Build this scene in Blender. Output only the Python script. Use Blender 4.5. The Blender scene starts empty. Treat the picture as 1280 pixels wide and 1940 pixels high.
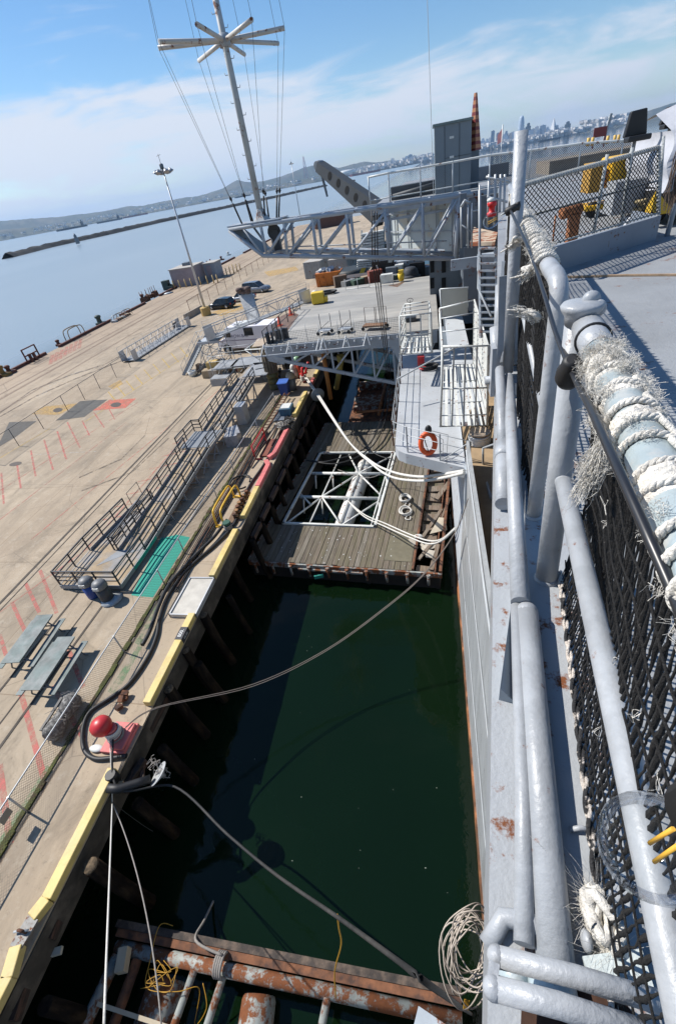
import bpy, bmesh, math, random
from mathutils import Vector, Matrix
random.seed(7)
R = math.radians
S = bpy.context.scene
COL = S.collection
# ------------------------------------------------------------------ camera
PITCH, ROLL, YAW, FPX, EYE = R(35.76), R(10.51), R(-15.0), 853.0, 17.5
_F = Vector((math.sin(YAW)*math.cos(PITCH), math.cos(YAW)*math.cos(PITCH), -math.sin(PITCH)))
_r0 = Vector((math.cos(YAW), -math.sin(YAW), 0)); _u0 = _r0.cross(_F)
_RT = math.cos(ROLL)*_r0 - math.sin(ROLL)*_u0
_UP = math.sin(ROLL)*_r0 + math.cos(ROLL)*_u0
CAM = Vector((0, 0, EYE))
cd = bpy.data.cameras.new("camera"); cam = bpy.data.objects.new("camera", cd); COL.objects.link(cam)
cd.sensor_fit = 'VERTICAL'; cd.sensor_height = 36; cd.sensor_width = 24
cd.lens = FPX*36/1940; cd.shift_y = -10/1940
cd.clip_start = 0.05; cd.clip_end = 80000
M3 = Matrix((_RT, _UP, -_F)).transposed()
cam.matrix_world = Matrix.Translation(CAM) @ M3.to_4x4()
S.camera = cam
# ------------------------------------------------------------------ world, sun, exposure
SUN_EL = R(47); SUN_TO = Vector((-0.97, 0.24, 0)).normalized()
SUN_DIR = Vector((SUN_TO.x*math.cos(SUN_EL), SUN_TO.y*math.cos(SUN_EL), math.sin(SUN_EL)))
W = bpy.data.worlds.new("World"); S.world = W; W.use_nodes = True
nt = W.node_tree; nt.nodes.clear()
def N(t, k, **kw):
    n = t.nodes.new(k)
    for a, b in kw.items(): setattr(n, a, b)
    return n
sky = N(nt, 'ShaderNodeTexSky', sky_type='NISHITA', sun_disc=False, sun_elevation=SUN_EL)
sky.sun_rotation = math.atan2(SUN_TO.x, SUN_TO.y)
sky.altitude = 10; sky.air_density = 1.0; sky.dust_density = 0.15; sky.ozone_density = 3.0
hs = N(nt, 'ShaderNodeHueSaturation'); hs.inputs['Saturation'].default_value = 1.20; hs.inputs['Value'].default_value = 1.95
nt.links.new(sky.outputs[0], hs.inputs['Color'])
tc = N(nt, 'ShaderNodeTexCoord')
mp = N(nt, 'ShaderNodeMapping'); mp.inputs['Scale'].default_value = (2.0, 2.0, 10.0); mp.inputs['Location'].default_value = (0.35, 0.2, 0.1)
nt.links.new(tc.outputs['Generated'], mp.inputs[0])
nz = N(nt, 'ShaderNodeTexNoise'); nz.inputs['Scale'].default_value = 1.7; nz.inputs['Detail'].default_value = 10; nz.inputs['Roughness'].default_value = 0.58; nz.inputs['Distortion'].default_value = 0.9
nt.links.new(mp.outputs[0], nz.inputs['Vector'])
sx = N(nt, 'ShaderNodeSeparateXYZ'); nt.links.new(tc.outputs['Generated'], sx.inputs[0])
# cloud bank: thick low over the west-south-west, thinning upwards
b1 = N(nt, 'ShaderNodeMapRange', interpolation_type='SMOOTHSTEP'); b1.inputs[1].default_value = 0.215; b1.inputs[2].default_value = 0.085; b1.inputs[3].default_value = -0.34; b1.inputs[4].default_value = 0.30
nt.links.new(sx.outputs['Z'], b1.inputs[0])
b2 = N(nt, 'ShaderNodeMapRange', interpolation_type='SMOOTHSTEP'); b2.inputs[1].default_value = 0.0; b2.inputs[2].default_value = 0.06; b2.inputs[3].default_value = -0.16; b2.inputs[4].default_value = 0.0
nt.links.new(sx.outputs['Z'], b2.inputs[0])
b3 = N(nt, 'ShaderNodeMapRange'); b3.inputs[1].default_value = -0.55; b3.inputs[2].default_value = 0.25; b3.inputs[3].default_value = 0.15; b3.inputs[4].default_value = -0.22
nt.links.new(sx.outputs['X'], b3.inputs[0])
def madd(a, b):
    n = N(nt, 'ShaderNodeMath', operation='ADD'); nt.links.new(a, n.inputs[0]); nt.links.new(b, n.inputs[1]); return n.outputs[0]
amp = N(nt, 'ShaderNodeMapRange', clamp=False); amp.inputs[1].default_value = .25; amp.inputs[2].default_value = .75; amp.inputs[3].default_value = -.06; amp.inputs[4].default_value = 1.06; nt.links.new(nz.outputs[0], amp.inputs[0])
cl = madd(madd(madd(amp.outputs[0], b1.outputs[0]), b2.outputs[0]), b3.outputs[0])
cr = N(nt, 'ShaderNodeMapRange', interpolation_type='SMOOTHSTEP'); cr.inputs[1].default_value = 0.34; cr.inputs[2].default_value = 0.91; cr.inputs[3].default_value = 0.0; cr.inputs[4].default_value = 0.93
nt.links.new(cl, cr.inputs[0])
mx = N(nt, 'ShaderNodeMix', data_type='RGBA'); nt.links.new(cr.outputs[0], mx.inputs['Factor'])
SKY_K = 0.05
mx.inputs['B'].default_value = (12.2, 12.7, 13.9, 1)
nt.links.new(hs.outputs[0], mx.inputs['A'])
bg = N(nt, 'ShaderNodeBackground'); bg.inputs['Strength'].default_value = SKY_K
nt.links.new(mx.outputs['Result'], bg.inputs['Color'])
wo = N(nt, 'ShaderNodeOutputWorld'); nt.links.new(bg.outputs[0], wo.inputs['Surface'])
sl = bpy.data.lights.new("sun", 'SUN'); sl.energy = 4.8; sl.angle = R(0.5); sl.color = (1, 0.955, 0.89)
so = bpy.data.objects.new("sun", sl); COL.objects.link(so)
so.rotation_euler = SUN_DIR.to_track_quat('Z', 'Y').to_euler()
S.view_settings.view_transform = 'Standard'; S.view_settings.look = 'None'
S.view_settings.exposure = 0.42; S.view_settings.gamma = 1.0
S.cycles.max_bounces = 8; S.cycles.transparent_max_bounces = 24; S.cycles.volume_bounces = 0
S.cycles.caustics_reflective = False; S.cycles.caustics_refractive = False
# ------------------------------------------------------------------ survey helpers: sight lines measured in the photograph, cut by a known height / station
def ray(px, py): return _F + _RT*((px-640)/FPX) - _UP*((py-960)/FPX)
def P(px, py, z):
    d = ray(px, py); return CAM + d*((z-EYE)/d.z)
def PY(px, py, y):
    d = ray(px, py); return CAM + d*(y/d.y)
def PX(px, py, x):
    d = ray(px, py); return CAM + d*(x/d.x)
def PD(px, py, r):
    d = ray(px, py); return CAM + d*(r/math.hypot(d.x, d.y))
def top(base, px, py):
    d = ray(px, py); r = math.hypot(base[0], base[1])/math.hypot(d.x, d.y); return EYE + d.z*r
V = Vector
# ------------------------------------------------------------------ mesh builder
class MB:
    def __init__(s): s.v = []; s.f = []; s.sm = []; s.mi = []; s.cur = 0
    def add(s, vs, fs, smooth=False):
        o = len(s.v); s.v += [tuple(x) for x in vs]
        for f in fs: s.f.append([i+o for i in f]); s.sm.append(smooth); s.mi.append(s.cur)
        return s
    def box(s, c, d, rz=0.0, rx=0.0, ry=0.0):
        x, y, z = d[0]/2, d[1]/2, d[2]/2
        m = Matrix.Translation(V(c)) @ Matrix.Rotation(rz, 4, 'Z') @ Matrix.Rotation(ry, 4, 'Y') @ Matrix.Rotation(rx, 4, 'X')
        vs = [m @ V((a*x, b*y, e*z)) for e in (-1, 1) for b in (-1, 1) for a in (-1, 1)]
        return s.add(vs, [(0,2,3,1),(4,5,7,6),(0,1,5,4),(2,6,7,3),(0,4,6,2),(1,3,7,5)])
    def bar(s, a, b, w, h, up=(0, 0, 1), ext=0.0):
        a = V(a); b = V(b); d = (b-a).normalized(); a = a-d*ext; b = b+d*ext
        u = V(up); r = d.cross(u)
        if r.length < 1e-4: r = d.cross(V((1, 0, 0)))
        r.normalize(); u = r.cross(d)
        vs = [p+r*(i*w/2)+u*(j*h/2) for p in (a, b) for i, j in ((-1,-1),(1,-1),(1,1),(-1,1))]
        return s.add(vs, [(0,1,2,3),(7,6,5,4),(0,4,5,1),(1,5,6,2),(2,6,7,3),(3,7,4,0)])
    def tube(s, pts, r, n=8, caps=True, r2=None, closed=False):
        pts = [V(p) for p in pts]; m = len(pts); rings = []; prev = None
        for i, p in enumerate(pts):
            if closed: d = pts[(i+1) % m]-pts[i-1]
            else: d = pts[min(i+1, m-1)]-pts[max(i-1, 0)]
            if d.length < 1e-9: d = V((0, 0, 1))
            d.normalize()
            if prev is None:
                u = V((0, 0, 1)) if abs(d.z) < .9 else V((1, 0, 0))
            else: u = prev
            x = d.cross(u)
            if x.length < 1e-5: x = d.cross(V((0, 1, 0)) if abs(d.y) < .9 else V((1, 0, 0)))
            x.normalize(); y = x.cross(d); prev = y
            rr = r if not callable(r) else r(i/(m-1))
            if r2 is not None: rr = r+(r2-r)*i/(m-1)
            rings.append([p+x*(rr*math.cos(2*math.pi*k/n))+y*(rr*math.sin(2*math.pi*k/n)) for k in range(n)])
        vs = [q for g in rings for q in g]; fs = []
        for i in range(m if closed else m-1):
            j = (i+1) % m
            for k in range(n):
                fs.append((i*n+k, i*n+(k+1) % n, j*n+(k+1) % n, j*n+k))
        o = len(s.v); s.add(vs, fs, n > 4)
        if caps and not closed:
            s.f.append([o+k for k in range(n)][::-1]); s.sm.append(False); s.mi.append(s.cur)
            s.f.append([o+(m-1)*n+k for k in range(n)]); s.sm.append(False); s.mi.append(s.cur)
        return s
    def lathe(s, prof, c, n=16, axis=None, smooth=True):
        c = V(c); q = V((0, 0, 1)).rotation_difference(V(axis).normalized()) if axis is not None else None
        vs = []
        for r, z in prof:
            for k in range(n):
                p = V((r*math.cos(2*math.pi*k/n), r*math.sin(2*math.pi*k/n), z))
                if q: p = q @ p
                vs.append(c+p)
        fs = []
        for i in range(len(prof)-1):
            for k in range(n): fs.append((i*n+k, i*n+(k+1) % n, (i+1)*n+(k+1) % n, (i+1)*n+k))
        o = len(s.v); s.add(vs, fs, smooth)
        for ring, rev in ((0, True), (len(prof)-1, False)):
            if prof[ring][0] > 1e-4:
                g = [o+ring*n+k for k in range(n)]
                s.f.append(g[::-1] if rev else g); s.sm.append(False); s.mi.append(s.cur)
        return s
    def ball(s, c, r, sc=(1, 1, 1), n=14, m=9):
        vs = []; fs = []
        for i in range(m+1):
            t = math.pi*i/m
            for k in range(n):
                a = 2*math.pi*k/n
                vs.append((c[0]+r*sc[0]*math.sin(t)*math.cos(a), c[1]+r*sc[1]*math.sin(t)*math.sin(a), c[2]+r*sc[2]*math.cos(t)))
        for i in range(m):
            for k in range(n): fs.append((i*n+k, (i+1)*n+k, (i+1)*n+(k+1) % n, i*n+(k+1) % n))
        return s.add(vs, fs, True)
    def prism(s, poly, vec):
        n = len(poly); vec = V(vec); a = [V(p) for p in poly]; vs = a+[p+vec for p in a]
        fs = [list(range(n))[::-1], [n+i for i in range(n)]]+[(i, (i+1) % n, n+(i+1) % n, n+i) for i in range(n)]
        return s.add(vs, fs)
    def face(s, poly): return s.add(poly, [list(range(len(poly)))])
    def build(s, name, m, parent=None, origin=None, bevel=0.0):
        me = bpy.data.meshes.new(name)
        org = V(parent['_o']) if parent is not None else None
        if org is None:
            if origin is not None: org = V(origin)
            else:
                xs = [p[0] for p in s.v]; ys = [p[1] for p in s.v]; zs = [p[2] for p in s.v]
                org = V(((min(xs)+max(xs))/2, (min(ys)+max(ys))/2, min(zs)))
        me.from_pydata([(p[0]-org.x, p[1]-org.y, p[2]-org.z) for p in s.v], [], s.f)
        for p, q, k in zip(me.polygons, s.sm, s.mi): p.use_smooth = q; p.material_index = k
        for mm in (m if isinstance(m, (list, tuple)) else [m]): me.materials.append(mm)
        bm = bmesh.new(); bm.from_mesh(me); bmesh.ops.recalc_face_normals(bm, faces=bm.faces)
        if bevel: 
            bmesh.ops.bevel(bm, geom=[e for e in bm.edges if len(e.link_faces) == 2 and e.calc_face_angle(0) > .6], offset=bevel, segments=2, affect='EDGES', profile=.5)
        bm.to_mesh(me); bm.free()
        o = bpy.data.objects.new(name, me); COL.objects.link(o)
        o['_o'] = tuple(org)
        if parent is not None: o.parent = parent
        else: o.location = org
        return o
# children of a child keep the root's origin, so every mesh stays in place
def thing(name, label, cat, loc, group=None):
    o = bpy.data.objects.new(name, None); COL.objects.link(o); o.location = V(loc); o['_o'] = tuple(loc)
    o.empty_display_size = .3
    o['label'] = label; o['category'] = cat
    if group: o['group'] = group
    return o
def tag(o, label, cat, group=None):
    o['label'] = label; o['category'] = cat
    if group: o['group'] = group
    return o
def struct(o): o['kind'] = 'structure'; return o
def one(name, mb, m, label, cat, group=None, **k): return tag(mb.build(name, m, **k), label, cat, group)
def dup(root, loc, rz=0.0, label=None, group=None, scale=None):
    def cp(o, par):
        c = o.copy(); COL.objects.link(c)
        if par is not None: c.parent = par
        for ch in list(o.children): cp(ch, c)
        return c
    c = cp(root, None); c.location = V(loc); c.rotation_euler = (0, 0, rz)
    if scale: c.scale = scale
    if label: c['label'] = label
    if group: c['group'] = group
    return c
def sag(a, b, drop, n=24, side=(0, 0, 0)):
    a = V(a); b = V(b); o = []
    for i in range(n+1):
        t = i/n; k = 4*t*(1-t); o.append(a.lerp(b, t)+V((side[0]*k, side[1]*k, side[2]*k-drop*k)))
    return o
def spline(pts, n=8):
    pts = [V(p) for p in pts]; o = []
    for i in range(len(pts)-1):
        p0 = pts[max(i-1, 0)]; p1 = pts[i]; p2 = pts[i+1]; p3 = pts[min(i+2, len(pts)-1)]
        for k in range(n):
            t = k/n
            o.append(.5*((2*p1)+(p2-p0)*t+(2*p0-5*p1+4*p2-p3)*t*t+(3*p1-p0-3*p2+p3)*t**3))
    o.append(pts[-1]); return o
# ------------------------------------------------------------------ materials
MT = {}
def mat(name, col, rough=.5, metal=0.0, var=.12, vs=1.5, col2=None, c2lo=.45, c2hi=.6, c2s=3.0, rust=0.0, rs=6.0, bump=0.0, bs=30.0, spec=.5, stretch=None, dirt=0.0, rvar=0.0):
    if name in MT: return MT[name]
    m = bpy.data.materials.new(name); m.use_nodes = True; t = m.node_tree; b = t.nodes['Principled BSDF']
    b.inputs['Roughness'].default_value = rough; b.inputs['Metallic'].default_value = metal
    b.inputs['Specular IOR Level'].default_value = spec
    g = N(t, 'ShaderNodeNewGeometry'); pos = g.outputs['Position']
    if stretch:
        mpn = N(t, 'ShaderNodeMapping'); mpn.inputs['Scale'].default_value = stretch; t.links.new(pos, mpn.inputs[0]); pos = mpn.outputs[0]
    def noise(sc, det=6, ro=.6):
        n = N(t, 'ShaderNodeTexNoise'); n.inputs['Scale'].default_value = sc; n.inputs['Detail'].default_value = det; n.inputs['Roughness'].default_value = ro
        t.links.new(pos, n.inputs['Vector']); return n.outputs[0]
    def rng(src, a, c, lo, hi):
        n = N(t, 'ShaderNodeMapRange'); n.inputs[1].default_value = a; n.inputs[2].default_value = c; n.inputs[3].default_value = lo; n.inputs[4].default_value = hi
        t.links.new(src, n.inputs[0]); return n.outputs[0]
    def mix(f, A, B, mode='MIX'):
        n = N(t, 'ShaderNodeMix', data_type='RGBA', blend_type=mode)
        if isinstance(f, float): n.inputs['Factor'].default_value = f
        else: t.links.new(f, n.inputs['Factor'])
        for k, x in (('A', A), ('B', B)):
            if isinstance(x, tuple): n.inputs[k].default_value = (*x, 1)
            else: t.links.new(x, n.inputs[k])
        return n.outputs['Result']
    c = tuple(col)
    if col2: c = mix(rng(noise(c2s), c2lo, c2hi, 0, 1), c, tuple(col2))
    if rvar: t.links.new(rng(noise(vs*5, 5), .3, .7, rough-rvar, rough+rvar), b.inputs['Roughness'])
    v = rng(noise(vs), .3, .7, 1-var, 1+var)
    cmb = N(t, 'ShaderNodeCombineColor'); 
    for k in range(3): t.links.new(v, cmb.inputs[k])
    c = mix(1.0, c, cmb.outputs[0], 'MULTIPLY')
    if dirt: c = mix(rng(noise(vs*.6, 8, .7), .5, .75, 0, dirt), c, (.09, .075, .06))
    if rust:
        ms = rng(noise(rs, 10, .72), .62-.22*rust, .68-.2*rust, 0, 1)
        rc = mix(noise(rs*4), (.07, .022, .009), (.24, .08, .025))
        c = mix(ms, c, rc)
        rr = rng(ms, 0, 1, rough, .9); t.links.new(rr, b.inputs['Roughness'])
    if isinstance(c, tuple): b.inputs['Base Color'].default_value = (*c, 1)
    else: t.links.new(c, b.inputs['Base Color'])
    if bump:
        bn = N(t, 'ShaderNodeBump'); bn.inputs['Strength'].default_value = bump; bn.inputs['Distance'].default_value = .01
        ad = N(t, 'ShaderNodeMath', operation='MULTIPLY_ADD'); ad.inputs[1].default_value = 1.6; t.links.new(noise(bs*.22, 3), ad.inputs[0]); t.links.new(noise(bs, 4), ad.inputs[2]); t.links.new(ad.outputs[0], bn.inputs['Height']); t.links.new(bn.outputs[0], b.inputs['Normal'])
    MT[name] = m; return m
GREY = mat('haze grey paint', (.325, .342, .36), .38, var=.07, vs=2.0, bump=.5, bs=28, rust=.10, rs=2.4, dirt=.12)
GREY2 = mat('weathered grey paint', (.34, .38, .42), .5, var=.12, vs=1.2, rust=.28, rs=2.2, bump=.3, bs=20, dirt=.25)
TRUSS = mat('truss grey paint', (.40, .43, .46), .5, var=.15, vs=.8, rust=.18, rs=1.6, dirt=.2)
DGREY = mat('dark grey steel', (.13, .155, .18), .55, var=.15, vs=.7, rust=.12, rs=1.5)
DECKP = mat('deck paint grey', (.275, .287, .297), .6, var=.12, vs=1.1, rust=.16, rs=2.0, bump=.35, bs=60, dirt=.25)
WHITE = mat('white paint worn', (.62, .63, .60), .5, var=.1, vs=1.5, rust=.22, rs=2.6, dirt=.25)
ALU = mat('weathered aluminium', (.52, .53, .54), .42, .35, var=.12, vs=1.5, dirt=.2)
GALV = mat('galvanised steel', (.42, .44, .45), .5, .3, var=.15, vs=2)
BLACK = mat('black rubber', (.012, .012, .013), .55, var=.2, vs=6)
RAILD = mat('charcoal rail paint', (.035, .040, .048), .45, var=.15, vs=2)
RUST = mat('rusted steel', (.16, .065, .03), .85, var=.4, vs=4, col2=(.06, .03, .02), c2s=2.5, bump=.5, bs=14)
RUSTW = mat('rust and flaking white paint', (.27, .29, .275), .6, var=.2, vs=3, rust=.8, rs=2.6, dirt=.55, bump=.4, bs=12)
TIMB = mat('wet dark timber', (.03, .02, .015), .7, var=.4, vs=3, col2=(.08, .04, .025), c2s=2.0, bump=.6, bs=10, stretch=(6, 1, 6))
YEL = mat('kerb yellow paint', (.66, .50, .17), .6, var=.1, vs=2, dirt=.45, bump=.3, bs=20, col2=(.60, .47, .20), c2s=1.0)
PINK = mat('faded red kerb paint', (.62, .16, .15), .65, var=.15, vs=2, dirt=.5)
RED = mat('red paint', (.50, .025, .03), .4, var=.1, vs=4, dirt=.15)
CONC = mat('bare concrete', (.36, .31, .25), .9, var=.16, vs=2, bump=.5, bs=14, dirt=.3)
ROPEW = mat('white mooring rope', (.62, .60, .55), .9, var=.15, vs=30, bump=.8, bs=120)
ROPEG = mat('grey line', (.24, .22, .20), .9, var=.2, vs=20)
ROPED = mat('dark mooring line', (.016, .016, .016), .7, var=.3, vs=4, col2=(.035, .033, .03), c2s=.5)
GLASS = mat('dark window glass', (.02, .025, .03), .08, var=.05)
HAZE_D = 4.2e-5
# ================================================================== SETTING
def water_mat():
    m = bpy.data.materials.new('harbour water'); m.use_nodes = True; t = m.node_tree; b = t.nodes['Principled BSDF']
    b.inputs['Roughness'].default_value = .05; b.inputs['IOR'].default_value = 1.33; b.inputs['Specular IOR Level'].default_value = .36
    g = N(t, 'ShaderNodeNewGeometry')
    n0 = N(t, 'ShaderNodeTexNoise'); n0.inputs['Scale'].default_value = .09; n0.inputs['Detail'].default_value = 4; t.links.new(g.outputs['Position'], n0.inputs['Vector'])
    cm = N(t, 'ShaderNodeMix', data_type='RGBA'); cm.inputs['A'].default_value = (.0017, .0050, .0019, 1); cm.inputs['B'].default_value = (.0036, .0130, .0044, 1)
    t.links.new(n0.outputs[0], cm.inputs['Factor'])
    # open bay painted paler for reflected sky: blend by distance from the basin
    sep = N(t, 'ShaderNodeSeparateXYZ'); t.links.new(g.outputs['Position'], sep.inputs[0])
    far = N(t, 'ShaderNodeMapRange'); far.inputs[1].default_value = -50; far.inputs[2].default_value = -75; t.links.new(sep.outputs['X'], far.inputs[0])
    cm2 = N(t, 'ShaderNodeMix', data_type='RGBA'); t.links.new(far.outputs[0], cm2.inputs['Factor']); t.links.new(cm.outputs['Result'], cm2.inputs['A'])
    n3 = N(t, 'ShaderNodeTexNoise'); n3.inputs['Scale'].default_value = .006; n3.inputs['Detail'].default_value = 6; n3.inputs['Distortion'].default_value = 1.5
    mpn = N(t, 'ShaderNodeMapping'); mpn.inputs['Scale'].default_value = (1, .28, 1); mpn.inputs['Rotation'].default_value = (0, 0, R(35)); t.links.new(g.outputs['Position'], mpn.inputs[0]); t.links.new(mpn.outputs[0], n3.inputs['Vector'])
    bay = N(t, 'ShaderNodeMix', data_type='RGBA'); bay.inputs['A'].default_value = (.17, .225, .27, 1); bay.inputs['B'].default_value = (.29, .34, .37, 1); t.links.new(n3.outputs[0], bay.inputs['Factor'])
    t.links.new(bay.outputs['Result'], cm2.inputs['B'])
    t.links.new(cm2.outputs['Result'], b.inputs['Base Color'])
    n1 = N(t, 'ShaderNodeTexNoise'); n1.inputs['Scale'].default_value = .9; n1.inputs['Detail'].default_value = 5; n1.inputs['Roughness'].default_value = .6
    t.links.new(g.outputs['Position'], n1.inputs['Vector'])
    st = N(t, 'ShaderNodeMapRange'); st.inputs[1].default_value = -50; st.inputs[2].default_value = -75; st.inputs[3].default_value = .10; st.inputs[4].default_value = .55; t.links.new(sep.outputs['X'], st.inputs[0])
    bp = N(t, 'ShaderNodeBump'); bp.inputs['Distance'].default_value = .12; t.links.new(st.outputs[0], bp.inputs['Strength']); t.links.new(n1.outputs[0], bp.inputs['Height']); t.links.new(bp.outputs[0], b.inputs['Normal'])
    ro = N(t, 'ShaderNodeMapRange'); ro.inputs[1].default_value = -50; ro.inputs[2].default_value = -75; ro.inputs[3].default_value = .04; ro.inputs[4].default_value = .28; t.links.new(sep.outputs['X'], ro.inputs[0]); t.links.new(ro.outputs[0], b.inputs['Roughness'])
    return m
w = MB(); w.face([(-26000, -300, 0), (26000, -300, 0), (26000, 24000, 0), (-26000, 24000, 0)])
struct(w.build('water', water_mat(), origin=(0, 0, 0)))
# seabed mud seen as nothing but keeps the basin dark
PZ = 3.5                                                            # pier deck level
def pier_mat():
    m = bpy.data.materials.new('pier concrete'); m.use_nodes = True; t = m.node_tree; b = t.nodes['Principled BSDF']; b.inputs['Roughness'].default_value = .88
    g = N(t, 'ShaderNodeNewGeometry'); P0 = g.outputs['Position']
    def noise(sc, det=6, ro=.6, dist=0, stretch=None):
        n = N(t, 'ShaderNodeTexNoise'); n.inputs['Scale'].default_value = sc; n.inputs['Detail'].default_value = det; n.inputs['Roughness'].default_value = ro; n.inputs['Distortion'].default_value = dist
        if stretch:
            q = N(t, 'ShaderNodeMapping'); q.inputs['Scale'].default_value = stretch; t.links.new(P0, q.inputs[0]); t.links.new(q.outputs[0], n.inputs['Vector'])
        else: t.links.new(P0, n.inputs['Vector'])
        return n.outputs[0]
    def rng(s, a, c, lo, hi):
        n = N(t, 'ShaderNodeMapRange'); n.inputs[1].default_value = a; n.inputs[2].default_value = c; n.inputs[3].default_value = lo; n.inputs[4].default_value = hi; t.links.new(s, n.inputs[0]); return n.outputs[0]
    def mix(f, A, B, mode='MIX'):
        n = N(t, 'ShaderNodeMix', data_type='RGBA', blend_type=mode)
        if isinstance(f, float): n.inputs['Factor'].default_value = f
        else: t.links.new(f, n.inputs['Factor'])
        for k, x in (('A', A), ('B', B)):
            if isinstance(x, tuple): n.inputs[k].default_value = (*x, 1)
            else: t.links.new(x, n.inputs[k])
        return n.outputs['Result']
    c = mix(rng(noise(.09, 5, .6, 1.0), .35, .65, 0, 1), (.345, .27, .19), (.44, .352, .25))
    c = mix(rng(noise(.5, 8, .7, .6, (1, .25, 1)), .46, .70, 0, .75), c, (.20, .16, .115))           # traffic stains along the pier
    c = mix(rng(noise(2.2, 8, .75), .54, .72, 0, .5), c, (.50, .44, .35))                            # bleached patches
    c = mix(rng(noise(9, 6, .7), .57, .74, 0, .65), c, (.13, .10, .075))                              # spots
    c = mix(rng(noise(.22, 9, .68, 2.5), .55, .70, 0, .6), c, (.155, .125, .09))
    sp = N(t, 'ShaderNodeSeparateXYZ'); t.links.new(P0, sp.inputs[0])
    # broad brown rust wash beside the edge rails
    e = rng(sp.outputs['X'], -40, -53, 0, 1); c = mix(e, c, mix(.55, c, (.33, .235, .16)))
    # bay joints: slabs
    bt = N(t, 'ShaderNodeTexBrick'); bt.inputs['Scale'].default_value = 1; bt.offset = 0
    bt.inputs['Brick Width'].default_value = 6.1; bt.inputs['Row Height'].default_value = 7.3; bt.inputs['Mortar Size'].default_value = .022
    bt.inputs['Color1'].default_value = (1, 1, 1, 1); bt.inputs['Color2'].default_value = (.90, .91, .92, 1); bt.inputs['Mortar'].default_value = (.62, .58, .54, 1)
    t.links.new(P0, bt.inputs['Vector']); c = mix(.9, c, bt.outputs['Color'], 'MULTIPLY')
    # hairline cracks
    vo = N(t, 'ShaderNodeTexVoronoi', feature='DISTANCE_TO_EDGE'); vo.inputs['Scale'].default_value = .21
    wq = N(t, 'ShaderNodeMapping'); t.links.new(P0, wq.inputs[0]); t.links.new(wq.outputs[0], vo.inputs['Vector'])
    cf = rng(vo.outputs['Distance'], .002, .005, .45, 0); c = mix(cf, c, (.15, .12, .09))
    t.links.new(c, b.inputs['Base Color'])
    bn = N(t, 'ShaderNodeBump'); bn.inputs['Strength'].default_value = .35; bn.inputs['Distance'].default_value = .01; t.links.new(noise(14, 5), bn.inputs['Height']); t.links.new(bn.outputs[0], b.inputs['Normal'])
    return m
PIER = pier_mat()
XE = -9.97                                                          # basin edge of the pier
pm = MB(); pm.box(((-53.6+XE)/2, 89, PZ-.45), (XE+53.6, 260, .9))
struct(pm.build('pier_deck', PIER, origin=(-32, 89, PZ-.9)))
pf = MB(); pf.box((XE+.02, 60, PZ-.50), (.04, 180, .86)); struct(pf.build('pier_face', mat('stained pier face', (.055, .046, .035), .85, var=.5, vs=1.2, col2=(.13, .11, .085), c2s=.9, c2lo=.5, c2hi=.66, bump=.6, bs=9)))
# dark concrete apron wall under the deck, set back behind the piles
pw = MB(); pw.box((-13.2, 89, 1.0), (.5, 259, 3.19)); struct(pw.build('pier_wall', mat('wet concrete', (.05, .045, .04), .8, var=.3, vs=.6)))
def sheet(name, polys, m, z):
    b = MB()
    for p in polys: b.face([(q[0], q[1], z) for q in p])
    return struct(b.build(name, m, origin=(0, 0, z)))
def strip(a, b, w):
    a = V((a[0], a[1], 0)); b = V((b[0], b[1], 0)); d = (b-a).normalized(); n = V((-d.y, d.x, 0))*w/2
    return [a-n, b-n, b+n, a+n]
def paint(name, col, wear):
    m = bpy.data.materials.new(name); m.use_nodes = True; t = m.node_tree; b = t.nodes['Principled BSDF']; b.inputs['Base Color'].default_value = (*col, 1); b.inputs['Roughness'].default_value = .8
    g = N(t, 'ShaderNodeNewGeometry'); n = N(t, 'ShaderNodeTexNoise'); n.inputs['Scale'].default_value = 3.0; n.inputs['Detail'].default_value = 9; n.inputs['Roughness'].default_value = .72; t.links.new(g.outputs['Position'], n.inputs['Vector'])
    r = N(t, 'ShaderNodeMapRange'); r.inputs[1].default_value = wear-.14; r.inputs[2].default_value = wear+.14; r.inputs[3].default_value = 0; r.inputs[4].default_value = .85; t.links.new(n.outputs[0], r.inputs[0])
    t.links.new(r.outputs[0], b.inputs['Alpha']); return m
PRED = paint('worn red line paint', (.56, .15, .125), .49); PYEL = paint('worn yellow line paint', (.62, .42, .10), .47); PWHT = paint('worn white line paint', (.60, .58, .52), .52)
PRED2 = paint('faint red line paint', (.55, .17, .13), .54); PGRN = paint('green overspray', (.16, .30, .14), .56); PTEAL = paint('teal carpet paint', (.02, .34, .25), .20); PDRK = paint('tyre and oil stain', (.09, .07, .055), .52)
def g(*p): return [P(x, y, PZ) for x, y in p]
def gl(x1, y1, x2, y2, w): 
    a = P(x1, y1, PZ); b = P(x2, y2, PZ); return strip(a, b, w)
zz = PZ+.004
sheet('red_hatching', [gl(49, 1105, 75, 1160, .16), gl(23, 1141, 50, 1200, .16), gl(0, 1203, 12, 1241, .16),
   gl(38, 1305, 85, 1478, .19), gl(100, 1300, 160, 1400, .17), gl(76, 1080, 108, 1162, .16), gl(0, 1450, 20, 1600, .19), gl(130, 1230, 158, 1302, .17),
   gl(128, 800, 152, 848, .13), gl(109, 817, 126, 870, .13), gl(84, 833, 101, 890, .13), gl(59, 853, 68, 902, .13), gl(156, 797, 170, 825, .11), gl(178, 781, 198, 810, .11), gl(207, 775, 218, 795, .10), gl(32, 875, 40, 925, .13), gl(3, 896, 8, 955, .13)], PRED, zz)
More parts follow.
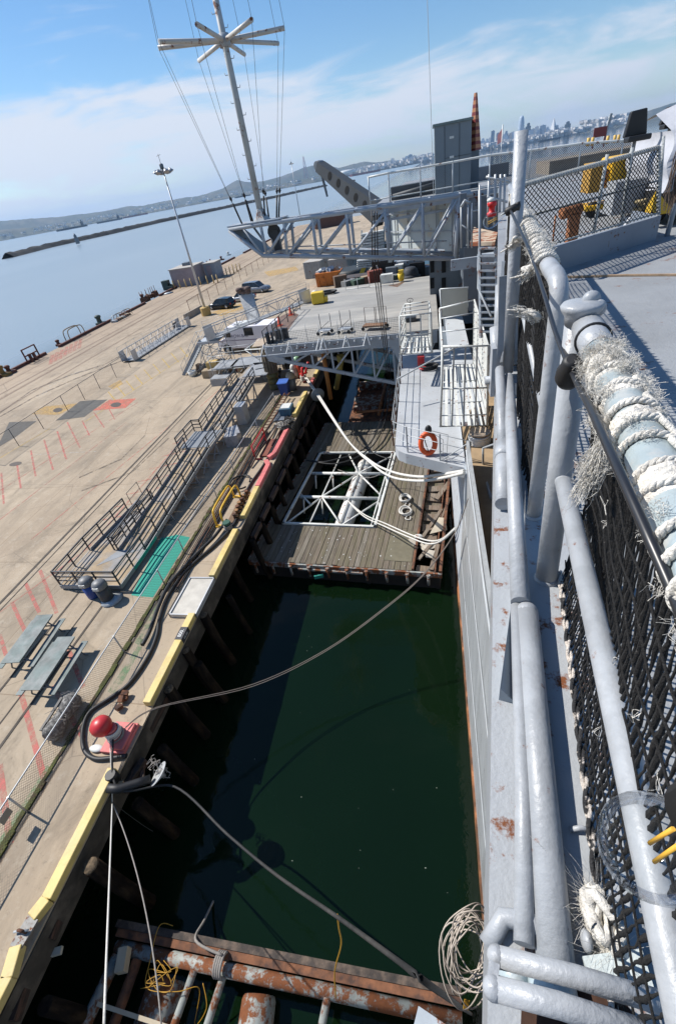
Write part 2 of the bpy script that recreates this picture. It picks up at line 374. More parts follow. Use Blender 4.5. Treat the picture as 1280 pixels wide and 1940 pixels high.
sheet('faint_red_lines', [gl(0, 930, 262, 762, .10), gl(60, 1022, 330, 800, .10), gl(0, 985, 240, 800, .08), gl(0, 1160, 165, 1040, .10), gl(165, 1040, 330, 850, .10)]+
   [gl(195+22*k, 985-24*k, 262+20*k, 972-24*k, .12) for k in range(7)]+[gl(96+9*k, 690-5*k, 100+9*k, 672-5*k, .5) for k in range(7)]+[gl(380, 770, 440, 716, .1)], PRED2, zz)
sheet('yellow_lines', [gl(70, 790, 140, 770, .0001)]+[gl(205+17*k, 742-10.5*k, 220+17*k, 760-10.5*k, .12) for k in range(9)]+[gl(0, 868, 95, 812, .10), gl(160, 800, 375, 660, .10), gl(520, 520, 640, 470, .12)], PYEL, zz)
sheet('yellow_patch', [g((60, 785), (85, 770), (150, 764), (112, 786)), g((205, 732), (228, 720), (234, 727), (214, 738)), g((500, 515), (560, 505), (566, 512), (510, 524)), g((400, 592), (455, 575), (470, 582), (420, 600))], paint('worn yellow patch paint', (.58, .37, .12), .48), zz+.004)
sheet('red_patch', [g((176, 778), (207, 758), (258, 755), (238, 773))], paint('worn red patch paint', (.60, .15, .10), .44), zz+.004)
sheet('manhole_cover', [[P(220+x*10, 767+y*4.4-x*1.2, PZ) for x, y in [(math.cos(a*math.pi/10), math.sin(a*math.pi/10)) for a in range(20)]],
   [P(110+x*9, 777+y*4-x*1.2, PZ) for x, y in [(math.cos(a*math.pi/10), math.sin(a*math.pi/10)) for a in range(20)]],
   [P(30+x*12, 879+y*3.5-x*2.2, PZ) for x, y in [(math.cos(a*math.pi/10), math.sin(a*math.pi/10)) for a in range(20)]],
   [P(494+x*7, 548+y*2-x*.6, PZ) for x, y in [(math.cos(a*math.pi/10), math.sin(a*math.pi/10)) for a in range(20)]]], mat('iron cover', (.06, .045, .035), .7, var=.3, vs=8), zz+.010)
sheet('asphalt_patch', [g((106, 797), (152, 760), (204, 757), (160, 790)), g((0, 838), (18, 800), (70, 798), (30, 828), (0, 846))], mat('asphalt patch', (.10, .095, .085), .9, var=.2, vs=3, bump=.5, bs=30), zz+.008)
sheet('white_scrawl', [gl(20+7*k, 832-6.5*k, 34+7*k, 829-6.5*k, .16) for k in range(8)]+[gl(70+6*k, 752-5*k, 84+6*k, 747-5*k, .14) for k in range(6)]+[gl(136+5*k, 710-2*k, 142+5*k, 707-2*k, .2) for k in range(4)]+[gl(180+5*k, 1235-5*k, 188+5*k, 1232-5*k, .03) for k in range(8)]+[gl(60, 862, 185, 855, .06)], PWHT, zz+.002)
sheet('tyre_marks', [[*[P(x, y-1.2, PZ) for x, y in q], *[P(x, y+1.2, PZ) for x, y in q[::-1]]] for q in ([(0, 783), (60, 740), (130, 712), (200, 690), (232, 672)], [(0, 790), (70, 750), (150, 715), (240, 680)], [(150, 905), (230, 870), (275, 825), (284, 790)], [(155, 930), (250, 895), (320, 830)])], PDRK, zz+.001)
gapm = mat('dark joint gap', (.075, .062, .05), .9, var=.4, vs=3)  # plain dark brown of the rail slots and pier joint
steelr = mat('crane rail rust', (.20, .13, .085), .7, var=.3, vs=3)
sheet('rail_slot', [strip((-20.6, 6), (-20.6, 45), .14), strip((-20.2, 6), (-20.2, 45), .04), strip((-14.9, -5), (-14.9, 12), .10), strip((-16.7, -5), (-16.7, 12.5), .09), strip((-15.6, 3), (-15.6, 12), .05)], gapm, zz+.012)
sheet('crane_rail', [strip((x, 10), (x, 215), w_) for x, w_ in ((-46.2, .22), (-47.7, .22), (-43.0, .14), (-50.5, .10), (-46.5, .05))], steelr, zz+.012)
sheet('teal_mat', [g((249, 1128), (305, 1020), (335, 1013), (360, 1018), (290, 1132))], PTEAL, zz+.003)
sheet('green_stain', [g((252, 1215), (262, 1200), (273, 1214), (262, 1222)), g((205, 1310), (270, 1210), (276, 1214), (218, 1320)), g((0, 1590), (90, 1450), (100, 1456), (0, 1612)), g((262, 1210), (300, 1130), (312, 1131), (272, 1214)), g((255, 1130), (280, 1090), (290, 1100), (270, 1132))], PGRN, zz+.002)
# mossy expansion joint
MOSS = mat('moss in the joint', (.075, .085, .02), .95, var=.5, vs=5, col2=(.045, .03, .015), c2s=2.5, bump=.8, bs=20)
mj = MB(); y = -4.0
while y < 40:
    l = random.uniform(.25, .6); mj.box((-12.42+random.uniform(-.03, .03), y+l/2, PZ+.02), (random.uniform(.10, .22), l, random.uniform(.03, .08)), random.uniform(-.05, .05)); y += l*.9
o = mj.build('moss', MOSS); o['kind'] = 'stuff'
sheet('joint_gap', [strip((-12.27, -5), (-12.27, 42), .09)], gapm, zz+.006)
# ---------------------------------------------------------------- sloping hills, cities and breakwater of the bay
HILL = mat('coastal hill scrub', (.045, .052, .032), .95, var=.35, vs=.004, col2=(.09, .08, .05), c2s=.0022, c2lo=.45, c2hi=.62)
def ridge(name, pts, r, depth, kname=None, rise=.55):
    # pts: (px, py) along the crest as seen; r: distance of the crest line in metres
    cs = []
    for i in range(len(pts)-1):
        n = max(2, int(abs(pts[i+1][0]-pts[i][0])/5))
        for k in range(n):
            t = k/n; cs.append((pts[i][0]+(pts[i+1][0]-pts[i][0])*t, pts[i][1]+(pts[i+1][1]-pts[i][1])*t))
    cs.append(pts[-1]); b = MB(); cols = []
    for x, y in cs:
        c = PD(x, y+random.uniform(-.5, .5), r); u = V((c.x, c.y, 0)).normalized(); h = max(c.z, 3); col = []
        for k, hf in ((-1.0, 0), (-.72, .16), (-.42, .42), (-.18, .78), (0, 1.0), (.35, .6), (1.0, 0)):
            q = V((c.x, c.y, 0))+u*(depth*k); j = 1+random.uniform(-.14, .14)*(0 < hf < 1); col.append((q.x, q.y, h*hf*j-(8 if hf == 0 else 0)))
        cols.append(col)
    n = 7; vs = [p for c in cols for p in c]; fs = [(i*n+k, i*n+k+1, (i+1)*n+k+1, (i+1)*n+k) for i in range(len(cols)-1) for k in range(n-1)]
    b.add(vs, fs, True); return struct(b.build(name, HILL))
ridge('hills', [(-60, 432), (0, 419), (60, 414), (110, 411), (160, 405), (200, 400), (240, 391), (270, 390), (300, 383), (325, 379), (350, 374), (375, 372), (400, 364), (420, 358), (436, 348), (450, 341), (462, 344), (480, 346), (500, 343), (530, 335), (555, 326), (575, 318), (600, 312), (622, 314), (640, 318), (665, 312), (690, 306), (712, 308), (740, 304), (775, 303), (810, 297), (840, 293), (880, 286)], 11500, 1500)
ridge('hills', [(-60, 446), (0, 436), (80, 429), (150, 421), (220, 409), (300, 396), (380, 382), (450, 368), (520, 351), (580, 338), (620, 329), (680, 318), (740, 309), (800, 301)], 8600, 700)
ridge('hills', [(1070, 248), (1095, 241), (1118, 234), (1136, 228), (1155, 229), (1172, 225), (1190, 222), (1205, 217), (1230, 209), (1250, 203), (1270, 196), (1300, 189), (1340, 186)], 12000, 1200)
ridge('hills', [(905, 285), (960, 275), (1010, 265), (1060, 253), (1090, 246), (1110, 243), (1180, 235), (1240, 224), (1300, 212)], 8900, 600)
# low city blocks along the far shore: countless, one object
CITYP = mat('pale city blocks', (.62, .60, .58), .8, var=.3, vs=.02)
ct = MB()
def scatter(x0, x1, shore, up, n, r0, r1, hmin, hmax):
    for k in range(n):
        t = random.random(); x = x0+(x1-x0)*t; ys = shore(x)-random.random()*up; r = random.uniform(r0, r1)
        c = PD(x, ys, r); h = random.uniform(hmin, hmax); w_ = random.uniform(18, 60)
        zb = max(0.0, c.z-h); ct.box((c.x, c.y, zb+(h+6)/2-6), (w_, w_, h+6), random.uniform(0, 1.5))
shoreL = lambda x: 452-.186*x
scatter(0, 760, shoreL, 9, 230, 8000, 8500, 5, 11)
scatter(640, 820, lambda x: 333-.2*(x-640)+3, 12, 170, 8000, 8300, 12, 30)
scatter(905, 1190, lambda x: 284-.1855*(x-905), 11, 330, 7950, 8150, 8, 24)
scatter(1100, 1190, lambda x: 240-.17*(x-1100), 12, 120, 8700, 8900, 12, 26)
o = ct.build('distant_city', CITYP); o['kind'] = 'stuff'
# towers of the skyline
TW = {}
def towmat(col, win):
    k = (col, win)
    if k in TW: return TW[k]
    m = bpy.data.materials.new('tower cladding'); m.use_nodes = True; t = m.node_tree; b = t.nodes['Principled BSDF']; b.inputs['Roughness'].default_value = .4
    bt = N(t, 'ShaderNodeTexBrick'); bt.offset = 0; bt.inputs['Scale'].default_value = 1; bt.inputs['Brick Width'].default_value = 9; bt.inputs['Row Height'].default_value = 8; bt.inputs['Mortar Size'].default_value = 1.5
    bt.inputs['Color1'].default_value = (*win, 1); bt.inputs['Color2'].default_value = tuple(x*1.3 for x in win)+(1,); bt.inputs['Mortar'].default_value = (*col, 1)
    g_ = N(t, 'ShaderNodeNewGeometry'); q = N(t, 'ShaderNodeMapping'); q.inputs['Rotation'].default_value = (R(90), 0, 0); t.links.new(g_.outputs['Position'], q.inputs[0]); t.links.new(q.outputs[0], bt.inputs['Vector']); t.links.new(bt.outputs['Color'], b.inputs['Base Color'])
    TW[k] = m; return m
PAL = [((.78, .76, .73), (.42, .44, .47)), ((.20, .27, .36), (.10, .14, .20)), ((.50, .57, .64), (.24, .31, .40)), ((.09, .10, .12), (.04, .05, .06)), ((.62, .57, .52), (.28, .28, .29))]
SHORE = lambda x: 270-.178*(x-905)
def tower(x, w_, ytop, pal, name='tower', label='pale highrise among the distant skyline', group='distant highrise towers', r=8200, step=0, shape=None):
    c = PD(x, SHORE(x), r); h = PD(x, ytop, r).z; wm = w_*r/FPX*.92; b = MB(); rz = -math.atan2(c.x, c.y)+random.uniform(-.3, .3)
    if shape == 'round': b.lathe([(wm*.62, 0), (wm*.62, h*.55), (wm*.56, h*.8), (wm*.42, h*.94), (wm*.26, h)], (c.x, c.y, 0), 14)
    elif shape == 'pyramid': b.lathe([(wm*.62, 0), (wm*.20, h*.70), (wm*.03, h)], (c.x, c.y, 0), 4, smooth=False)
    else:
        hh = h*(.86 if step else 1); b.box((c.x, c.y, hh/2), (wm, wm*.8, hh), rz)
        if step: b.box((c.x, c.y, hh+(h-hh)/2), (wm*.6, wm*.5, h-hh), rz)
        b.box((c.x+2, c.y, h+3), (wm*.3, wm*.3, 6), rz)
    return one(name, b, towmat(*PAL[pal]), label, 'tower', group, origin=(c.x, c.y, 0))
tower(985.5, 7, 220, 2, label='tallest rounded glass tower of the distant skyline', shape='round', group=None)
tower(1047, 14, 224, 0, label='white pyramid tower with thin spire on the skyline', shape='pyramid', group=None)
tower(1074, 7.5, 231, 3, label='dark brown slab tower right of the pyramid on the skyline', step=1, group=None)
tower(999, 7, 234, 3, label='dark tower just right of the tallest rounded one', step=1, group=None)
tower(1027, 7, 237.5, 1, label='dark blue flat topped block between two stone towers', group=None)
tower(932.5, 5, 248, 1, label='slender blue tower left of the flagpole', group=None)
tower(942.5, 5, 252, 1, label='second slender blue tower just left of the flagpole', group=None)
for x, w_, y, p_ in [(914, 6, 263, 2), (922, 5, 263.5, 2), (927, 4, 261, 0), (956, 9, 254, 2), (958, 5, 249, 1), (967, 6, 252, 4), (971, 6, 250, 2), (949, 5, 262, 0), (962, 5, 259, 2), (993, 7, 243, 0), (1005, 7, 246, 2), (1009, 5, 244, 4), (1015, 6, 240, 0), (1019, 6, 247, 2),
     (1036, 5, 241, 2), (1041, 7, 246, 0), (1053, 5, 238, 1), (1058, 6, 244, 4), (1063, 6, 240.5, 0), (1068, 5, 245, 2), (1084, 5, 243, 0), (1079, 5, 247, 4), (1090, 5, 246, 0), (1097, 4, 241, 2), (1033, 4, 245, 4), (1022, 4, 243, 0)]:
    tower(x, w_, y, p_, step=(x % 2 < 1))
SHORE = lambda x: 334-.19*(x-640)
for x, w_, y, p_ in [(744, 5, 300, 0), (751, 4, 304, 2), (763, 5, 299, 0), (770, 5, 296, 2), (777, 6, 293, 1), (784, 7, 295, 4), (779, 4, 298, 0), (790, 5, 297, 0), (797, 7, 295, 2), (805, 6, 294, 0), (812, 6, 292, 4), (817, 5, 293, 0)]:
    tower(x, w_, y, p_, label='pale block in the nearer shore cluster left of the locker', group='shore cluster towers')
# breakwater of dark rock across the bay
BW = mat('breakwater rock', (.035, .033, .03), .9, var=.5, vs=.3)
def breakwater(pts, z, label):
    b = MB(); q = [P(x, y, 1.2) for x, y in pts]
    for i in range(len(q)-1):
        L = (q[i+1]-q[i]).length; n = int(L/9); d = (q[i+1]-q[i]).normalized(); nrm = V((-d.y, d.x, 0))
        prev = None
        for k in range(n+1):
            c = q[i].lerp(q[i+1], k/n); h = z+random.uniform(-.5, .7); hw = 6
            ring = [c+nrm*(-hw-2), c+nrm*(-hw*.5)+V((0, 0, h*.7)), c+nrm*random.uniform(-1, 1)+V((0, 0, h)), c+nrm*(hw*.5)+V((0, 0, h*.75)), c+nrm*(hw+2)]
            ring = [V((p.x, p.y, p.z-1.8)) for p in ring]
            if prev: 
                o_ = len(b.v); b.add(prev+ring, [(k2, k2+1, 5+k2+1, 5+k2) for k2 in range(4)])
            prev = ring
    return one('breakwater', b, BW, label, 'breakwater')
breakwater([(15, 487), (90, 468), (200, 444), (300, 421), (430, 393), (520, 374), (617, 352)], 5.5, 'long low dark rock breakwater crossing the bay')
breakwater([(656, 345), (672, 342)], 4.5, 'short dark rock breakwater tip right of the long one')
b = MB(); q = P(147, 458, 3); b.box((q.x, q.y, 4), (3, 3, 6)); b.lathe([(1.6, 7), (1.6, 9), (.2, 11)], (q.x, q.y, 0), 8); one('beacon', b, DGREY, 'small beacon hut standing on the rock breakwater', 'beacon')
# ships at anchor
def ship(x0, x1, y, r, hullc, label, house=.85, sup=WHITE):
    a = PD(x0, y, r); c = PD(x1, y-.186*(x1-x0), r); a.z = c.z = 0; d = c-a; L = d.length; d.normalize(); n = V((-d.y, d.x, 0)); B = L*.13; H = L*.055
    t = thing('cargo_ship', label, 'ship', a+(c-a)*.5)
    h = MB(); poly = [a+d*(L*.0), a+d*(L*.08)-n*B/2, a+d*L*.97-n*B/2, a+d*L, a+d*L*.97+n*B/2, a+d*(L*.08)+n*B/2]; h.prism(poly, (0, 0, H)); h.build('hull', hullc, t)
    s = MB(); p = a+d*(L*house); s.box((p.x, p.y, H+H*.9), (L*.09, B*.8, H*1.8), math.atan2(d.y, d.x)); s.box((p.x, p.y, H*3.2), (L*.03, B*.3, H), math.atan2(d.y, d.x)); s.build('superstructure', sup, t)
    k = MB()
    for f in (.25, .42, .6): q2 = a+d*(L*f); k.tube([(q2.x, q2.y, H), (q2.x, q2.y, H*2.2)], L*.006, 6)
    k.build('mast', sup, t)
hr = mat('ship red hull', (.20, .06, .05), .6); hk = mat('ship dark hull', (.03, .035, .045), .6)
ship(107, 166, 437, 4600, hk, 'long low dark barge ship at anchor off the left shore', sup=hk)
ship(183, 232, 421.5, 5200, hk, 'second low dark ship right of the first one', sup=hk)
ship(233, 280, 411, 6300, hr, 'red hulled freighter anchored below the left hills', .4)
ship(662, 720, 331, 5600, hr, 'red hulled tanker with white bridge off the middle shore', .85)
ship(1018, 1061, 269.5, 5600, hk, 'black hulled freighter with white bridge before the skyline', .85)
ship(443, 474, 369, 5000, hk, 'small dark freighter moored behind the mast foot', .5, hk)
# storage tank, pylons
b = MB(); c = PD(656, 326, 7800); b.lathe([(120, 0), (120, 26), (60, 40), (0.1, 44)], (c.x, c.y, c.z-18), 20); one('storage_tank', b, WHITE, 'white round storage tank on the far middle shore', 'tank')
b = MB(); c = PD(578, 322, 9800); zt = PD(577, 296, 9800).z
for s_ in ((-1, -1), (1, -1), (1, 1), (-1, 1)): b.tube([(c.x+s_[0]*30, c.y+s_[1]*30, 60), (c.x+s_[0]*6, c.y+s_[1]*6, zt)], 4, 5)
for f in (.3, .55, .8): b.box((c.x, c.y, 60+(zt-60)*f), (50*(1-f)+14, 50*(1-f)+14, 6))
one('radio_tower', b, mat('mast red white', (.4, .25, .24), .6), 'faint lattice radio tower on the hill behind the floodlight', 'tower')
# ================================================================== PIER: edge, kerbs, piles
def kerb(poly, label, m=YEL, h=.26, w=.30, cat='kerb', name='edge_kerb'):
    b = MB(); pts = [V((x, y, PZ)) for x, y in poly]
    for i in range(len(pts)-1):
        a, c = pts[i], pts[i+1]; b.bar(a+V((0, 0, h/2)), c+V((0, 0, h/2)), w, h, ext=.02 if 0 < i else 0)
    return one(name, b, m, label, cat, bevel=.025)
def kx(px, py): q = P(px, py, PZ+.26); return (q.x, q.y)
KX = XE-.15
kerb([(KX, -6), (KX+.05, -1.4), (KX+.06, .45), (KX-.12, .95)], 'yellow kerb at the bottom corner of the pier edge')
kerb([(KX-.12, 1.5), (KX+.03, 1.9), (KX+.02, 2.6), (KX, 5.05)], 'long yellow kerb with a bend just before the red bollard')
kerb([(KX+.02, 7.25), (KX, 11.25)], 'yellow kerb with black number patch beyond the red bollard')
kerb([(KX, 13.45), (KX, 16.8)], 'yellow kerb between the concrete pad and the green wrapped bitt')
kerb([(KX, 17.9), (KX-.02, 20.7)], 'yellow kerb below the yellow pipe loop')
kerb([(KX-.02, 20.75), (KX-.05, 23.2), (KX-.35, 23.7)], 'faded red kerb beside the coiled black hose', PINK)
kerb([(KX-.3, 24.1), (KX-.05, 24.6), (KX-.03, 28.2)], 'faded red kerb beside the red pipe frame', PINK)
kerb([(KX, 30.2), (KX, 34.4)], 'yellow kerb beside the blue pump box', h=.34)
kerb([(KX, 36.3), (KX, 37.5)], 'short red ended kerb beside the blue bin', PINK)
kerb([(KX, 38.0), (KX, 40.2)], 'far yellow kerb end under the white mooring lines')
# far edge kerb of the pier
RK = mat('old red brown kerb', (.12, .045, .03), .8, var=.4, vs=1.5)
ys = [28, 41, 44, 57, 60, 74, 77, 86, 92, 112, 118, 138, 146, 176, 182, 212]
for k in range(0, len(ys), 2):
    kerb([(-53.4, ys[k]), (-53.4, ys[k+1])], 'red brown kerb timber along the far bay edge of the pier', RK, h=.35, w=.4)['group'] = 'far edge kerbs'
# concrete pad with steel rim
t = thing('access_pad', 'concrete filled steel framed pad set on the pier edge', 'pad', (-10.6, 12.3, PZ))
q = [P(300, 1172, PZ+.16), P(345, 1180, PZ+.16), P(391, 1096, PZ+.16), P(347, 1093, PZ+.16)]
q = [V((-11.17, 11.2, PZ+.16)), V((-9.97, 11.2, PZ+.16)), V((-9.97, 13.35, PZ+.16)), V((-11.17, 13.35, PZ+.16))]
b = MB(); b.prism([(p.x, p.y, PZ+.005) for p in q], (0, 0, .15)); b.build('slab', mat('pale pad concrete', (.52, .49, .43), .85, var=.15, vs=2, dirt=.3), t)
b = MB()
for i in range(4): b.bar(q[i]+V((0, 0, -.06)), q[(i+1) % 4]+V((0, 0, -.06)), .05, .22, ext=.025)
b.build('rim', ALU, t)
# number patch on the kerb (white characters on black)
def text(body, size, m, parent, mtx, ext=.002, name='lettering'):
    cu = bpy.data.curves.new(name, 'FONT'); cu.body = body; cu.size = size; cu.extrude = ext; cu.align_x = 'CENTER'; cu.align_y = 'CENTER'
    tmp = bpy.data.objects.new(name, cu); COL.objects.link(tmp); dg = bpy.context.evaluated_depsgraph_get(); me = bpy.data.meshes.new_from_object(tmp.evaluated_get(dg)); bpy.data.objects.remove(tmp)
    me.transform(mtx); 
    if parent is not None: me.transform(Matrix.Translation(-V(parent['_o'])))
    me.materials.clear(); me.materials.append(m); o = bpy.data.objects.new(name, me); COL.objects.link(o); o['_o'] = parent['_o']; o.parent = parent; return o
t = thing('number_patch', 'black painted patch with white numbers on the yellow kerb', 'sign', (KX, 10.2, PZ+.26))
b = MB(); b.box((KX, 10.2, PZ+.262), (.304, .62, .012)); b.box((KX+.153, 10.2, PZ+.13), (.012, .62, .25)); b.build('patch', mat('black patch paint', (.03, .03, .035), .6), t)
wm_ = mat('white lettering', (.75, .75, .72), .6)
text('800.', .22, wm_, t, Matrix.Translation((KX-.01, 10.2, PZ+.270)) @ Matrix.Rotation(R(90), 4, 'Z'))
text('0C30', .14, wm_, t, Matrix.Translation((KX+.161, 10.2, PZ+.13)) @ Matrix.Rotation(R(90), 4, 'Z') @ Matrix.Rotation(R(90), 4, 'X'))
# timber piles with bolted wales
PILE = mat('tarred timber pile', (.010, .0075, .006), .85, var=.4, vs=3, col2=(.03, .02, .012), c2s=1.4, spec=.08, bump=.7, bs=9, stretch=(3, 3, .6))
PEND = mat('pile end grain', (.12, .085, .05), .9, var=.5, vs=12, col2=(.05, .035, .02), c2s=9)
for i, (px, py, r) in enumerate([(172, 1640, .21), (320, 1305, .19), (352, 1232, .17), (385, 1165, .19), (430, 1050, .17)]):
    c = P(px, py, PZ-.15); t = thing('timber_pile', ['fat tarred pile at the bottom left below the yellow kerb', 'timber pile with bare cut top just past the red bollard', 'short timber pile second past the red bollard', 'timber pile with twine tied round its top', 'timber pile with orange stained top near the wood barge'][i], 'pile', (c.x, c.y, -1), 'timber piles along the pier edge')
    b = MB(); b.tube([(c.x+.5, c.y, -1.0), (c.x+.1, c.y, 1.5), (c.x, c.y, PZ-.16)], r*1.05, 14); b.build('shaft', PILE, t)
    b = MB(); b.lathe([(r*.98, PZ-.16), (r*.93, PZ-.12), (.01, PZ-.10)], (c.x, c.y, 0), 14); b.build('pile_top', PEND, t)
k = 0
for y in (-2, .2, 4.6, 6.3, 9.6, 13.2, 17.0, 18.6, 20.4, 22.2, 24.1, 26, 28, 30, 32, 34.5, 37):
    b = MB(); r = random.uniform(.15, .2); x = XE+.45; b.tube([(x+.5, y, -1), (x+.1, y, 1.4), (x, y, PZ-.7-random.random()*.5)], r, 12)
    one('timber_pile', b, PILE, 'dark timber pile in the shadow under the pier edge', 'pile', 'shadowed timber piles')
# stepped fender timbers (chocks between the piles)
WALE = mat('split fender timber', (.03, .02, .014), .8, var=.5, vs=2.5, col2=(.085, .042, .026), c2s=1.2, bump=.9, bs=9, stretch=(7, .8, 7))
for a, c, lab in [((190, 1535), (172, 1600), 'red brown split timber left of the steel rope fall'), ((138, 1662), (95, 1780), 'long red brown timber below the fat tarred pile'), ((55, 1845), (25, 1935), 'split timber at the bottom left corner below the kerb'), ((345, 1245), (325, 1290), 'bolted wale between the bare topped piles'), ((380, 1180), (355, 1222), 'bolted wale beside the pile with twine'), ((315, 1320), (282, 1385), 'grey bolted wale beside the red bollard'), ((425, 1062), (392, 1130), 'bolted wale beside the concrete pad'), ((275, 1440), (235, 1500), 'dark wale with rag ends below the bollard')]:
    p = P(*a, PZ-.55); q = P(*c, PZ-.55); b = MB(); b.bar(p, q, .2, .3); 
    for f in (.2, .5, .8): m_ = p.lerp(q, f); b.lathe([(.035, 0), (.035, .03)], m_+V((0, 0, .15)), 8)
    one('fender_timber', b, WALE, lab, 'timber', 'bolted fender timbers')
for y0, y1 in ((17.2, 18.4), (18.8, 20.2), (20.7, 22.0), (22.4, 23.9), (24.4, 25.8), (26.3, 27.8), (28.4, 29.7), (30.3, 31.8), (32.3, 34.2)):
    b = MB(); b.bar((XE+.42, y0, PZ-.75), (XE+.45, y1, PZ-.75), .22, .3); one('fender_timber', b, WALE, 'stepped dark fender timber along the pier beside the wood barge', 'timber', 'stepped fender timbers')
b = MB(); q = P(298, 1847-24, 2.6); q = P(107, 1803, 2.6); b.box(q, (.28, .16, .1), R(20)); one('plank_end', b, mat('pale sawn end', (.42, .40, .33), .8), 'pale sawn beam end sticking out below the kerb', 'beam')
b = MB(); q = P(325, 1478, 2.9); q = P(270, 1465, 2.9); b.box(q, (.5, .12, .12), R(-60)); one('plank_end', b, WALE, 'stub of brown wood below the bollard', 'beam')
# kerb padeye plate with shackle
t = thing('padeye_plate', 'galvanised plate with padeye and shackle let into the kerb gap', 'fitting', (KX-.1, 1.22, PZ+.1))
b = MB(); b.box((KX-.10, 1.22, PZ+.20), (.34, .56, .05), R(-6)); b.build('plate', mat('dull plate', (.24, .235, .22), .6, var=.25, vs=9, rust=.4, rs=7), t)
b = MB(); b.tube([(KX-.14+.10*math.cos(a), 1.22, PZ+.24+.13*math.sin(a)) for a in [k*math.pi/8 for k in range(17)]], .035, 8, closed=False); b.build('ring', RUST, t)
b = MB(); b.tube([(KX-.32, 1.18, PZ+.30), (KX+.04, 1.26, PZ+.30)], .028, 8); b.build('pin', GALV, t)
b = MB(); q = P(52, 1790, 3.1); b.box(q, (.05, .42, .12), 0); b.box(q+V((.03, 0, 0)), (.04, .10, .2)); one('bolt_plate', b, GALV, 'small galvanised bolt plate on the pier face below the kerb', 'fitting')
# ------------------------------------------------------------------ chain link fence
def mesh_mat(name, col, pitch, wire, ax='y', square=False):
    m = bpy.data.materials.new(name); m.use_nodes = True; t = m.node_tree; b = t.nodes['Principled BSDF']; b.inputs['Base Color'].default_value = (*col, 1); b.inputs['Roughness'].default_value = .5
    g_ = N(t, 'ShaderNodeNewGeometry'); sp = N(t, 'ShaderNodeSeparateXYZ'); t.links.new(g_.outputs['Position'], sp.inputs[0])
    def M(op, a, c):
        n = N(t, 'ShaderNodeMath', operation=op)
        for i, x in ((0, a), (1, c)):
            if isinstance(x, (int, float)): n.inputs[i].default_value = x
            else: t.links.new(x, n.inputs[i])
        return n.outputs[0]
    s_ = sp.outputs['Y' if ax == 'y' else 'X']; z_ = sp.outputs['Z']
    u, v = (s_, z_) if square else (M('ADD', s_, z_), M('SUBTRACT', s_, z_))
    f1 = M('LESS_THAN', M('FRACT', M('DIVIDE', M('ADD', u, 500), pitch), 0), wire); f2 = M('LESS_THAN', M('FRACT', M('DIVIDE', M('ADD', v, 500), pitch), 0), wire)
    t.links.new(M('MAXIMUM', f1, f2), b.inputs['Alpha']); return m
LINK = mesh_mat('chain link wire', (.17, .155, .13), .105, .115)
FX = -12.34
t = thing('chain_link_fence', 'low chain link fence of grey tube along the mossy pier joint', 'fence', (FX, 12, PZ))
TOPZ = PZ+1.02
FR = [P(x, y, TOPZ) for x, y in ((-6, 1662), (23, 1512), (216, 1206), (300, 1080), (338, 1020), (397, 920), (430, 870), (480, 796), (513, 745))]
FR = [V((FX, p.y, TOPZ)) for p in FR]
b = MB(); b.tube([V((FX, -3, TOPZ))]+FR, .025, 8); b.build('top_rail', GALV, t)
for p in FR[1:]:
    b = MB(); b.tube([(FX, p.y, PZ), (FX, p.y, TOPZ+.03)], .03, 8); b.build('fence_post', GALV, t)
b = MB(); b.face([(FX-.01, -3, PZ+.03), (FX-.01, FR[-1].y, PZ+.03), (FX-.01, FR[-1].y, TOPZ), (FX-.01, -3, TOPZ)]); b.build('wire_mesh', LINK, t)
b = MB(); q = P(10, 1543, PZ+.75); b.box((FX+.02, 3.35, PZ+.72), (.012, .36, .30)); b.build('sign_plate', mat('grey sign back', (.20, .20, .19), .6), t)
# wire fences standing across the pier
LINKF = mesh_mat('far chain link wire', (.25, .16, .11), .16, .06)
t = thing('post_fence', 'dark post and wire fence running up the middle of the pier', 'fence', (-33.6, 45, PZ))
pb = [(28, 845), (85, 812), (127, 780), (159, 757), (190, 735), (219, 714), (244, 696), (330, 645)]
pbs = []
for x, y in ((-25, 880), (44, 844.5), (88, 812), (128, 779.7), (160, 757.5), (190, 737), (218.7, 715.6), (244, 697)):
    p = P(x, y, PZ); p.x = -33.75; pbs.append(p); b = MB(); b.tube([p, (p.x, p.y, PZ+1.6)], .028, 6); b.build('fence_post', RAILD, t)
b = MB(); b.tube([(-33.75, pbs[0].y, PZ+1.58), (-33.75, pbs[-1].y, PZ+1.58)], .022, 6); b.build('top_wire', RAILD, t)
b = MB(); b.face([(-33.75, pbs[0].y, PZ+.05), (-33.75, pbs[-1].y, PZ+.05), (-33.75, pbs[-1].y, PZ+1.58), (-33.75, pbs[0].y, PZ+1.58)]); b.build('wire_mesh', LINKF, t)
t = thing('post_fence', 'rusty post and wire fence beyond the parked cars', 'fence', (-37, 100, PZ))
y = 72
b = MB(); b.tube([(-37.5, 72, PZ+1.9), (-37.5, 190, PZ+1.9)], .03, 5); b.build('top_wire', RUST, t)
while y <= 190:
    b = MB(); b.tube([(-37.5, y, PZ), (-37.5, y, PZ+1.95)], .04, 5); b.build('fence_post', RUST, t); y += 4.2
b = MB(); b.face([(-37.5, 72, PZ+.05), (-37.5, 190, PZ+.05), (-37.5, 190, PZ+1.9), (-37.5, 72, PZ+1.9)]); b.build('wire_mesh', LINKF, t)
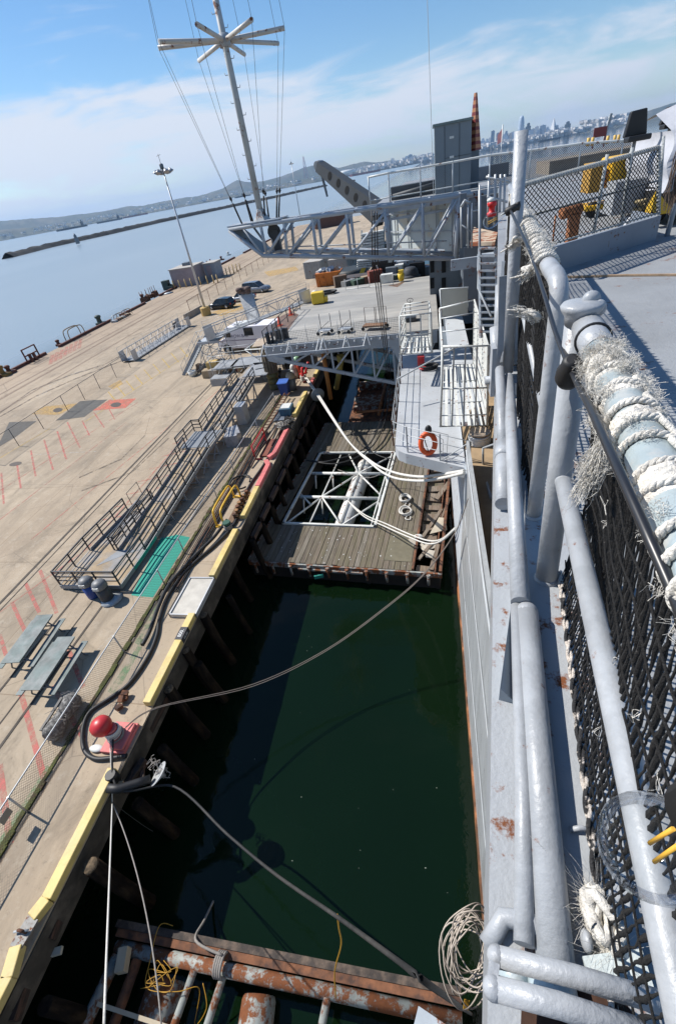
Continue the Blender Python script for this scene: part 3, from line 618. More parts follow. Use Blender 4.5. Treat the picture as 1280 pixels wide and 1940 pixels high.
# jersey barriers near the floodlight
for a, c, lab in (((352, 606), (384, 588), 'long low concrete barrier beside the floodlight pole'),):
    p = P(*a, PZ); q = P(*c, PZ); b = MB(); d = (q-p).normalized(); n = V((-d.y, d.x, 0)); b.prism([p-n*.3, p+n*.3, p+n*.12+V((0, 0, .8)), p-n*.12+V((0, 0, .8))], q-p); one('concrete_barrier', b, CONC, lab, 'barrier')
# ------------------------------------------------------------------ red mooring bollard
BP = P(222, 1412, PZ); BP = V((-10.52, 6.05, PZ))
t = thing('mooring_bollard', 'big red mooring bollard with mushroom head at the pier edge', 'bollard', BP)
b = MB(); b.prism([BP+V(p) for p in ((-.42, -.5, 0), (.45, -.5, 0), (.45, .52, 0), (-.42, .52, 0))], (0, 0, .14)); b.prism([BP+V(p) for p in ((-.05, -.42, .14), (.42, -.42, .14), (.42, .45, .14), (-.05, .45, .14))], (0, 0, .12)); b.build('base_plate', PINK, t, bevel=.02)
b = MB(); b.lathe([(.27, .14), (.21, .3), (.18, .62), (.2, .75)], BP+V((-.05, 0, 0)), 18); b.build('post', PINK, t)
b = MB(); ax = V((-.22, -.05, 1)); b.lathe([(.2, .66), (.27, .72), (.33, .86), (.335, .98), (.30, 1.1), (.2, 1.19), (.07, 1.23), (.005, 1.235)], BP+V((-.05, 0, 0)), 22, axis=ax); b.build('mushroom_head', RED, t)
b = MB()
for k in range(5): 
    z = .42+k*.055; b.tube([BP+V((-.05+.235*math.cos(a), .235*math.sin(a), z+.03*math.sin(a+k))) for a in [2*math.pi*i/16 for i in range(16)]], .025, 6, closed=True)
one('rope_wraps', b, ROPEW, 'white rope turns wound round the red bollard post', 'rope')
b = MB()
for k in range(3): b.tube([BP+V((-.05+.26*math.cos(a), .26*math.sin(a), .2+k*.06+.05*math.sin(a))) for a in [2*math.pi*i/16 for i in range(16)]], .03, 6, closed=True)
one('rope_wraps', b, ROPEG, 'grey thin rope turns low on the red bollard', 'rope')
b = MB(); c = P(183, 1418, PZ+.06); b.ball(c, .22, (1.2, .6, .3)); one('rag', b, WHITE, 'crumpled white rag lying beside the red bollard', 'rag')
b = MB(); c = P(233, 1330, PZ+.08)
for k in range(5): b.box(c+V((random.uniform(-.12, .12), random.uniform(-.3, .3), random.uniform(0, .12))), (.18, .22, .14), random.random()*3, .3)
one('scrap_iron', b, RUST, 'heap of rusty scrap iron lying on the pier past the red bollard', 'scrap')
b = MB(); c = P(228, 1424, PZ-.1); b.box((XE+.1, 4.75, PZ-.1), (.32, .14, .14), R(10)); one('cleat_block', b, mat('tan block', (.40, .28, .16), .7), 'small tan wooden block with two bolt holes below the bollard', 'block')
b = MB(); b.lathe([(.17, 0), (.19, .3), (.16, .42)], (XE-.05, 4.85, PZ-.1), 12); one('fender_bucket', b, BLACK, 'black rubber sleeve at the foot of the red bollard', 'sleeve')
# ------------------------------------------------------------------ black hose
hp = [P(x, y, PZ+.08) for x, y in ((560, 775), (535, 800), (528, 830), (500, 880), (470, 925), (445, 990), (410, 1030), (375, 1060), (345, 1090), (318, 1130), (303, 1170), (297, 1205), (280, 1245), (245, 1295), (205, 1325), (170, 1350), (157, 1385), (160, 1420), (180, 1437), (212, 1436), (240, 1432))]
b = MB(); b.tube(spline(hp, 6), .075, 9); one('hose', b, BLACK, 'thick black hose snaking along the pier edge to the red bollard', 'hose')
hp = [P(x, y, PZ+.2) for x, y in ((430, 985), (405, 1018), (372, 1050), (342, 1082), (318, 1112), (300, 1150), (284, 1195), (270, 1222))]
b = MB(); b.tube(spline(hp, 6), .085, 9); one('hose', b, BLACK, 'shorter black hose ending on the pier beside the concrete pad', 'hose')
for k in range(7):
    o_ = k*.09; hp = [V((-12.05+o_+random.uniform(-.05, .05), y_, PZ+.05)) for y_ in (12.6, 14, 16, 18, 20, 22.5, 25, 28)]
    b = MB(); b.tube(spline(hp, 5), random.uniform(.018, .035), 6); one('cable', b, [BLACK, RUST, ROPED][k % 3], 'thin dark cable in the bundle beside the moss joint', 'cable', 'cable bundle beside the moss joint')
b = MB(); c = P(455, 915, PZ+.1); b.tube([c+V((.62*math.cos(a), .8*math.sin(a), .05+.04*math.sin(3*a))) for a in [2*math.pi*i/32 for i in range(30)]], .05, 8); one('hose', b, BLACK, 'loop of black hose lying beside the faded red kerb', 'hose')
for k, (x, y) in enumerate(((505, 830), (545, 790))):
    hp = [P(x-30, y+55, PZ+.1), P(x-12, y+22, PZ+.25), P(x+10, y-5, PZ+.12), P(x+22, y-30, PZ+.1)]
    b = MB(); b.tube(spline(hp, 6), .06, 7); one('hose', b, mat('brown hose', (.09, .055, .04), .7), ['brown hose curving past the red pipe frame', 'brown hose curving past the blue pump box'][k], 'hose')
# yellow pipe loop guard
t = thing('pipe_guard', 'tall yellow bent pipe loop standing beside the valve row', 'guard', P(420, 990, PZ))
A = P(408, 992, PZ); B = P(425, 992, PZ)
for k, dx in enumerate((0.0, .42)):
    b = MB(); x = -11.40+dx; b.tube(spline([(x, 17.3, PZ), (x, 17.35, PZ+.75), (x, 17.7, PZ+1.0), (x, 19.4, PZ+1.0), (x, 19.9, PZ+.8), (x, 20.0, PZ)], 7), .055, 9); b.build('pipe_loop', mat('bright yellow pipe', (.78, .46, .04), .4, dirt=.15), t)
b = MB(); b.box((-11.19, 17.3, PZ+.03), (.6, .2, .05)); b.box((-11.19, 20.0, PZ+.03), (.6, .2, .05)); b.build('foot_plate', mat('bright yellow pipe', (.78, .46, .04)), t)
VAL = mat('brass and rust valve', (.30, .16, .07), .6, .3, var=.4, vs=8)
for k in range(7):
    y = 17.9+k*.36; x = -10.60+random.uniform(-.06, .06); t = thing('pipe_valve', 'rusty capped pipe valve in the row behind the yellow kerb', 'valve', (x, y, PZ), 'row of pipe valves')
    b = MB(); b.lathe([(.13, 0), (.11, .05), (.08, .08), (.08, .3), (.11, .32), (.11, .38)], (x, y, PZ), 10); b.build('body', VAL if k % 2 else RUST, t)
    b = MB(); b.tube([(x, y, PZ+.2), (x+.22, y+.05, PZ+.22)], .07, 8); b.build('outlet', VAL, t)
b = MB(); b.box((-10.65, 18.9, PZ+.03), (.62, 2.7, .05)); one('valve_tray', b, mat('stained wood tray', (.16, .10, .06), .85), 'stained wooden tray under the row of pipe valves', 'tray')
t = thing('green_bitt', 'small green bitt wrapped in rope and black line', 'bitt', P(426, 1010, PZ))
c = V((-10.62, 17.0, PZ)); b = MB(); b.lathe([(.2, 0), (.15, .1), (.14, .4), (.22, .46), (.2, .55)], c, 12); b.build('post', mat('dark green paint', (.03, .09, .06), .5), t)
b = MB()
for k in range(5): b.tube([c+V((.19*math.cos(a), .19*math.sin(a), .12+.06*k+.03*math.sin(a))) for a in [2*math.pi*i/12 for i in range(12)]], .03, 6, closed=True)
b.build('rope_turns', ROPEG, t)
# red frame and hatch
t = thing('red_pipe_guard', 'red square pipe frame standing over a rust red hatch', 'guard', P(470, 885, PZ))
b = MB(); b.tube([(-11.4, 24.2, PZ), (-11.4, 24.2, PZ+1.0), (-11.4, 26.7, PZ+1.0), (-11.4, 26.7, PZ)], .05, 8); b.tube([(-11.4, 24.2, PZ+.5), (-11.4, 26.7, PZ+.5)], .04, 8); b.tube([(-11.4, 24.2, PZ+.05), (-10.95, 24.2, PZ+.05)], .05, 8); b.build('frame', RED, t)
b = MB(); b.box((-10.8, 25.6, PZ+.06), (.75, 2.3, .10)); one('hatch', b, mat('rust red hatch', (.20, .06, .035), .7, var=.2, vs=3), 'flat rust red hatch plate beside the faded red kerb', 'hatch')
for k, (x, y, z_, s_) in enumerate([(-10.5, 28.4, .3, .25), (-10.2, 29.2, .2, .3), (-10.8, 28.9, .15, .3), (-10.1, 28.1, .25, .2)]):
    b = MB()
    for j in range(6): 
        a0 = random.random()*6; b.tube(spline([V((x, y, PZ+z_))+V((random.uniform(-.5, .5), random.uniform(-.5, .5), random.uniform(-.15, .2))) for _ in range(5)], 5), .03, 5)
    b.ball((x, y, PZ+z_*.6), s_*.7, (1, 1, .7))
    one('rope_tangle', b, [ROPEG, ROPED, ROPEW, ROPED][k], ['grey rope heaped on the bitt beside the red kerb', 'dark rope heap hanging over the pier edge', 'pale frayed rope lying behind the red kerb', 'dark line knotted round the kerb end'][k], 'rope')
# ------------------------------------------------------------------ pump box, bins, ladder along the far edge
t = thing('pump_box', 'blue pump box with white top by the pier edge', 'pump', P(545, 778, PZ)); c = P(545, 784, PZ)
b = MB(); b.box(c+V((0, 0, .32)), (.9, 1.1, .64)); b.build('case', mat('faded blue paint', (.05, .14, .21), .6, rust=.15, dirt=.3), t, bevel=.03)
b = MB(); b.box(c+V((0, 0, .66)), (.7, .9, .05)); b.build('lid', WHITE, t)
b = MB(); b.box(c+V((.5, .1, .2)), (.12, .5, .3)); b.build('side_panel', DGREY, t)
def bin_(name, label, c, m, lid, r=.3, h=.95, square=True):
    t = thing(name, label, 'bin', c); c = V(c)
    b = MB()
    if square: b.prism([c+V((sx*r, sy*r*1.1, 0)) for sx, sy in ((-.8, -.8), (.8, -.8), (.8, .8), (-.8, .8))], (0, 0, h*.5)); b.prism([c+V((sx*r, sy*r*1.1, h*.5)) for sx, sy in ((-.9, -.9), (.9, -.9), (.9, .9), (-.9, .9))], (0, 0, h*.42))
    else: b.lathe([(r*.86, 0), (r, h*.9)], c, 18)
    b.build('body', m, t)
    b = MB()
    if square: b.box(c+V((0, 0, h*.95)), (r*2.1, r*2.3, .08), rx=R(3)); b.box(c+V((0, -r*1.2, h*.93)), (r*1.6, .08, .06))
    else: b.lathe([(r*1.05, h*.88), (r*1.05, h*.95), (r*.95, h*1.1), (r*.6, h*1.25), (.01, h*1.3)], c, 18)
    b.build('lid', lid, t)
    return t
BLUEB = mat('blue bin plastic', (.02, .06, .26), .45); BLUEL = mat('blue lid plastic', (.06, .14, .45), .4)
bin_('wheelie_bin', 'bright blue wheelie bin standing near the pier edge', P(541, 746, PZ), BLUEB, BLUEL, .42, 1.15)
GB = mat('grey bin plastic', (.14, .145, .15), .5)
bin_('drum', 'grey drum with tan lid beside the bright blue bin', P(555, 738, PZ), GB, mat('tan lid', (.42, .33, .22), .7), .4, 1.2, False)
bin_('drum', 'small white drum behind the grey one by the green light', P(559, 716, PZ), WHITE, WHITE, .28, 1.0, False)
t = thing('light_post', 'red post light with pale green dome by the elevator', 'light', (-9.7, 41.0, PZ)); c = P(569, 716, PZ)
b = MB(); b.tube([c, c+V((0, 0, 1.6))], .14, 10); b.build('post', mat('orange red post', (.55, .08, .03), .5), t); b = MB(); b.lathe([(.32, 1.55), (.36, 1.65), (.25, 1.9), (.02, 1.98)], c, 14); b.build('dome', mat('pale green dome', (.25, .45, .28), .35), t)
t = thing('bitt', 'red double horned bitt where the white mooring lines are made fast', 'bitt', (-9.9, 39.9, PZ)); c = P(576, 722, PZ)
b = MB(); b.tube([c+V((0, -.2, 0)), c+V((.1, -.2, 1.3))], .12, 8); b.tube([c+V((-.1, .35, 0)), c+V((.55, .45, 1.5))], .10, 8); b.tube([c+V((-.3, .1, .6)), c+V((.4, .1, .7))], .08, 8); b.build('horns', mat('signal red paint', (.6, .02, .02), .4), t)
b = MB()
for k in range(6): b.tube([c+V((.02+.2*math.cos(a), -.1+.4*math.sin(a), .2+.07*k)) for a in [2*math.pi*i/14 for i in range(14)]], .045, 6, closed=True)
b.build('rope_turns', ROPEW, t)
b = MB(); x0 = V((-12.1, 27.6, PZ+.25)); x1 = V((-11.8, 34.0, PZ+.45)); d = V((.42, 0, 0))
for e in (0, 1): b.bar(x0+d*e, x1+d*e, .06, .09)
for k in range(14): p = x0.lerp(x1, k/14+.03); b.bar(p, p+d, .04, .04)
one('ladder', b, RUST, 'rusty ladder lying along the pier behind the chain link fence', 'ladder')
b = MB(); b.box((-11.4, 30.7, PZ+.06), (.8, 2.0, .05), R(8)); one('steel_plate', b, mat('slate plate', (.13, .15, .18), .5), 'slate coloured plate lying beside the yellow kerb', 'plate')
t = thing('cabinet', 'pale grey cabinet under the ramp side', 'cabinet', P(470, 800, PZ)); c = V((-14.1, 30.0, PZ)); b = MB(); b.box(c+V((0, 0, .75)), (.7, 1.0, 1.5)); b.build('case', ALU, t, bevel=.03); b = MB(); b.box(c+V((.36, 0, .8)), (.02, .8, 1.2)); b.build('door', GALV, t)
b = MB(); c = V((-13.8, 26.8, PZ)); b.box(c+V((0, 0, .4)), (.9, 1.3, .8), .2); b.box(c+V((.1, .1, .85)), (.8, 1.0, .12), .5, .2); one('wrapped_pallet', b, mat('grey plastic wrap', (.33, .33, .34), .3, var=.3, vs=5), 'grey plastic wrapped pallet beside the ramp', 'pallet')
# ------------------------------------------------------------------ mesh bundle and tables
t = thing('mesh_bundle', 'grey rolled bundle of old netting lying under the fence', 'netting roll', P(140, 1375, PZ)); c0 = P(118, 1400, PZ); c1 = P(155, 1325, PZ); c0 = V((-12.95, 5.75, PZ)); c1 = V((-13.0, 7.25, PZ))
NETB = mat('old grey netting', (.10, .095, .09), .95, var=.5, vs=14, col2=(.26, .25, .23), c2s=10, bump=1.0, bs=40)
b = MB(); b.tube([c0+(c1-c0)*f+V((0, 0, .3)) for f in (0, .1, .3, .5, .7, .9, 1)], lambda f: (.30+.05*math.sin(f*9))*(1 if 0.05 < f < .95 else .8), 14); b.build('outer_roll', NETB, t)
b = MB(); 
for k in range(60):
    p = c0.lerp(c1, random.random())+V((random.uniform(-.33, .33), 0, random.uniform(.1, .6))); b.tube(spline([p+V((random.uniform(-.2, .2), random.uniform(-.2, .2), random.uniform(-.12, .12))) for _ in range(4)], 4), .008, 4)
b.build('loose_wire', ROPEG, t)
b = MB(); b.bar(c0+V((-.26, .1, .55)), c1+V((-.26, -.2, .55)), .1, .05); b.build('slot_edge', BLACK, t)
ZIN = mat('zinc table top', (.185, .205, .20), .55, 0.0, var=.3, vs=2.6, spec=.25, col2=(.12, .16, .155), c2s=1.6, dirt=.2)
def table(a, bq, label, w=.78):
    A = P(*a, PZ+.76); B = P(*bq, PZ+.76); d = (B-A).normalized(); n = V((d.y, -d.x, 0)); L = (B-A).length; t = thing('picnic_table', label, 'table', ((A.x+B.x)/2, (A.y+B.y)/2, PZ), 'pair of metal picnic tables')
    b = MB(); c = (A+B)/2+n*w/2; rz = math.atan2(d.y, d.x); b.box(c, (L, w, .035), rz); b.box(c+V((0, 0, -.04)), (L*.97, w*.94, .05), rz); b.build('tabletop', ZIN, t)
    for s in (-1, 1):
        b = MB(); b.box(c+n*(s*.68)+V((0, 0, -.31)), (L, .26, .03), rz); b.build('bench', ZIN, t)
    for f in (-.36, .36):
        p = c+d*(L*f); q = V((0, 0, -.76)); b = MB()
        b.tube([p+n*.68+V((0, 0, -.34)), p-n*.68+V((0, 0, -.34))], .03, 7)
        for s in (-1, 1): b.tube([p+n*(s*.25)+V((0, 0, -.05)), p+n*(s*.62)+V((0, 0, -.74))], .03, 7)
        b.tube([p+n*.62+V((0, 0, -.74)), p+n*.75+V((0, 0, -.74))], .03, 7); b.build('leg_frame', DGREY, t)
table((3, 1257), (70, 1166), 'greenish metal picnic table farther from the fence')
table((40, 1308), (110, 1207), 'plain grey metal picnic table nearer the netting roll')
# trash cans at the end of the ramp
for k, (x, y, m_, lab) in enumerate(((180, 1128, BLUEB, 'blue trash can with grey dome lid at the end of the ramp'), (205, 1134, mat('charcoal can', (.045, .047, .05), .5), 'charcoal trash can with grey dome lid at the end of the ramp'))):
    c = P(x, y, PZ); t = thing('trash_can', lab, 'trash can', c, 'trash cans at the ramp end')
    b = MB(); b.lathe([(.27, 0), (.29, .05), (.30, .8)], c, 18); b.build('body', m_, t)
    b = MB(); b.lathe([(.33, .78), (.33, .84), (.32, .98), (.26, 1.08), (.12, 1.14), (.01, 1.15)], c, 18); b.build('dome_lid', GB, t)
    b = MB(); b.box(c+V((.02, -.31, .92)), (.28, .06, .14)); b.build('flap', WHITE, t)
b = MB(); b.lathe([(.45, 0), (.5, .03), (.1, .05)], P(213, 1136, PZ), 14); one('lid', b, GALV, 'loose metal disc lying beside the charcoal trash can', 'lid')
# ================================================================== ACCESS RAMP
RX = {'R': -14.45, 'M': -16.05, 'L': -17.75}
RDK = mat('ramp plywood deck', (.36, .27, .17), .85, var=.2, vs=1.6, col2=(.28, .27, .26), c2s=.5, dirt=.35)
RGR = mat('ramp grey channel', (.21, .225, .24), .55, var=.12, vs=2)
RFAS = mat('ramp fascia grey', (.30, .31, .31), .6, var=.1, vs=2)
def dz(y):                                                           # deck height on the long flight
    return PZ+.28 if y < 15.2 else PZ+.28+(y-15.2)*.075 if y < 24.4 else PZ+.97 if y < 27 else PZ+.97+(y-27)*.075 if y < 35.2 else PZ+1.585
def dl(y): return PZ+.28-(max(0, y-15.2))*.055
T = thing('access_ramp', 'long charcoal railed switchback ramp with plywood deck along the pier', 'ramp', (-16, 24, PZ))
b = MB()
def deckpiece(b, x0, x1, ya, yb, za, zb, th=.06):
    b.add([(x0, ya, za), (x1, ya, za), (x1, yb, zb), (x0, yb, zb), (x0, ya, za-th), (x1, ya, za-th), (x1, yb, zb-th), (x0, yb, zb-th)], [(0,1,2,3), (7,6,5,4), (0,4,5,1), (1,5,6,2), (2,6,7,3), (3,7,4,0)])
deckpiece(b, RX['L']+.04, RX['R']-.04, 12.7, 15.2, dz(13), dz(13))
for ya, yb in ((15.2, 24.4), (27, 35.2)):
    y = ya
    while y < yb-.01:
        e = min(y+1.22, yb); deckpiece(b, RX['M']+.06, RX['R']-.06, y, e-.02, dz(y+.001), dz(e-.001)); y = e
deckpiece(b, RX['M']-.6, RX['R']-.04, 24.4, 27, dz(25), dz(25)); deckpiece(b, RX['M']+.04, RX['R']+.4, 35.2, 38.4, dz(37), dz(37))
deckpiece(b, RX['L']+.06, RX['M']-.12, 15.2, 20.0, dl(15.2), dl(20))
b.build('deck', RDK, T)
b = MB(); b.face([(-16.6, 14.0, dz(13)+.008), (-15.6, 14.7, dz(13)+.008), (-14.8, 15.2, dz(13)+.008), (-16.0, 15.2, dz(13)+.008)]); b.build('grip_sheet', RGR, T); b = MB(); deckpiece(b, RX['M']-.55, RX['R']-.1, 24.5, 26.9, dz(25)+.03, dz(25)+.03, .02); b.build('grip_sheet', RGR, T)
b = MB()
for x in (RX['R']-.12, RX['M']+.12):
    for ya, yb in ((15.2, 24.4), (27, 35.2)): b.bar((x, ya, dz(ya)+.05), (x, yb, dz(yb-.01)+.05), .06, .16)
b.bar((RX['L']+.12, 15.2, dl(15.2)+.05), (RX['L']+.12, 20, dl(20)+.05), .06, .16); b.build('side_channel', RGR, T)
b = MB()
for ya, yb in ((12.7, 15.2), (15.2, 24.4), (24.4, 27), (27, 35.2)):
    b.bar((RX['R']+.03, ya, dz(ya+.01)-.09), (RX['R']+.03, yb, dz(yb-.01)-.09), .04, .24)
b.bar((RX['L'], 12.7, dz(13)-.1), (RX['R'], 12.7, dz(13)-.1), .05, .22); b.bar((RX['L'], 12.7, dz(13)-.1), (RX['L'], 15.2, dz(13)-.1), .04, .22); b.bar((RX['L'], 15.2, dl(15.2)-.1), (RX['L'], 20, dl(20)-.05), .04, .18)
b.build('fascia', RFAS, T)
TE = mat('teal fascia', (.03, .36, .27), .6); b = MB(); b.bar((RX['R']+.055, 13.9, dz(14)-.09), (RX['R']+.055, 16.2, dz(16)-.09), .012, .2); b.build('teal_panel', TE, T)
def rail(pts, h=.86, step=1.25, endposts=True, name='railing'):
    b = MB()
    for i in range(len(pts)-1):
        A = V(pts[i]); B = V(pts[i+1])
        b.bar(A+V((0, 0, h)), B+V((0, 0, h)), .055, .07, ext=.02); b.bar(A+V((0, 0, h*.62)), B+V((0, 0, h*.62)), .035, .07); b.bar(A+V((0, 0, h*.32)), B+V((0, 0, h*.32)), .035, .05)
        b.tube([A+V((0, 0, h-.12)), B+V((0, 0, h-.12))], .02, 6)
    b.build(name, RAILD, T)
    for i in range(len(pts)-1):
        A = V(pts[i]); B = V(pts[i+1]); n = max(1, round((B-A).length/step))
        for k in range(n+(i == len(pts)-2)):
            p = A.lerp(B, k/n); b = MB(); b.bar(p+V((0, 0, -.25)), p+V((0, 0, h)), .055, .055); b.build('rail_post', RAILD, T)
r_ = RX['R']
rail([(r_, 35.2, dz(35.1)), (r_, 27, dz(27)), (r_, 24.4, dz(24.4)), (r_, 15.2, dz(15.2)), (r_, 12.75, dz(13)), (RX['L'], 12.75, dz(13)), (RX['L'], 15.2, dz(13)), (RX['L'], 18.9, dl(18.9))])
m_ = RX['M']
rail([(m_, 24.4, dz(24.4)), (m_, 15.2, dz(15.2))]); rail([(m_-.22, 15.2, dl(15.2)), (m_-.22, 19.6, dl(19.6))], step=1.1)
rail([(m_-.6, 24.4, dz(25)), (m_-.6, 27, dz(25)), (m_, 27.0, dz(25))], step=1.3)
rail([(m_, 27, dz(27)), (m_, 35.2, dz(35.1))])
b = MB(); b.tube([(RX['L'], 19.4, PZ), (RX['L'], 19.4, PZ+.95), (RX['L'], 20.6, PZ+.95), (RX['L'], 20.6, PZ)], .02, 6); b.tube([(RX['L'], 19.4, PZ+.5), (RX['L'], 20.6, PZ+.5)], .015, 6); b.build('entry_loop', RAILD, T)
# splayed timber-like legs
y = 16.2
while y < 35.5:
    z = dz(y)-.18; b = MB()
    if z-PZ > .3:
        for x, s in ((r_+.06, 1), (m_-.02, -1)): b.bar((x, y, z), (x+.06*s, y, PZ), .09, .09); 
        b.bar((r_+.06, y, PZ+.06), (m_, y, PZ+.06), .07, .07)
        if z-PZ > .6: b.bar((r_+.06, y-.8, PZ+.08), (r_+.06, y, z-.06), .06, .06)
        b.build('leg_frame', RFAS, T)
    y += 1.8
# ------------------------------------------------------------------ grey scaffold landing at the top of the ramp
T = thing('scaffold_landing', 'galvanised scaffold landing with grey decks at the head of the ramp', 'scaffold', (-17.5, 39.5, PZ))
SC = mat('scaffold deck sheet', (.31, .32, .33), .55, .1, var=.2, vs=1.2, dirt=.35)
b = MB()
for x, y, w_, l in ((-14.6, 37.1, 2.2, 3.4), (-15.6, 39.6, 4.6, 2.4), (-18.6, 39.3, 1.9, 2.4)): b.box((x, y, PZ+1.62), (w_, l, .05))
b.box((-18.7, 37.6, PZ+1.1), (1.6, 1.2, .05)); b.box((-18.7, 37.0, PZ+.75), (1.6, .05, .6)); b.build('deck_sheet', SC, T)
xs = (-19.7, -18.3, -16.5, -14.9, -13.6)
for x in xs:
    for y in (38.3, 40.8):
        b = MB(); b.tube([(x, y, PZ), (x, y, PZ+2.8)], .028, 6); b.build('standard', GALV, T)
b = MB()
for y in (38.3, 40.8):
    if y > 39:
        for z in (2.75, 2.25): b.tube([(-19.8, y, PZ+z), (-13.4, y, PZ+z)], .024, 6)
    else:
        for z in (2.75, 2.25): b.tube([(-19.8, y, PZ+z), (-16.4, y, PZ+z)], .024, 6)
    b.tube([(-19.8, y, PZ+1.5), (-13.4, y, PZ+1.5)], .024, 6)
for x in xs: b.tube([(x, 38.2, PZ+1.5), (x, 40.9, PZ+1.5)], .024, 6); b.tube([(x, 38.3, PZ+.1), (x, 40.8, PZ+1.5)], .018, 5)
for z in (2.75, 2.25): b.tube([(-19.7, 38.3, PZ+z), (-19.7, 40.8, PZ+z)], .024, 6)
for i in range(4): b.tube([(xs[i], 38.3, PZ+.1), (xs[i+1], 38.3, PZ+1.5)], .018, 5); b.tube([(xs[i], 40.8, PZ+1.5), (xs[i+1], 40.8, PZ+.1)], .018, 5)
b.build('ledger', GALV, T)
b = MB()
for z in (.9, .5): b.bar((-13.5, 36.0, PZ+1.6+z), (-13.5, 38.2, PZ+1.6+z), .05, .06)
for y in (36, 37.1, 38.2): b.bar((-13.5, y, PZ), (-13.5, y, PZ+2.52), .06, .06)
for z in (.9, .5): b.bar((-14.4, 35.6, PZ+1.6+z), (-13.5, 35.9, PZ+1.6+z), .05, .06)
b.build('railing', RAILD, T)
b = MB(); b.box((-16.2, 40.82, PZ+2.5), (.7, .03, .3)); b.build('sign_board', mat('ochre sign', (.33, .22, .05), .6), T)
# ------------------------------------------------------------------ stair tower, gangway
T = thing('stair_tower', 'grey steel stair tower on scaffold legs under the gangway foot', 'stair', (-22.5, 43, PZ))
s0 = V((-24.9, 43.0, PZ)); s1 = V((-22.2, 43.3, 6.55)); n = V((0, 1, 0)); Wd = .95
for k in (0, 1):
    b = MB(); b.bar(s0+n*Wd*(k-.5)*1.6+V((0, 0, .1)), s1+n*Wd*(k-.5)*1.6, .06, .30, ext=.15); b.build('stringer', mat('blue grey stringer', (.22, .26, .31), .5), T)
b = MB()
for k in range(1, 15): p = s0.lerp(s1, k/15); b.box(p, (.26, Wd*1.5, .035))
b.build('tread', GALV, T)
b = MB(); b.box((-21.2, 43.3, 6.5), (2.1, 2.0, .12)); b.box((-21.2, 42.25, 6.45), (2.3, .1, .25)); b.build('platform', TRUSS, T)
for x in (-22.2, -20.2):
    for y in (42.3, 44.3):
        b = MB(); b.tube([(x, y, PZ), (x, y, 6.45)], .045, 7); b.build('leg', GALV, T)
b = MB()
for i in range(3):
    z0 = PZ+i*1.0; z1 = z0+1.0
    for y in (42.3, 44.3): b.tube([(-22.2, y, z0), (-20.2, y, z1)], .024, 5); b.tube([(-20.2, y, z0), (-22.2, y, z1)], .024, 5); b.tube([(-22.2, y, z1), (-20.2, y, z1)], .024, 5)
    for x in (-22.2, -20.2): b.tube([(x, 42.3, z0), (x, 44.3, z1)], .024, 5); b.tube([(x, 44.3, z0), (x, 42.3, z1)], .024, 5)
    b.tube([(-23.6+i*.4, 42.3, PZ+.1), (-22.2, 42.3, z1)], .024, 5); b.tube([(-24, 44.3, PZ+.1), (-22.2, 44.3, z1)], .024, 5)
b.build('brace', GALV, T)
b = MB()
for k in (0, 1):
    o = n*Wd*(k-.5)*1.7; 
    for h in (.5, 1.0): b.tube([s0+o+V((0, 0, h)), s1+o+V((0, 0, h)), s1+o+V((1.8, 0, h))], .022, 6)
    for f in (0, .25, .5, .75, 1): p = s0.lerp(s1, f)+o; b.tube([p, p+V((0, 0, 1.0))], .022, 6)
b.build('handrail', GALV, T)
# pallets and drums beneath
JUNK = [mat('junk brown', (.14, .09, .06), .8), mat('junk grey', (.20, .20, .20), .7), mat('junk green', (.06, .10, .07), .7), mat('junk tan', (.32, .25, .16), .8), mat('junk rust red', (.22, .06, .04), .8)]
def crates(items, group, word):
    for k, (x, y, z, sx, sy, sz, m, lab) in enumerate(items):
        b = MB(); b.box((x, y, z+sz/2), (sx, sy, sz), random.uniform(-.3, .3)); b.box((x, y, z+sz+.02), (sx*.92, sy*.92, .04), random.uniform(-.1, .1)); one(word, b, m, lab, word, group, bevel=.02)
crates([(-21.6, 41.1, PZ, 1.0, .9, .7, JUNK[3], 'tan crate on the left of the small pile by the stair foot'), (-20.7, 40.8, PZ, 1.0, .9, .8, mat('stone block', (.33, .29, .24), .85, var=.2, vs=3), 'grey brown block on the right of the small pile by the stair foot'), (-21.0, 41.5, PZ+.8, 1.1, .9, .55, mat('ochre block', (.48, .34, .13), .8, var=.15), 'ochre block topmost of the small pile by the stair foot')], None, 'crate')
b = MB(); c = P(366, 712, PZ); b.lathe([(.36, 0), (.42, .5), (.36, .5), (.32, .15), (.01, .12)], c, 16); one('planter', b, WHITE, 'round white planter tub at the foot of the steel stairs', 'planter')
for k in range(9):
    x = -23.2+k*.36; y = 42.9+random.uniform(-.4, .8); b = MB(); b.box((x, y, PZ+.25+random.random()*.2), (.5, .7, .5+random.random()*.4), random.random()*3, random.uniform(-.3, .3)); b.tube([(x, y, PZ+.5), (x+.6, y+.3, PZ+.8)], .04, 5)
    one('stored_gear', b, JUNK[k % 5], 'odd piece of gear heaped under the stair tower', 'gear', 'gear heaped under the stair tower')
for k in range(6):
    x = -19.4+k*.3; y = 41.6+random.uniform(-.2, .6); b = MB(); b.box((x, y, PZ+.3), (.5, .5, .6), random.random()*3, .2); b.lathe([(.2, 0), (.22, .8)], (x+.2, y+.3, PZ), 10); one('stored_gear', b, JUNK[(k*2) % 5], 'odd piece of gear standing behind the scaffold landing', 'gear', 'gear behind the scaffold landing')
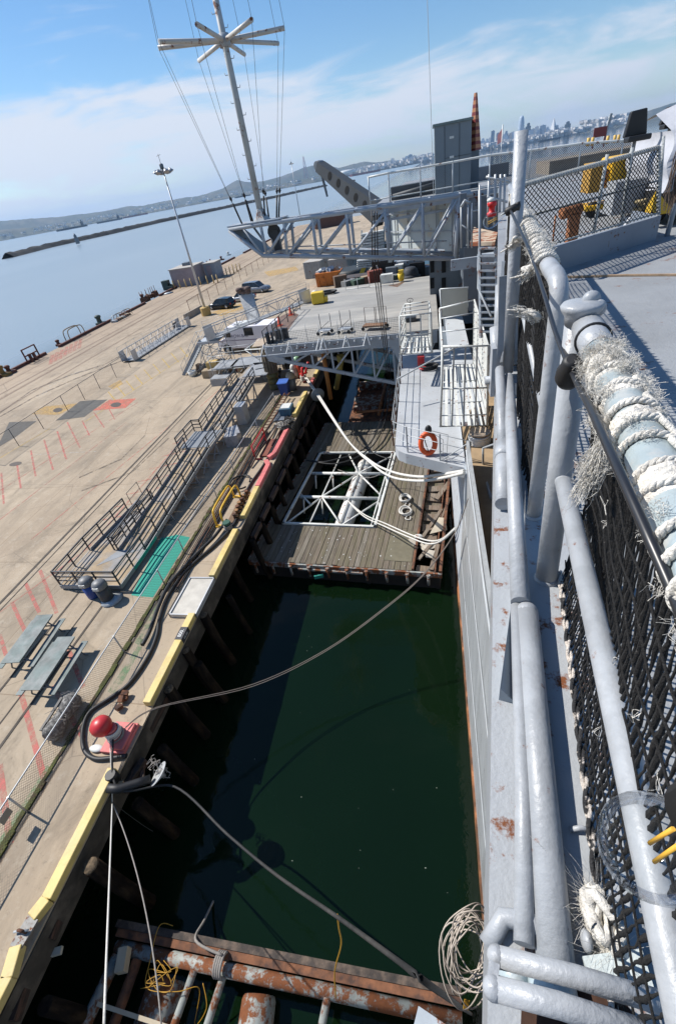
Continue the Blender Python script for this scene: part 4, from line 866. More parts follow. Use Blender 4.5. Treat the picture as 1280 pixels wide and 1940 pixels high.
def gangway(A, B, label, w=1.1, h=1.05, bay=1.0, panel=True, group=None):
    A = V(A); B = V(B); d = (B-A).normalized(); n = V((-d.y, d.x, 0)).normalized()*(w/2); L = (B-A).length; K = int(L/bay); U = V((0, 0, h)); T = thing('gangway', label, 'gangway', A, group)
    for s in (-1, 1):
        b = MB(); b.bar(A+n*s, B+n*s, .07, .12); b.bar(A+n*s+U, B+n*s+U, .06, .07)
        for k in range(K+1):
            p = A+d*(L*k/K)+n*s; b.bar(p, p+U, .045, .045, up=(1, 0, 0))
            if k < K: q = A+d*(L*(k+1)/K)+n*s; b.bar(p if k % 2 else p+U, q+U if k % 2 else q, .04, .04)
        b.build('side_truss', ALU, T)
    b = MB(); b.bar(A+V((0, 0, .03)), B+V((0, 0, .03)), w*.9, .04); b.build('walkway', mat('gangway tread', (.22, .23, .24), .6), T)
    b = MB()
    for s in (-1, 1):
        for k in range(0, K+1, 2): p = A+d*(L*k/K)+n*s+U; b.tube([p, p+V((0, 0, .55))], .015, 5)
        b.tube([A+n*s+U+V((0, 0, .5)), B+n*s+U+V((0, 0, .5))], .012, 5)
    b.build('handrail', GALV, T)
    if panel:
        for e in (A, B-d*.9):
            for s in (-1, 1): b = MB(); b.bar(e+n*s*1.05+U*.5, e+d*.9+n*s*1.05+U*.5, .03, h*.95); b.build('end_panel', ALU, T)
    return T
gangway((-21.3, 42.4, 6.75), (-11.6, 47.2, 8.15), 'aluminium gangway rising from the stair tower to the lowered elevator')
T = gangway(P(243, 684, PZ+.15), P(352, 616, PZ+.15), 'long aluminium gangway lying unused on the pier', w=1.7, h=1.1, bay=.9)
b = MB(); p = P(325, 543, PZ+.6); p = P(327, 545+75, PZ+1.0); b.box((-35.0, 61.6, PZ+.75), (.05, 1.1, .7), R(2)); one('sign_board', b, RAILD, 'black sign board hung on the unused gangway', 'sign')
# propped grey plate beside the cars
b = MB(); p0 = P(480, 610, PZ+2); q = [PY(452, 560, 58), PY(476, 556, 58), PY(492, 606, 56.0), PY(472, 612, 56.0)]; b.prism(q, (.1, .25, -.05)); one('upright_ramp_plate', b, mat('pale plate', (.42, .43, .43), .5, .2, var=.2, vs=1.5), 'tall pale steel plate leaning beside the gangway', 'plate')
b = MB(); q = PY(452, 555, 58)
for k in range(6): b.ball(q+V((random.uniform(-.4, 1.6), random.uniform(-.4, .4), random.uniform(0, .5))), .4, (1.2, 1, .7), 8, 6)
one('tarp_bundle', b, mat('brown tarp', (.12, .085, .075), .9, var=.4, vs=4), 'brown tarp bundle tied on top of the leaning plate', 'tarp')
# ================================================================== VEHICLES AND PIER FURNITURE
TYRE = mat('tyre rubber', (.015, .015, .016), .8); RIM = mat('alloy rim', (.45, .46, .47), .35, .6)
def frame_(o, hd):
    h = V((math.cos(hd), math.sin(hd), 0)); l = V((-h.y, h.x, 0)); o = V(o)
    return lambda x, y, z: o+h*x+l*y+V((0, 0, z))
def wheel(f, x, y, r, w, T):
    c = f(x, y, r); ax = (f(0, 1, 0)-f(0, 0, 0)); s = 1 if y > 0 else -1
    b = MB(); b.lathe([(r*.62, -w/2), (r*.94, -w/2), (r, -w*.3), (r, w*.3), (r*.94, w/2), (r*.62, w/2)], c, 18, axis=ax); b2 = b.build('wheel', TYRE, T)
    b = MB(); b.lathe([(r*.64, -.02), (r*.62, .01), (r*.3, .04), (.01, .045)], c+ax*s*w*.42, 14, axis=ax*s); b.build('rim', RIM, b2)
def car(o, hd, L, Wd, H, paintm, label, kind='hatch'):
    T = thing('parked_car', label, 'car', o); f = frame_(o, hd); hw = Wd/2; g = .18; bl = H*.58
    # stations: x, half width, sill z, beltline z
    st = [(-.5, .80, .38, .62), (-.485, .9, .28, .78), (-.44, .97, .2, .88), (-.2, 1, .17, .93), (.1, 1, .17, .92), (.27, .99, .18, .90), (.38, .96, .2, .84), (.47, .86, .26, .72), (.5, .72, .34, .58)]
    k = bl/.93; vs = []; fs = []
    for x, w_, s0, s1 in st:
        w2 = w_*hw
        for y, z in ((-w2*.9, s0), (-w2, s0+.1), (-w2, s1*.72*k), (-w2*.93, s1*k), (w2*.93, s1*k), (w2, s1*.72*k), (w2, s0+.1), (w2*.9, s0)): vs.append(f(x*L, y, z))
    n = 8
    for i in range(len(st)-1):
        for j in range(n): fs.append((i*n+j, i*n+(j+1) % n, (i+1)*n+(j+1) % n, (i+1)*n+j))
    fs += [list(range(n))[::-1], [(len(st)-1)*n+j for j in range(n)]]
    b = MB(); b.add(vs, fs, True); b.build('body', paintm, T)
    if kind == 'sedan': rf = [(-.36, bl-.02), (-.22, H-.04), (-.02, H), (.08, H-.04), (.26, bl-.03)]
    elif kind == 'suv': rf = [(-.485, bl-.02), (-.43, H-.05), (-.1, H), (.07, H-.05), (.24, bl-.02)]
    else: rf = [(-.48, bl-.05), (-.40, H-.08), (-.14, H), (.06, H-.04), (.26, bl-.03)]
    for part, m_, wsc, pad in (('glasshouse', GLASS, .86, 0), ('roof', paintm, .80, .012)):
        b = MB(); vs = []
        if part == 'glasshouse':
            for x, z in rf: ww = hw*(.93-.20*(z-bl)/(H-bl)); vs += [f(x*L, -ww, z), f(x*L, ww, z)]
            m = len(rf); fs = [[2*i for i in range(m)], [2*i+1 for i in range(m)][::-1]]+[(2*i, 2*i+1, 2*i+3, 2*i+2) for i in range(m-1)]+[(0, 2*(m-1), 2*(m-1)+1, 1)]
            b.add(vs, fs); b.build('glasshouse', m_, T)
        else:
            q = rf[1:4]; ww = hw*.76
            for i in range(2): b.bar(f(q[i][0]*L, 0, q[i][1]+.012), f(q[i+1][0]*L, 0, q[i+1][1]+.012), ww*2, .035)
            for s in (-1, 1):
                for x in (-.14, .02): b.bar(f(x*L, s*hw*.925, bl), f(x*L-.05, s*hw*.76, H-.03), .06, .03)
                for i in (0, 3): b.bar(f(rf[i][0]*L, s*hw*.90, rf[i][1]), f(rf[i+1][0]*L, s*hw*.755, rf[i+1][1]), .07, .05)
            b.build('roof', m_, T)
    for x in (-.31, .31):
        for s in (-1, 1): wheel(f, x*L, s*(hw-.08), .33, .2, T)
    for s in (-1, 1):
        b = MB(); b.box(f(L*.465, s*hw*.62, bl*.66), (.22, .32, .12), hd); b.build('headlight', mat('lamp glass', (.6, .62, .65), .15), T)
        b = MB(); b.box(f(-L*.485, s*hw*.78, bl*.83), (.12, .26, .22), hd); b.build('taillight', mat('tail lamp red', (.35, .01, .01), .25), T)
    return T
blk = mat('black car paint', (.012, .016, .02), .18, .2, var=.05); slv = mat('silver car paint', (.42, .44, .46), .25, .5, var=.05); gry = mat('grey car paint', (.20, .22, .25), .25, .5, var=.05)
p = P(417, 587, PZ); car((-32.2, 72.6, PZ), R(168), 4.5, 1.8, 1.55, blk, 'black hatchback parked next to the floodlight pole', 'hatch')
car((-29.9, 76.2, PZ), R(168), 4.5, 1.78, 1.45, slv, 'silver sedan half hidden behind the black hatchback', 'sedan')
car((-29.2, 82.0, PZ), R(348), 5.0, 1.95, 1.75, gry, 'grey minivan, farthest of the three parked cars', 'suv')
# white step van
VANW = mat('van white paint', (.80, .78, .82), .35, var=.05, dirt=.08)
o = V((-19.3, 48.7, PZ)); hd = R(170); f = frame_(o, hd); T = thing('step_van', 'white step van with blue lettering parked under the elevator corner', 'van', o)
b = MB(); hw = 1.15
prof = [(-3.5, .55), (2.3, .55), (3.45, .6), (3.55, 1.25), (3.0, 1.55), (2.55, 1.72), (2.25, 2.68), (2.0, 2.82), (-3.5, 2.82)]
b.prism([f(x, -hw, z) for x, z in prof], f(0, 2*hw, 0)-f(0, 0, 0)); b.build('body', VANW, T, bevel=.06)
b = MB(); b.prism([f(x, -hw*.92, z) for x, z in [(2.62, 1.74), (2.64, 1.80), (2.36, 2.66), (2.30, 2.66)]], f(0, 1.84*hw, 0)-f(0, 0, 0)); b.build('windscreen', mat('green tinted glass', (.05, .10, .07), .08), T)
for s in (1, -1):
    b = MB(); b.box(f(2.0, s*(hw+.008), 2.15), (.62, .03, .75), hd); b.build('cab_window', GLASS, T)
    b = MB(); b.box(f(-.6, s*(hw+.008), 2.25), (1.1, .03, .8), hd); b.build('side_window', GLASS, T)
    b = MB(); b.box(f(.4, s*(hw+.006), 1.42), (5.9, .02, .07), hd); b.box(f(.4, s*(hw+.006), 0.86), (5.9, .02, .04), hd); b.box(f(1.3, s*(hw+.006), 2.62), (1.4, .02, .05), hd); b.build('stripe', mat('purple stripe', (.10, .06, .14), .4), T)
    b = MB(); b.box(f(1.75, s*(hw+.01), 1.2), (1.0, .012, 1.1), hd); b.build('door', mat('van door', (.60, .59, .63), .4), T)
b = MB(); b.bar(f(2.6, hw, 2.1), f(2.75, hw+.3, 2.1), .03, .03); b.box(f(2.78, hw+.34, 2.0), (.08, .2, .45), hd); b.build('mirror', BLACK, T)
for x in (2.55, -2.3):
    for s in (-1, 1): wheel(f, x, s*(hw-.1), .42, .28, T)
b = MB()
for s in (-1, 1): b.lathe([(.55, -.02), (.55, .02)], f(2.55, s*(hw+.0), .48), 18, axis=f(0, 1, 0)-f(0, 0, 0))
b.build('wheel_arch', TYRE, T)
b = MB(); b.box(f(3.58, 0, .6), (.12, 2.1, .18), hd); b.build('bumper', DGREY, T)
b = MB(); b.box(f(-.3, 0, 2.9), (2.2, 1.6, .12), hd); b.box(f(1.0, .3, 2.92), (.6, .6, .16), hd); b.build('roof_rack', WHITE, T)
# lettering on the side that faces the basin (towards -Y)
mtx = Matrix.Translation(f(.75, hw+.012, 1.85)) @ Matrix.Rotation(hd+R(180), 4, 'Z') @ Matrix.Rotation(R(90), 4, 'X')
text('CROW-BAR', .46, mat('navy lettering', (.02, .03, .12), .4), T, mtx)
# ------------------------------------------------------------------ floodlight poles
def flood(base, topz, label, r=.19, block=True):
    base = V(base); T = thing('light_pole', label, 'light pole', base)
    b = MB(); b.tube([base, V((base.x, base.y, topz))], r, 12, r2=r*.45); b.build('pole', ALU, T)
    if block: b = MB(); b.lathe([(.75, 0), (.75, 1.1), (.65, 1.2), (.2, 1.22)], base, 10, smooth=False); b.build('base_block', mat('ochre painted block', (.45, .30, .10), .7, dirt=.4), T)
    b = MB(); c = V((base.x, base.y, topz)); b.lathe([(.5, -.3), (.55, -.25), (.5, -.2)], c, 12); b.lathe([(.25, -.1), (.28, .4), (.2, .5)], c, 8); b.build('head_frame', DGREY, T)
    for k in range(6):
        a = k*math.pi/3+.3; d = V((math.cos(a), math.sin(a), 0)); p = c+d*.95+V((0, 0, -.3)); b = MB(); b.tube([c+d*.3+V((0, 0, -.25)), p], .05, 5); b.lathe([(.12, .25), (.36, -.15), (.36, -.22)], p, 10, axis=V((-d.x*.5, -d.y*.5, 1))); b.build('floodlamp', mat('lamp housing', (.30, .31, .33), .35, .4), T)
    b = MB(); b.tube([c+V((0, 0, .4)), c+V((0, 0, 1.5))], .03, 5); b.tube([c+V((-.3, 0, 1.3)), c+V((.3, 0, 1.4))], .025, 5); b.build('aerial', DGREY, T)
pb_ = P(392, 597, PZ); flood(pb_, top(pb_, 314, 318), 'tall grey floodlight pole with ochre base beside the black car')
pb_ = P(568, 408, PZ); flood(pb_, top(pb_, 555, 308), 'far floodlight pole near the end of the pier', .26, False)
# ------------------------------------------------------------------ sheds with ochre bollards
LIL = mat('lilac grey shed wall', (.33, .27, .28), .8, var=.1, vs=.8, dirt=.2); ROOFC = mat('shed roof', (.40, .37, .33), .8, var=.15, vs=.7)
def shed(x, y, w_, l, h, m_, label, rz=0, unit=False):
    T = thing('pump_shed', label, 'shed', (x, y, PZ)); b = MB(); b.box((x, y, PZ+h*.64), (w_, l, h*.72), rz); b.build('wall', m_, T)
    b = MB(); b.box((x, y, PZ+h*.14), (w_+.03, l+.03, h*.28), rz); b.build('plinth', mat('shed plinth', (.26, .25, .27), .8), T)
    b = MB(); b.box((x, y, PZ+h+.05), (w_+.25, l+.25, .16), rz); b.build('roof', ROOFC, T)
    b = MB(); b.box((x-.2, y-l/2-.02, PZ+h*.58), (w_*.42, .05, h*.62), rz); b.build('door', mat('shed door', (.30, .245, .255), .7), T)
    if unit: b = MB(); b.box((x, y+.8, PZ+h+.4), (1.4, 1.8, .6), rz); b.build('roof_unit', DGREY, T)
shed(-51.3, 103.0, 5.2, 6.2, 3.4, LIL, 'lilac grey pump shed on the far edge of the pier', 0, True)
shed(-46.8, 106.6, 2.6, 4.0, 3.1, mat('blue grey shed', (.25, .28, .32), .7), 'smaller blue grey shed right of the lilac one')
OCH = mat('ochre post paint', (.50, .36, .16), .7, dirt=.3)
for i, x in enumerate((-53.2, -51.8, -50.4, -49.1, -47.0, -45.4, -44.0, -43.1)):
    b = MB(); b.tube([(x, 98.6, PZ), (x, 98.6, PZ+1.5)], .13, 8); b.ball((x, 98.6, PZ+1.5), .13, n=8, m=5); one('guard_post', b, OCH, 'ochre guard post in the row before the sheds', 'post', 'ochre posts before the sheds')
for i in range(9):
    b = MB(); x = -44.6+(i % 3)*.9; y = 108+(i//3)*2.2; b.tube([(x, y, PZ), (x, y, PZ+1.4)], .12, 8); one('guard_post', b, OCH, 'ochre guard post in the cluster right of the sheds', 'post', 'ochre posts right of the sheds')
b = MB(); q = P(316, 549, PZ); b.box(q+V((.3, 0, .9)), (1.3, 1.4, 1.8)); b.box(q+V((1.5, -.6, .35)), (1.2, 1.0, .7)); b.tube([q+V((.9, 0, 1)), q+V((1.9, -.5, .8))], .2, 7); one('winch_box', b, mat('dark green box', (.045, .07, .06), .6), 'dark green machine box at the pier edge left of the lilac shed', 'machine')
b = MB(); b.lathe([(1.1, 0), (1.2, .08), (.3, .2)], P(318, 556, PZ), 12); one('hatch_cover', b, GALV, 'round pale hatch cover on the pier near the dark green box', 'hatch')
# far edge fittings
GREENB = mat('green bollard paint', (.05, .08, .065), .6, rust=.3)
def cleat(px, py, label, m=GREENB, s=1.0):
    c = P(px, py, PZ); b = MB(); b.lathe([(.5*s, 0), (.42*s, .2), (.35*s, .9*s), (.5*s, 1.05*s), (.52*s, 1.3*s), (.3*s, 1.45*s)], c, 12); b.box(c+V((.3*s, 0, .15)), (1.6*s, 1.2*s, .3)); return one('edge_bollard', b, m, label, 'bollard')
cleat(191, 614, 'dark green mooring bollard on the far edge of the pier'); cleat(113, 655, 'low dark cleat on the far pier edge beyond the brown rail', RK, .6); cleat(20, 707, 'rusty cleat at the left end of the far pier edge', RK, .7); cleat(272, 569, 'brown mooring fitting amid rusty gear on the far edge', RK, .8); cleat(433, 484, 'small white mooring post on the distant pier edge', WHITE, .7); cleat(420, 493, 'squat brown mooring post on the distant pier edge', RK, .7); cleat(8, 712, 'ochre rusty winch at the very left of the far pier edge', mat('ochre rust', (.25, .15, .04), .8), .9)
def uframe(pts, label, m, r=.09, h=1.25):
    b = MB(); q = [P(x, y, PZ) for x, y in pts]
    for a, c in zip(q[:-1], q[1:]): b.tube(spline([a, a+V((0, 0, h*.75)), a.lerp(c, .15)+V((0, 0, h)), c.lerp(a, .15)+V((0, 0, h)), c+V((0, 0, h*.75)), c], 4), r, 7)
    return one('edge_rail', b, m, label, 'rail')
b = MB(); a = P(55, 690, PZ); c = P(78, 678, PZ); 
for p in (a, c): b.bar(p, p+V((0, 0, 1.9)), .14, .14)
for h in (1.85, 1.0): b.bar(a+V((0, 0, h)), c+V((0, 0, h)), .12, .14)
m1 = a.lerp(c, .35); b.bar(m1, m1+V((0, 0, 1.1)), .3, .3); m1 = a.lerp(c, .65); b.bar(m1, m1+V((0, 0, 1.0)), .3, .3)
one('edge_rail', b, RK, 'square dark brown frame rail with two stubs on the far pier edge', 'rail')
b = MB(); a = P(127, 648, PZ); c = P(155, 634, PZ)
for dx in (0, .8): b.tube(spline([a+V((dx, 0, 0)), a+V((dx, .1, 1.2)), a.lerp(c, .2)+V((dx, 0, 1.6)), c.lerp(a, .2)+V((dx, 0, 1.6)), c+V((dx, -.1, 1.2)), c+V((dx, 0, 0))], 5), .07, 7)
one('edge_rail', b, mat('rusted ochre tube', (.26, .17, .07), .7, var=.3), 'rounded ochre tube rail on the far pier edge', 'rail')
b = MB()
for k in range(8): q = P(272+k*3.6, 573-k*2.0, PZ); b.box(q+V((0, 0, .35)), (.8, .5, .6+random.random()*.6), random.random()*3, random.uniform(-.4, .4)); b.tube([q, q+V((random.uniform(-.6, .6), .5, 1.8))], .06, 5)
one('edge_gear', b, RUST, 'heap of rusty gear piled on the far pier edge', 'gear')
for k in range(6):
    q = P(212+k*5, 612-k*2.6, PZ); b = MB(); b.tube(spline([q, q+V((.2, .3, .9)), q+V((.8, .8, 1.0)), q+V((1, 1, .1))], 4), .05, 5); b.box(q+V((.3, .5, .15)), (.9, .7, .3)); one('edge_gear', b, [GALV, RUST, mat('junk tan', (.32, .25, .16))][k % 3], 'bent pipe gear strewn along the far pier edge', 'gear', 'gear strewn along the far edge')
b = MB()
for x in (390, 396, 402): q = P(x, 514-(x-390)*.55, PZ); b.bar(q, q+V((0, 0, 2.0)), .25, .25)
q = P(388, 516, PZ); b.box(q+V((1.6, .6, .5)), (3.4, 1.2, 1.0)); one('edge_gear', b, mat('dark red gear', (.22, .05, .035), .7), 'dark red machine on the pier edge right of the sheds', 'machine')
# ------------------------------------------------------------------ containers, skip and clutter beyond the elevator
def container(c, sx, sy, sz, m_, label, rz=0, rooftop=None):
    T = thing('container', label, 'container', c); b = MB(); b.box((c[0], c[1], c[2]+sz/2), (sx, sy, sz), rz)
    n = int(sx/.5)
    b.build('body', m_, T)
    b = MB(); mt = Matrix.Translation(V(c)) @ Matrix.Rotation(rz, 4, 'Z')
    for k in range(n): q = mt @ V((-sx/2+sx*(k+.5)/n, -sy/2-.03, sz/2)); b.box(q, (sx/n*.5, .06, sz*.9), rz)
    n2 = int(sy/.5)
    for k in range(n2):
        for s in (-1, 1): q = mt @ V((s*(sx/2+.03), -sy/2+sy*(k+.5)/n2, sz/2)); b.box(q, (.06, sy/n2*.5, sz*.9), rz)
    b.build('ribs', m_, T)
    b = MB(); b.box((c[0], c[1], c[2]+sz+.04), (sx+.06, sy+.06, .08), rz); b.build('roof', rooftop or ROOFC, T); return T
gc = mat('grey container', (.30, .31, .30), .6, rust=.2, rs=1.2)
container((-19.6, 92.5, PZ), 3.2, 9, 2.6, gc, 'grey container at the left beyond the orange skip', R(-8))
container((-14.6, 90.5, PZ), 3.4, 9, 2.7, gc, 'grey container just right of the other one beyond the skip', R(-8))
container((-33.5, 190, PZ), 13, 4, 4.0, mat('brown container', (.12, .06, .045), .7), 'distant brown container seen through the boom', R(20))
T = thing('skip', 'orange rubbish skip heaped with scrap beyond the lowered elevator', 'skip', (-15.8, 80.5, PZ)); c = V((-15.8, 80.5, PZ))
b = MB(); b.prism([c+V(p) for p in ((-2.1, -1.2, 0), (2.1, -1.2, 0), (2.1, -1.5, 2.0), (-2.1, -1.5, 2.0))], (0, 2.6, 0)); b.build('bin', mat('orange skip paint', (.50, .15, .02), .5, rust=.3, rs=1.5), T)
b = MB()
for k in range(4): b.box(c+V((-1.6+k*1.07, -1.42, 1.0)), (.12, .16, 1.9))
b.build('rib', mat('orange skip paint', (.50, .15, .02)), T)
for k in range(10):
    b = MB(); q = c+V((random.uniform(-1.8, 1.8), random.uniform(-.9, .9), 2.0)); b.box(q, (random.uniform(.4, 1.4), random.uniform(.3, .9), random.uniform(.3, 1.0)), random.random()*3, random.uniform(-.7, .7)); one('scrap', b, [mat('scrap blue', (.10, .14, .20), .6), GALV, WHITE, JUNK[0]][k % 4], 'scrap piece heaped in the orange skip', 'scrap', 'scrap heaped in the skip')
crates([(-11.8, 79, PZ, .9, .8, .9, WHITE, 'white box beside the orange skip'), (-10.2, 84, PZ, .9, .9, 1.2, JUNK[3], 'tan box on the pier right of the orange skip')], None, 'crate')
# rack of white louvre panels, yellow lift arm, drum, railing
t = thing('louvre_rack', 'stack of white louvred stair panels beyond the elevator seen through the boom', 'rack', (-6, 74, 8))
b = MB(); o = PY(690, 470, 66)
for k in range(11): a = PY(684, 445+k*5.5, 70); c = PY(727, 437+k*5.5, 70); b.bar(a, c, 1.2, .22)
b.build('slats', WHITE, t); b = MB()
for x in (685, 706, 727): b.bar(PY(x, 505, 70), PY(x, 436-(x-685)*.18, 70), .2, .2)
b.build('uprights', WHITE, t)
b = MB()
for k in range(4): b.bar(PY(676, 494+k*4, 62), PY(726, 498+k*4-8, 62), .8, .14)
for x in (678, 700, 724): b.bar(PY(x, 492-(x-678)*.04, 62), PY(x, 510, 62), .12, .12)
one('louvre_stack', b, WHITE, 'white louvred panel lying lower beneath the boom', 'panel')
b = MB(); b.bar(PY(676, 538, 62), PY(690, 505, 62), .5, .5); one('lift_arm', b, mat('yellow lift paint', (.60, .45, .05), .5), 'yellow lift arm propped beyond the far edge of the elevator', 'arm')
b = MB(); c = P(668, 532, PZ); b.lathe([(2.6, 0), (2.7, 1.6), (2.3, 1.9)], c, 18); one('round_tub', b, mat('black tub', (.03, .035, .035), .6), 'dark round tub beyond the far edge of the elevator', 'tub')
COV = mat('black cover', (.03, .035, .045), .7, var=.4, vs=1.2, bump=.6, bs=3)
b = MB(); c = PY(775, 525, 53); nC = 16
for (sx, sy, z0, z1, k_) in ((1.15, 1.0, -1.3, .1, 0), (.75, .8, .1, .75, 1)):
    b.lathe([(sx*(1+.12*math.sin(z*5)), z) for z in [z0+(z1-z0)*q/5 for q in range(6)]]+[(sx*.7, z1+.18), (.05, z1+.22)], c+V((.12*k_, 0, 0)), 9)
one('covered_machine', b, COV, 'machine under a black cover at the far right of the elevator', 'machine')
for k, (px, py, w_, h_, m_, lab) in enumerate(((742, 512, 1.3, 2.2, 1, 'dark grey cabinet behind the bent white pipes'), (756, 508, .9, 2.6, 0, 'white column left of the black covered machine'), (790, 505, 1.6, 2.9, 2, 'dark crate stack right of the black covered machine'), (803, 512, 1.4, 2.4, 1, 'dark grey cabinet beside the hangar bulkhead'), (725, 498, 2.4, 1.8, 2, 'black skid of machinery under the louvred panel'), (770, 497, 3.6, 1.6, 3, 'weathered pale beam above the black covered machine'))):
    c = PY(px, py, 54.5+k*.25); b = MB(); b.box((c.x, c.y, c.z-h_*.35), (w_, .9, h_)); b.box((c.x+w_*.2, c.y-.5, c.z), (w_*.4, .2, h_*.3)); b.box((c.x-w_*.25, c.y-.48, c.z-h_*.4), (w_*.3, .12, h_*.5))
    one('stored_cabinet', b, [WHITE, DGREY, BLACK, GREY2][m_], lab, 'cabinet')
b = MB(); b.box((-3.5, 57.5, 6.2), (12, 4, 3.4)); b.box((-3.5, 55.4, 8.1), (12, .3, .3)); one('loading_barge', b, mat('dark barge side', (.06, .062, .065), .8, var=.4, vs=.8, rust=.4), 'dark rusty barge deck moored beyond the far edge of the elevator', 'barge')
b = MB()
for k in range(5): b.tube(spline([PY(712+k*3, 503+k*5, 55), PY(722+k*4, 516+k*3, 55), PY(735, 520+k*3, 55), PY(750, 508+k*4, 55)], 4), .09, 5)
one('pipe_bundle', b, WHITE, 'bundle of bent white pipes beyond the elevator', 'pipes')
b = MB(); q = PY(733, 530, 51.5); b.box(q+V((0, 0, 0)), (1.2, .8, 1.1)); one('white_locker', b, WHITE, 'white locker at the far edge of the elevator', 'locker')
for k in range(8):
    x = 640+k*17; z0 = 8.0; q = PY(x, 545-(x-640)*.05, 52); b = MB(); b.box(V((q.x, 53+random.random()*2, 7.2+random.random())), (random.uniform(.5, 1.6), .8, random.uniform(.6, 1.8)), random.random()); one('stored_gear', b, JUNK[k % 5], 'odd stored gear beyond the far edge of the elevator', 'gear', 'gear beyond the elevator')
# ================================================================== TIMBER CAMEL BARGE
CZ = 1.2
def planks_mat(name, col, col2):
    return mat(name, col, .85, var=.25, vs=2.2, col2=col2, c2s=.55, c2lo=.4, c2hi=.62, bump=.6, bs=18, stretch=(9, .8, 9), dirt=.25)
PLKB = planks_mat('dark weathered planks', (.105, .085, .065), (.14, .12, .085)); PLKC = planks_mat('pale weathered planks', (.19, .165, .135), (.13, .115, .085)); PLK = planks_mat('weathered grey planks', (.155, .125, .095), (.115, .10, .06)); PLK2 = planks_mat('brown weathered planks', (.16, .115, .08), (.20, .165, .13))
A0 = P(470, 1064, CZ); A1 = P(835, 1088, CZ); B0 = P(588, 800, CZ); B1 = P(850, 806, CZ)
A0 = V((-10.2, 17.15, CZ)); A1 = V((0.25, 16.2, CZ)); ux = (A1-A0).normalized(); uy = V((-ux.y, ux.x, 0)); WB = (A1-A0).length
def cb(x, y, z=CZ): p = A0+ux*x+uy*y; return V((p.x, p.y, z))
def cinv(px, py, z=CZ): p = P(px, py, z)-A0; return (p.dot(ux), p.dot(uy))
h0 = cinv(548, 992); h1 = cinv(718, 998); h2 = cinv(742, 858); h3 = cinv(603, 858)
HX0, HX1, HY0, HY1 = (h0[0]+h3[0])/2-.1, (h1[0]+h2[0])/2, h0[1], (h2[1]+h3[1])/2
LB = 16.6; EDGE = cinv(782, 1075)[0]
T = thing('camel_barge', 'square weathered timber barge with an open well floating between pier and ship', 'barge', cb(WB/2, LB/2, 0))
b = MB(); pw = .30
def plank(b, x, y0, y1, w_=pw, z=CZ):
    b.cur = random.choice((0, 0, 1, 2)); zz_ = z+random.uniform(-.016, .016); b.add([cb(x, y0, zz_), cb(x+w_-.028, y0, zz_), cb(x+w_-.028, y1, zz_), cb(x, y1, zz_), cb(x, y0, zz_-.1), cb(x+w_-.02, y0, zz_-.1), cb(x+w_-.02, y1, zz_-.1), cb(x, y1, zz_-.1)], [(0,1,2,3), (7,6,5,4), (0,4,5,1), (1,5,6,2), (2,6,7,3), (3,7,4,0)])
x = 0.02
while x < EDGE-.05:
    if x+pw < HX0 or x > HX1:
        br = sorted([0]+[random.uniform(2, LB-2) for _ in range(2)]+[LB])
        for i in range(3): plank(b, x, br[i]+.005, br[i+1]-.005)
    else: plank(b, x, random.uniform(-.03, .05), HY0-.12); plank(b, x, HY1+.12, LB)
    x += pw
b.build('deck_planks', [PLK, PLKB, PLKC], T)
b = MB()
for k in range(120):
    xx = random.uniform(.2, WB-1.6); yy = random.choice((random.uniform(.1, HY0-.2), random.uniform(.1, LB)))
    if HX0-.2 < xx < HX1+.2 and HY0-.2 < yy < HY1+.2: continue
    s = random.uniform(.012, .045); b.face([cb(xx+s*math.cos(j*1.05)*random.uniform(.5, 1.3), yy+s*1.4*math.sin(j*1.05)*random.uniform(.5, 1.3), CZ+.022) for j in range(6)])
b_ = b.build('droppings', mat('bird droppings', (.46, .45, .42), .9), T); b_['kind'] = 'stuff'
b = MB(); b.face([cb(EDGE-1.55, .6, CZ+.02), cb(EDGE-.12, .6, CZ+.02), cb(EDGE-.12, 3.0, CZ+.02), cb(EDGE-1.5, 3.0, CZ+.02)]); b.build('plywood_patch', mat('mossy plywood', (.14, .125, .085), .9, var=.15, vs=3), T)
# broken right hand side with open framing
b = MB(); y = 3.0
while y < LB-.3:
    b.bar(cb(EDGE+.06, y, CZ-.36), cb(WB-.4, y+random.uniform(-.06, .06), CZ-.36), .30, .06); y += .33
b.build('under_boards', PLK, T)
b = MB()
for y in (0.4, 1.2, 2.0, 2.7, 3.6, 4.6, 5.5, 6.6, 7.4, 8.5, 9.6, 10.6, 11.5, 12.5):
    L0 = EDGE+.12+random.uniform(-.03, .08); L1 = WB-.25-random.uniform(0, .5)
    if y in (2.0, 1.2): continue
    b = MB(); b.bar(cb(L0, y, CZ-.22), cb(L1, y+random.uniform(-.1, .15), CZ-.22), random.uniform(.35, .8), .09); b.build('loose_board', PLK2, T)
for q in (((EDGE+.2, .9), (WB-.6, 2.3), .16), ((EDGE+.15, 2.4), (EDGE+1.1, 5.2), .18), ((EDGE+1.1, 4.2), (EDGE+1.5, 6.3), .12), ((EDGE+.7, 6.2), (EDGE+1.4, 8.0), .30), ((EDGE+.9, .2), (EDGE+1.1, 2.1), .22), ((EDGE+.5, 3.3), (WB-.4, 3.5), .14)):
    b = MB(); b.bar(cb(*q[0], CZ-.08), cb(*q[1], CZ-.05), q[2], .09); b.build('loose_board', PLK2, T)
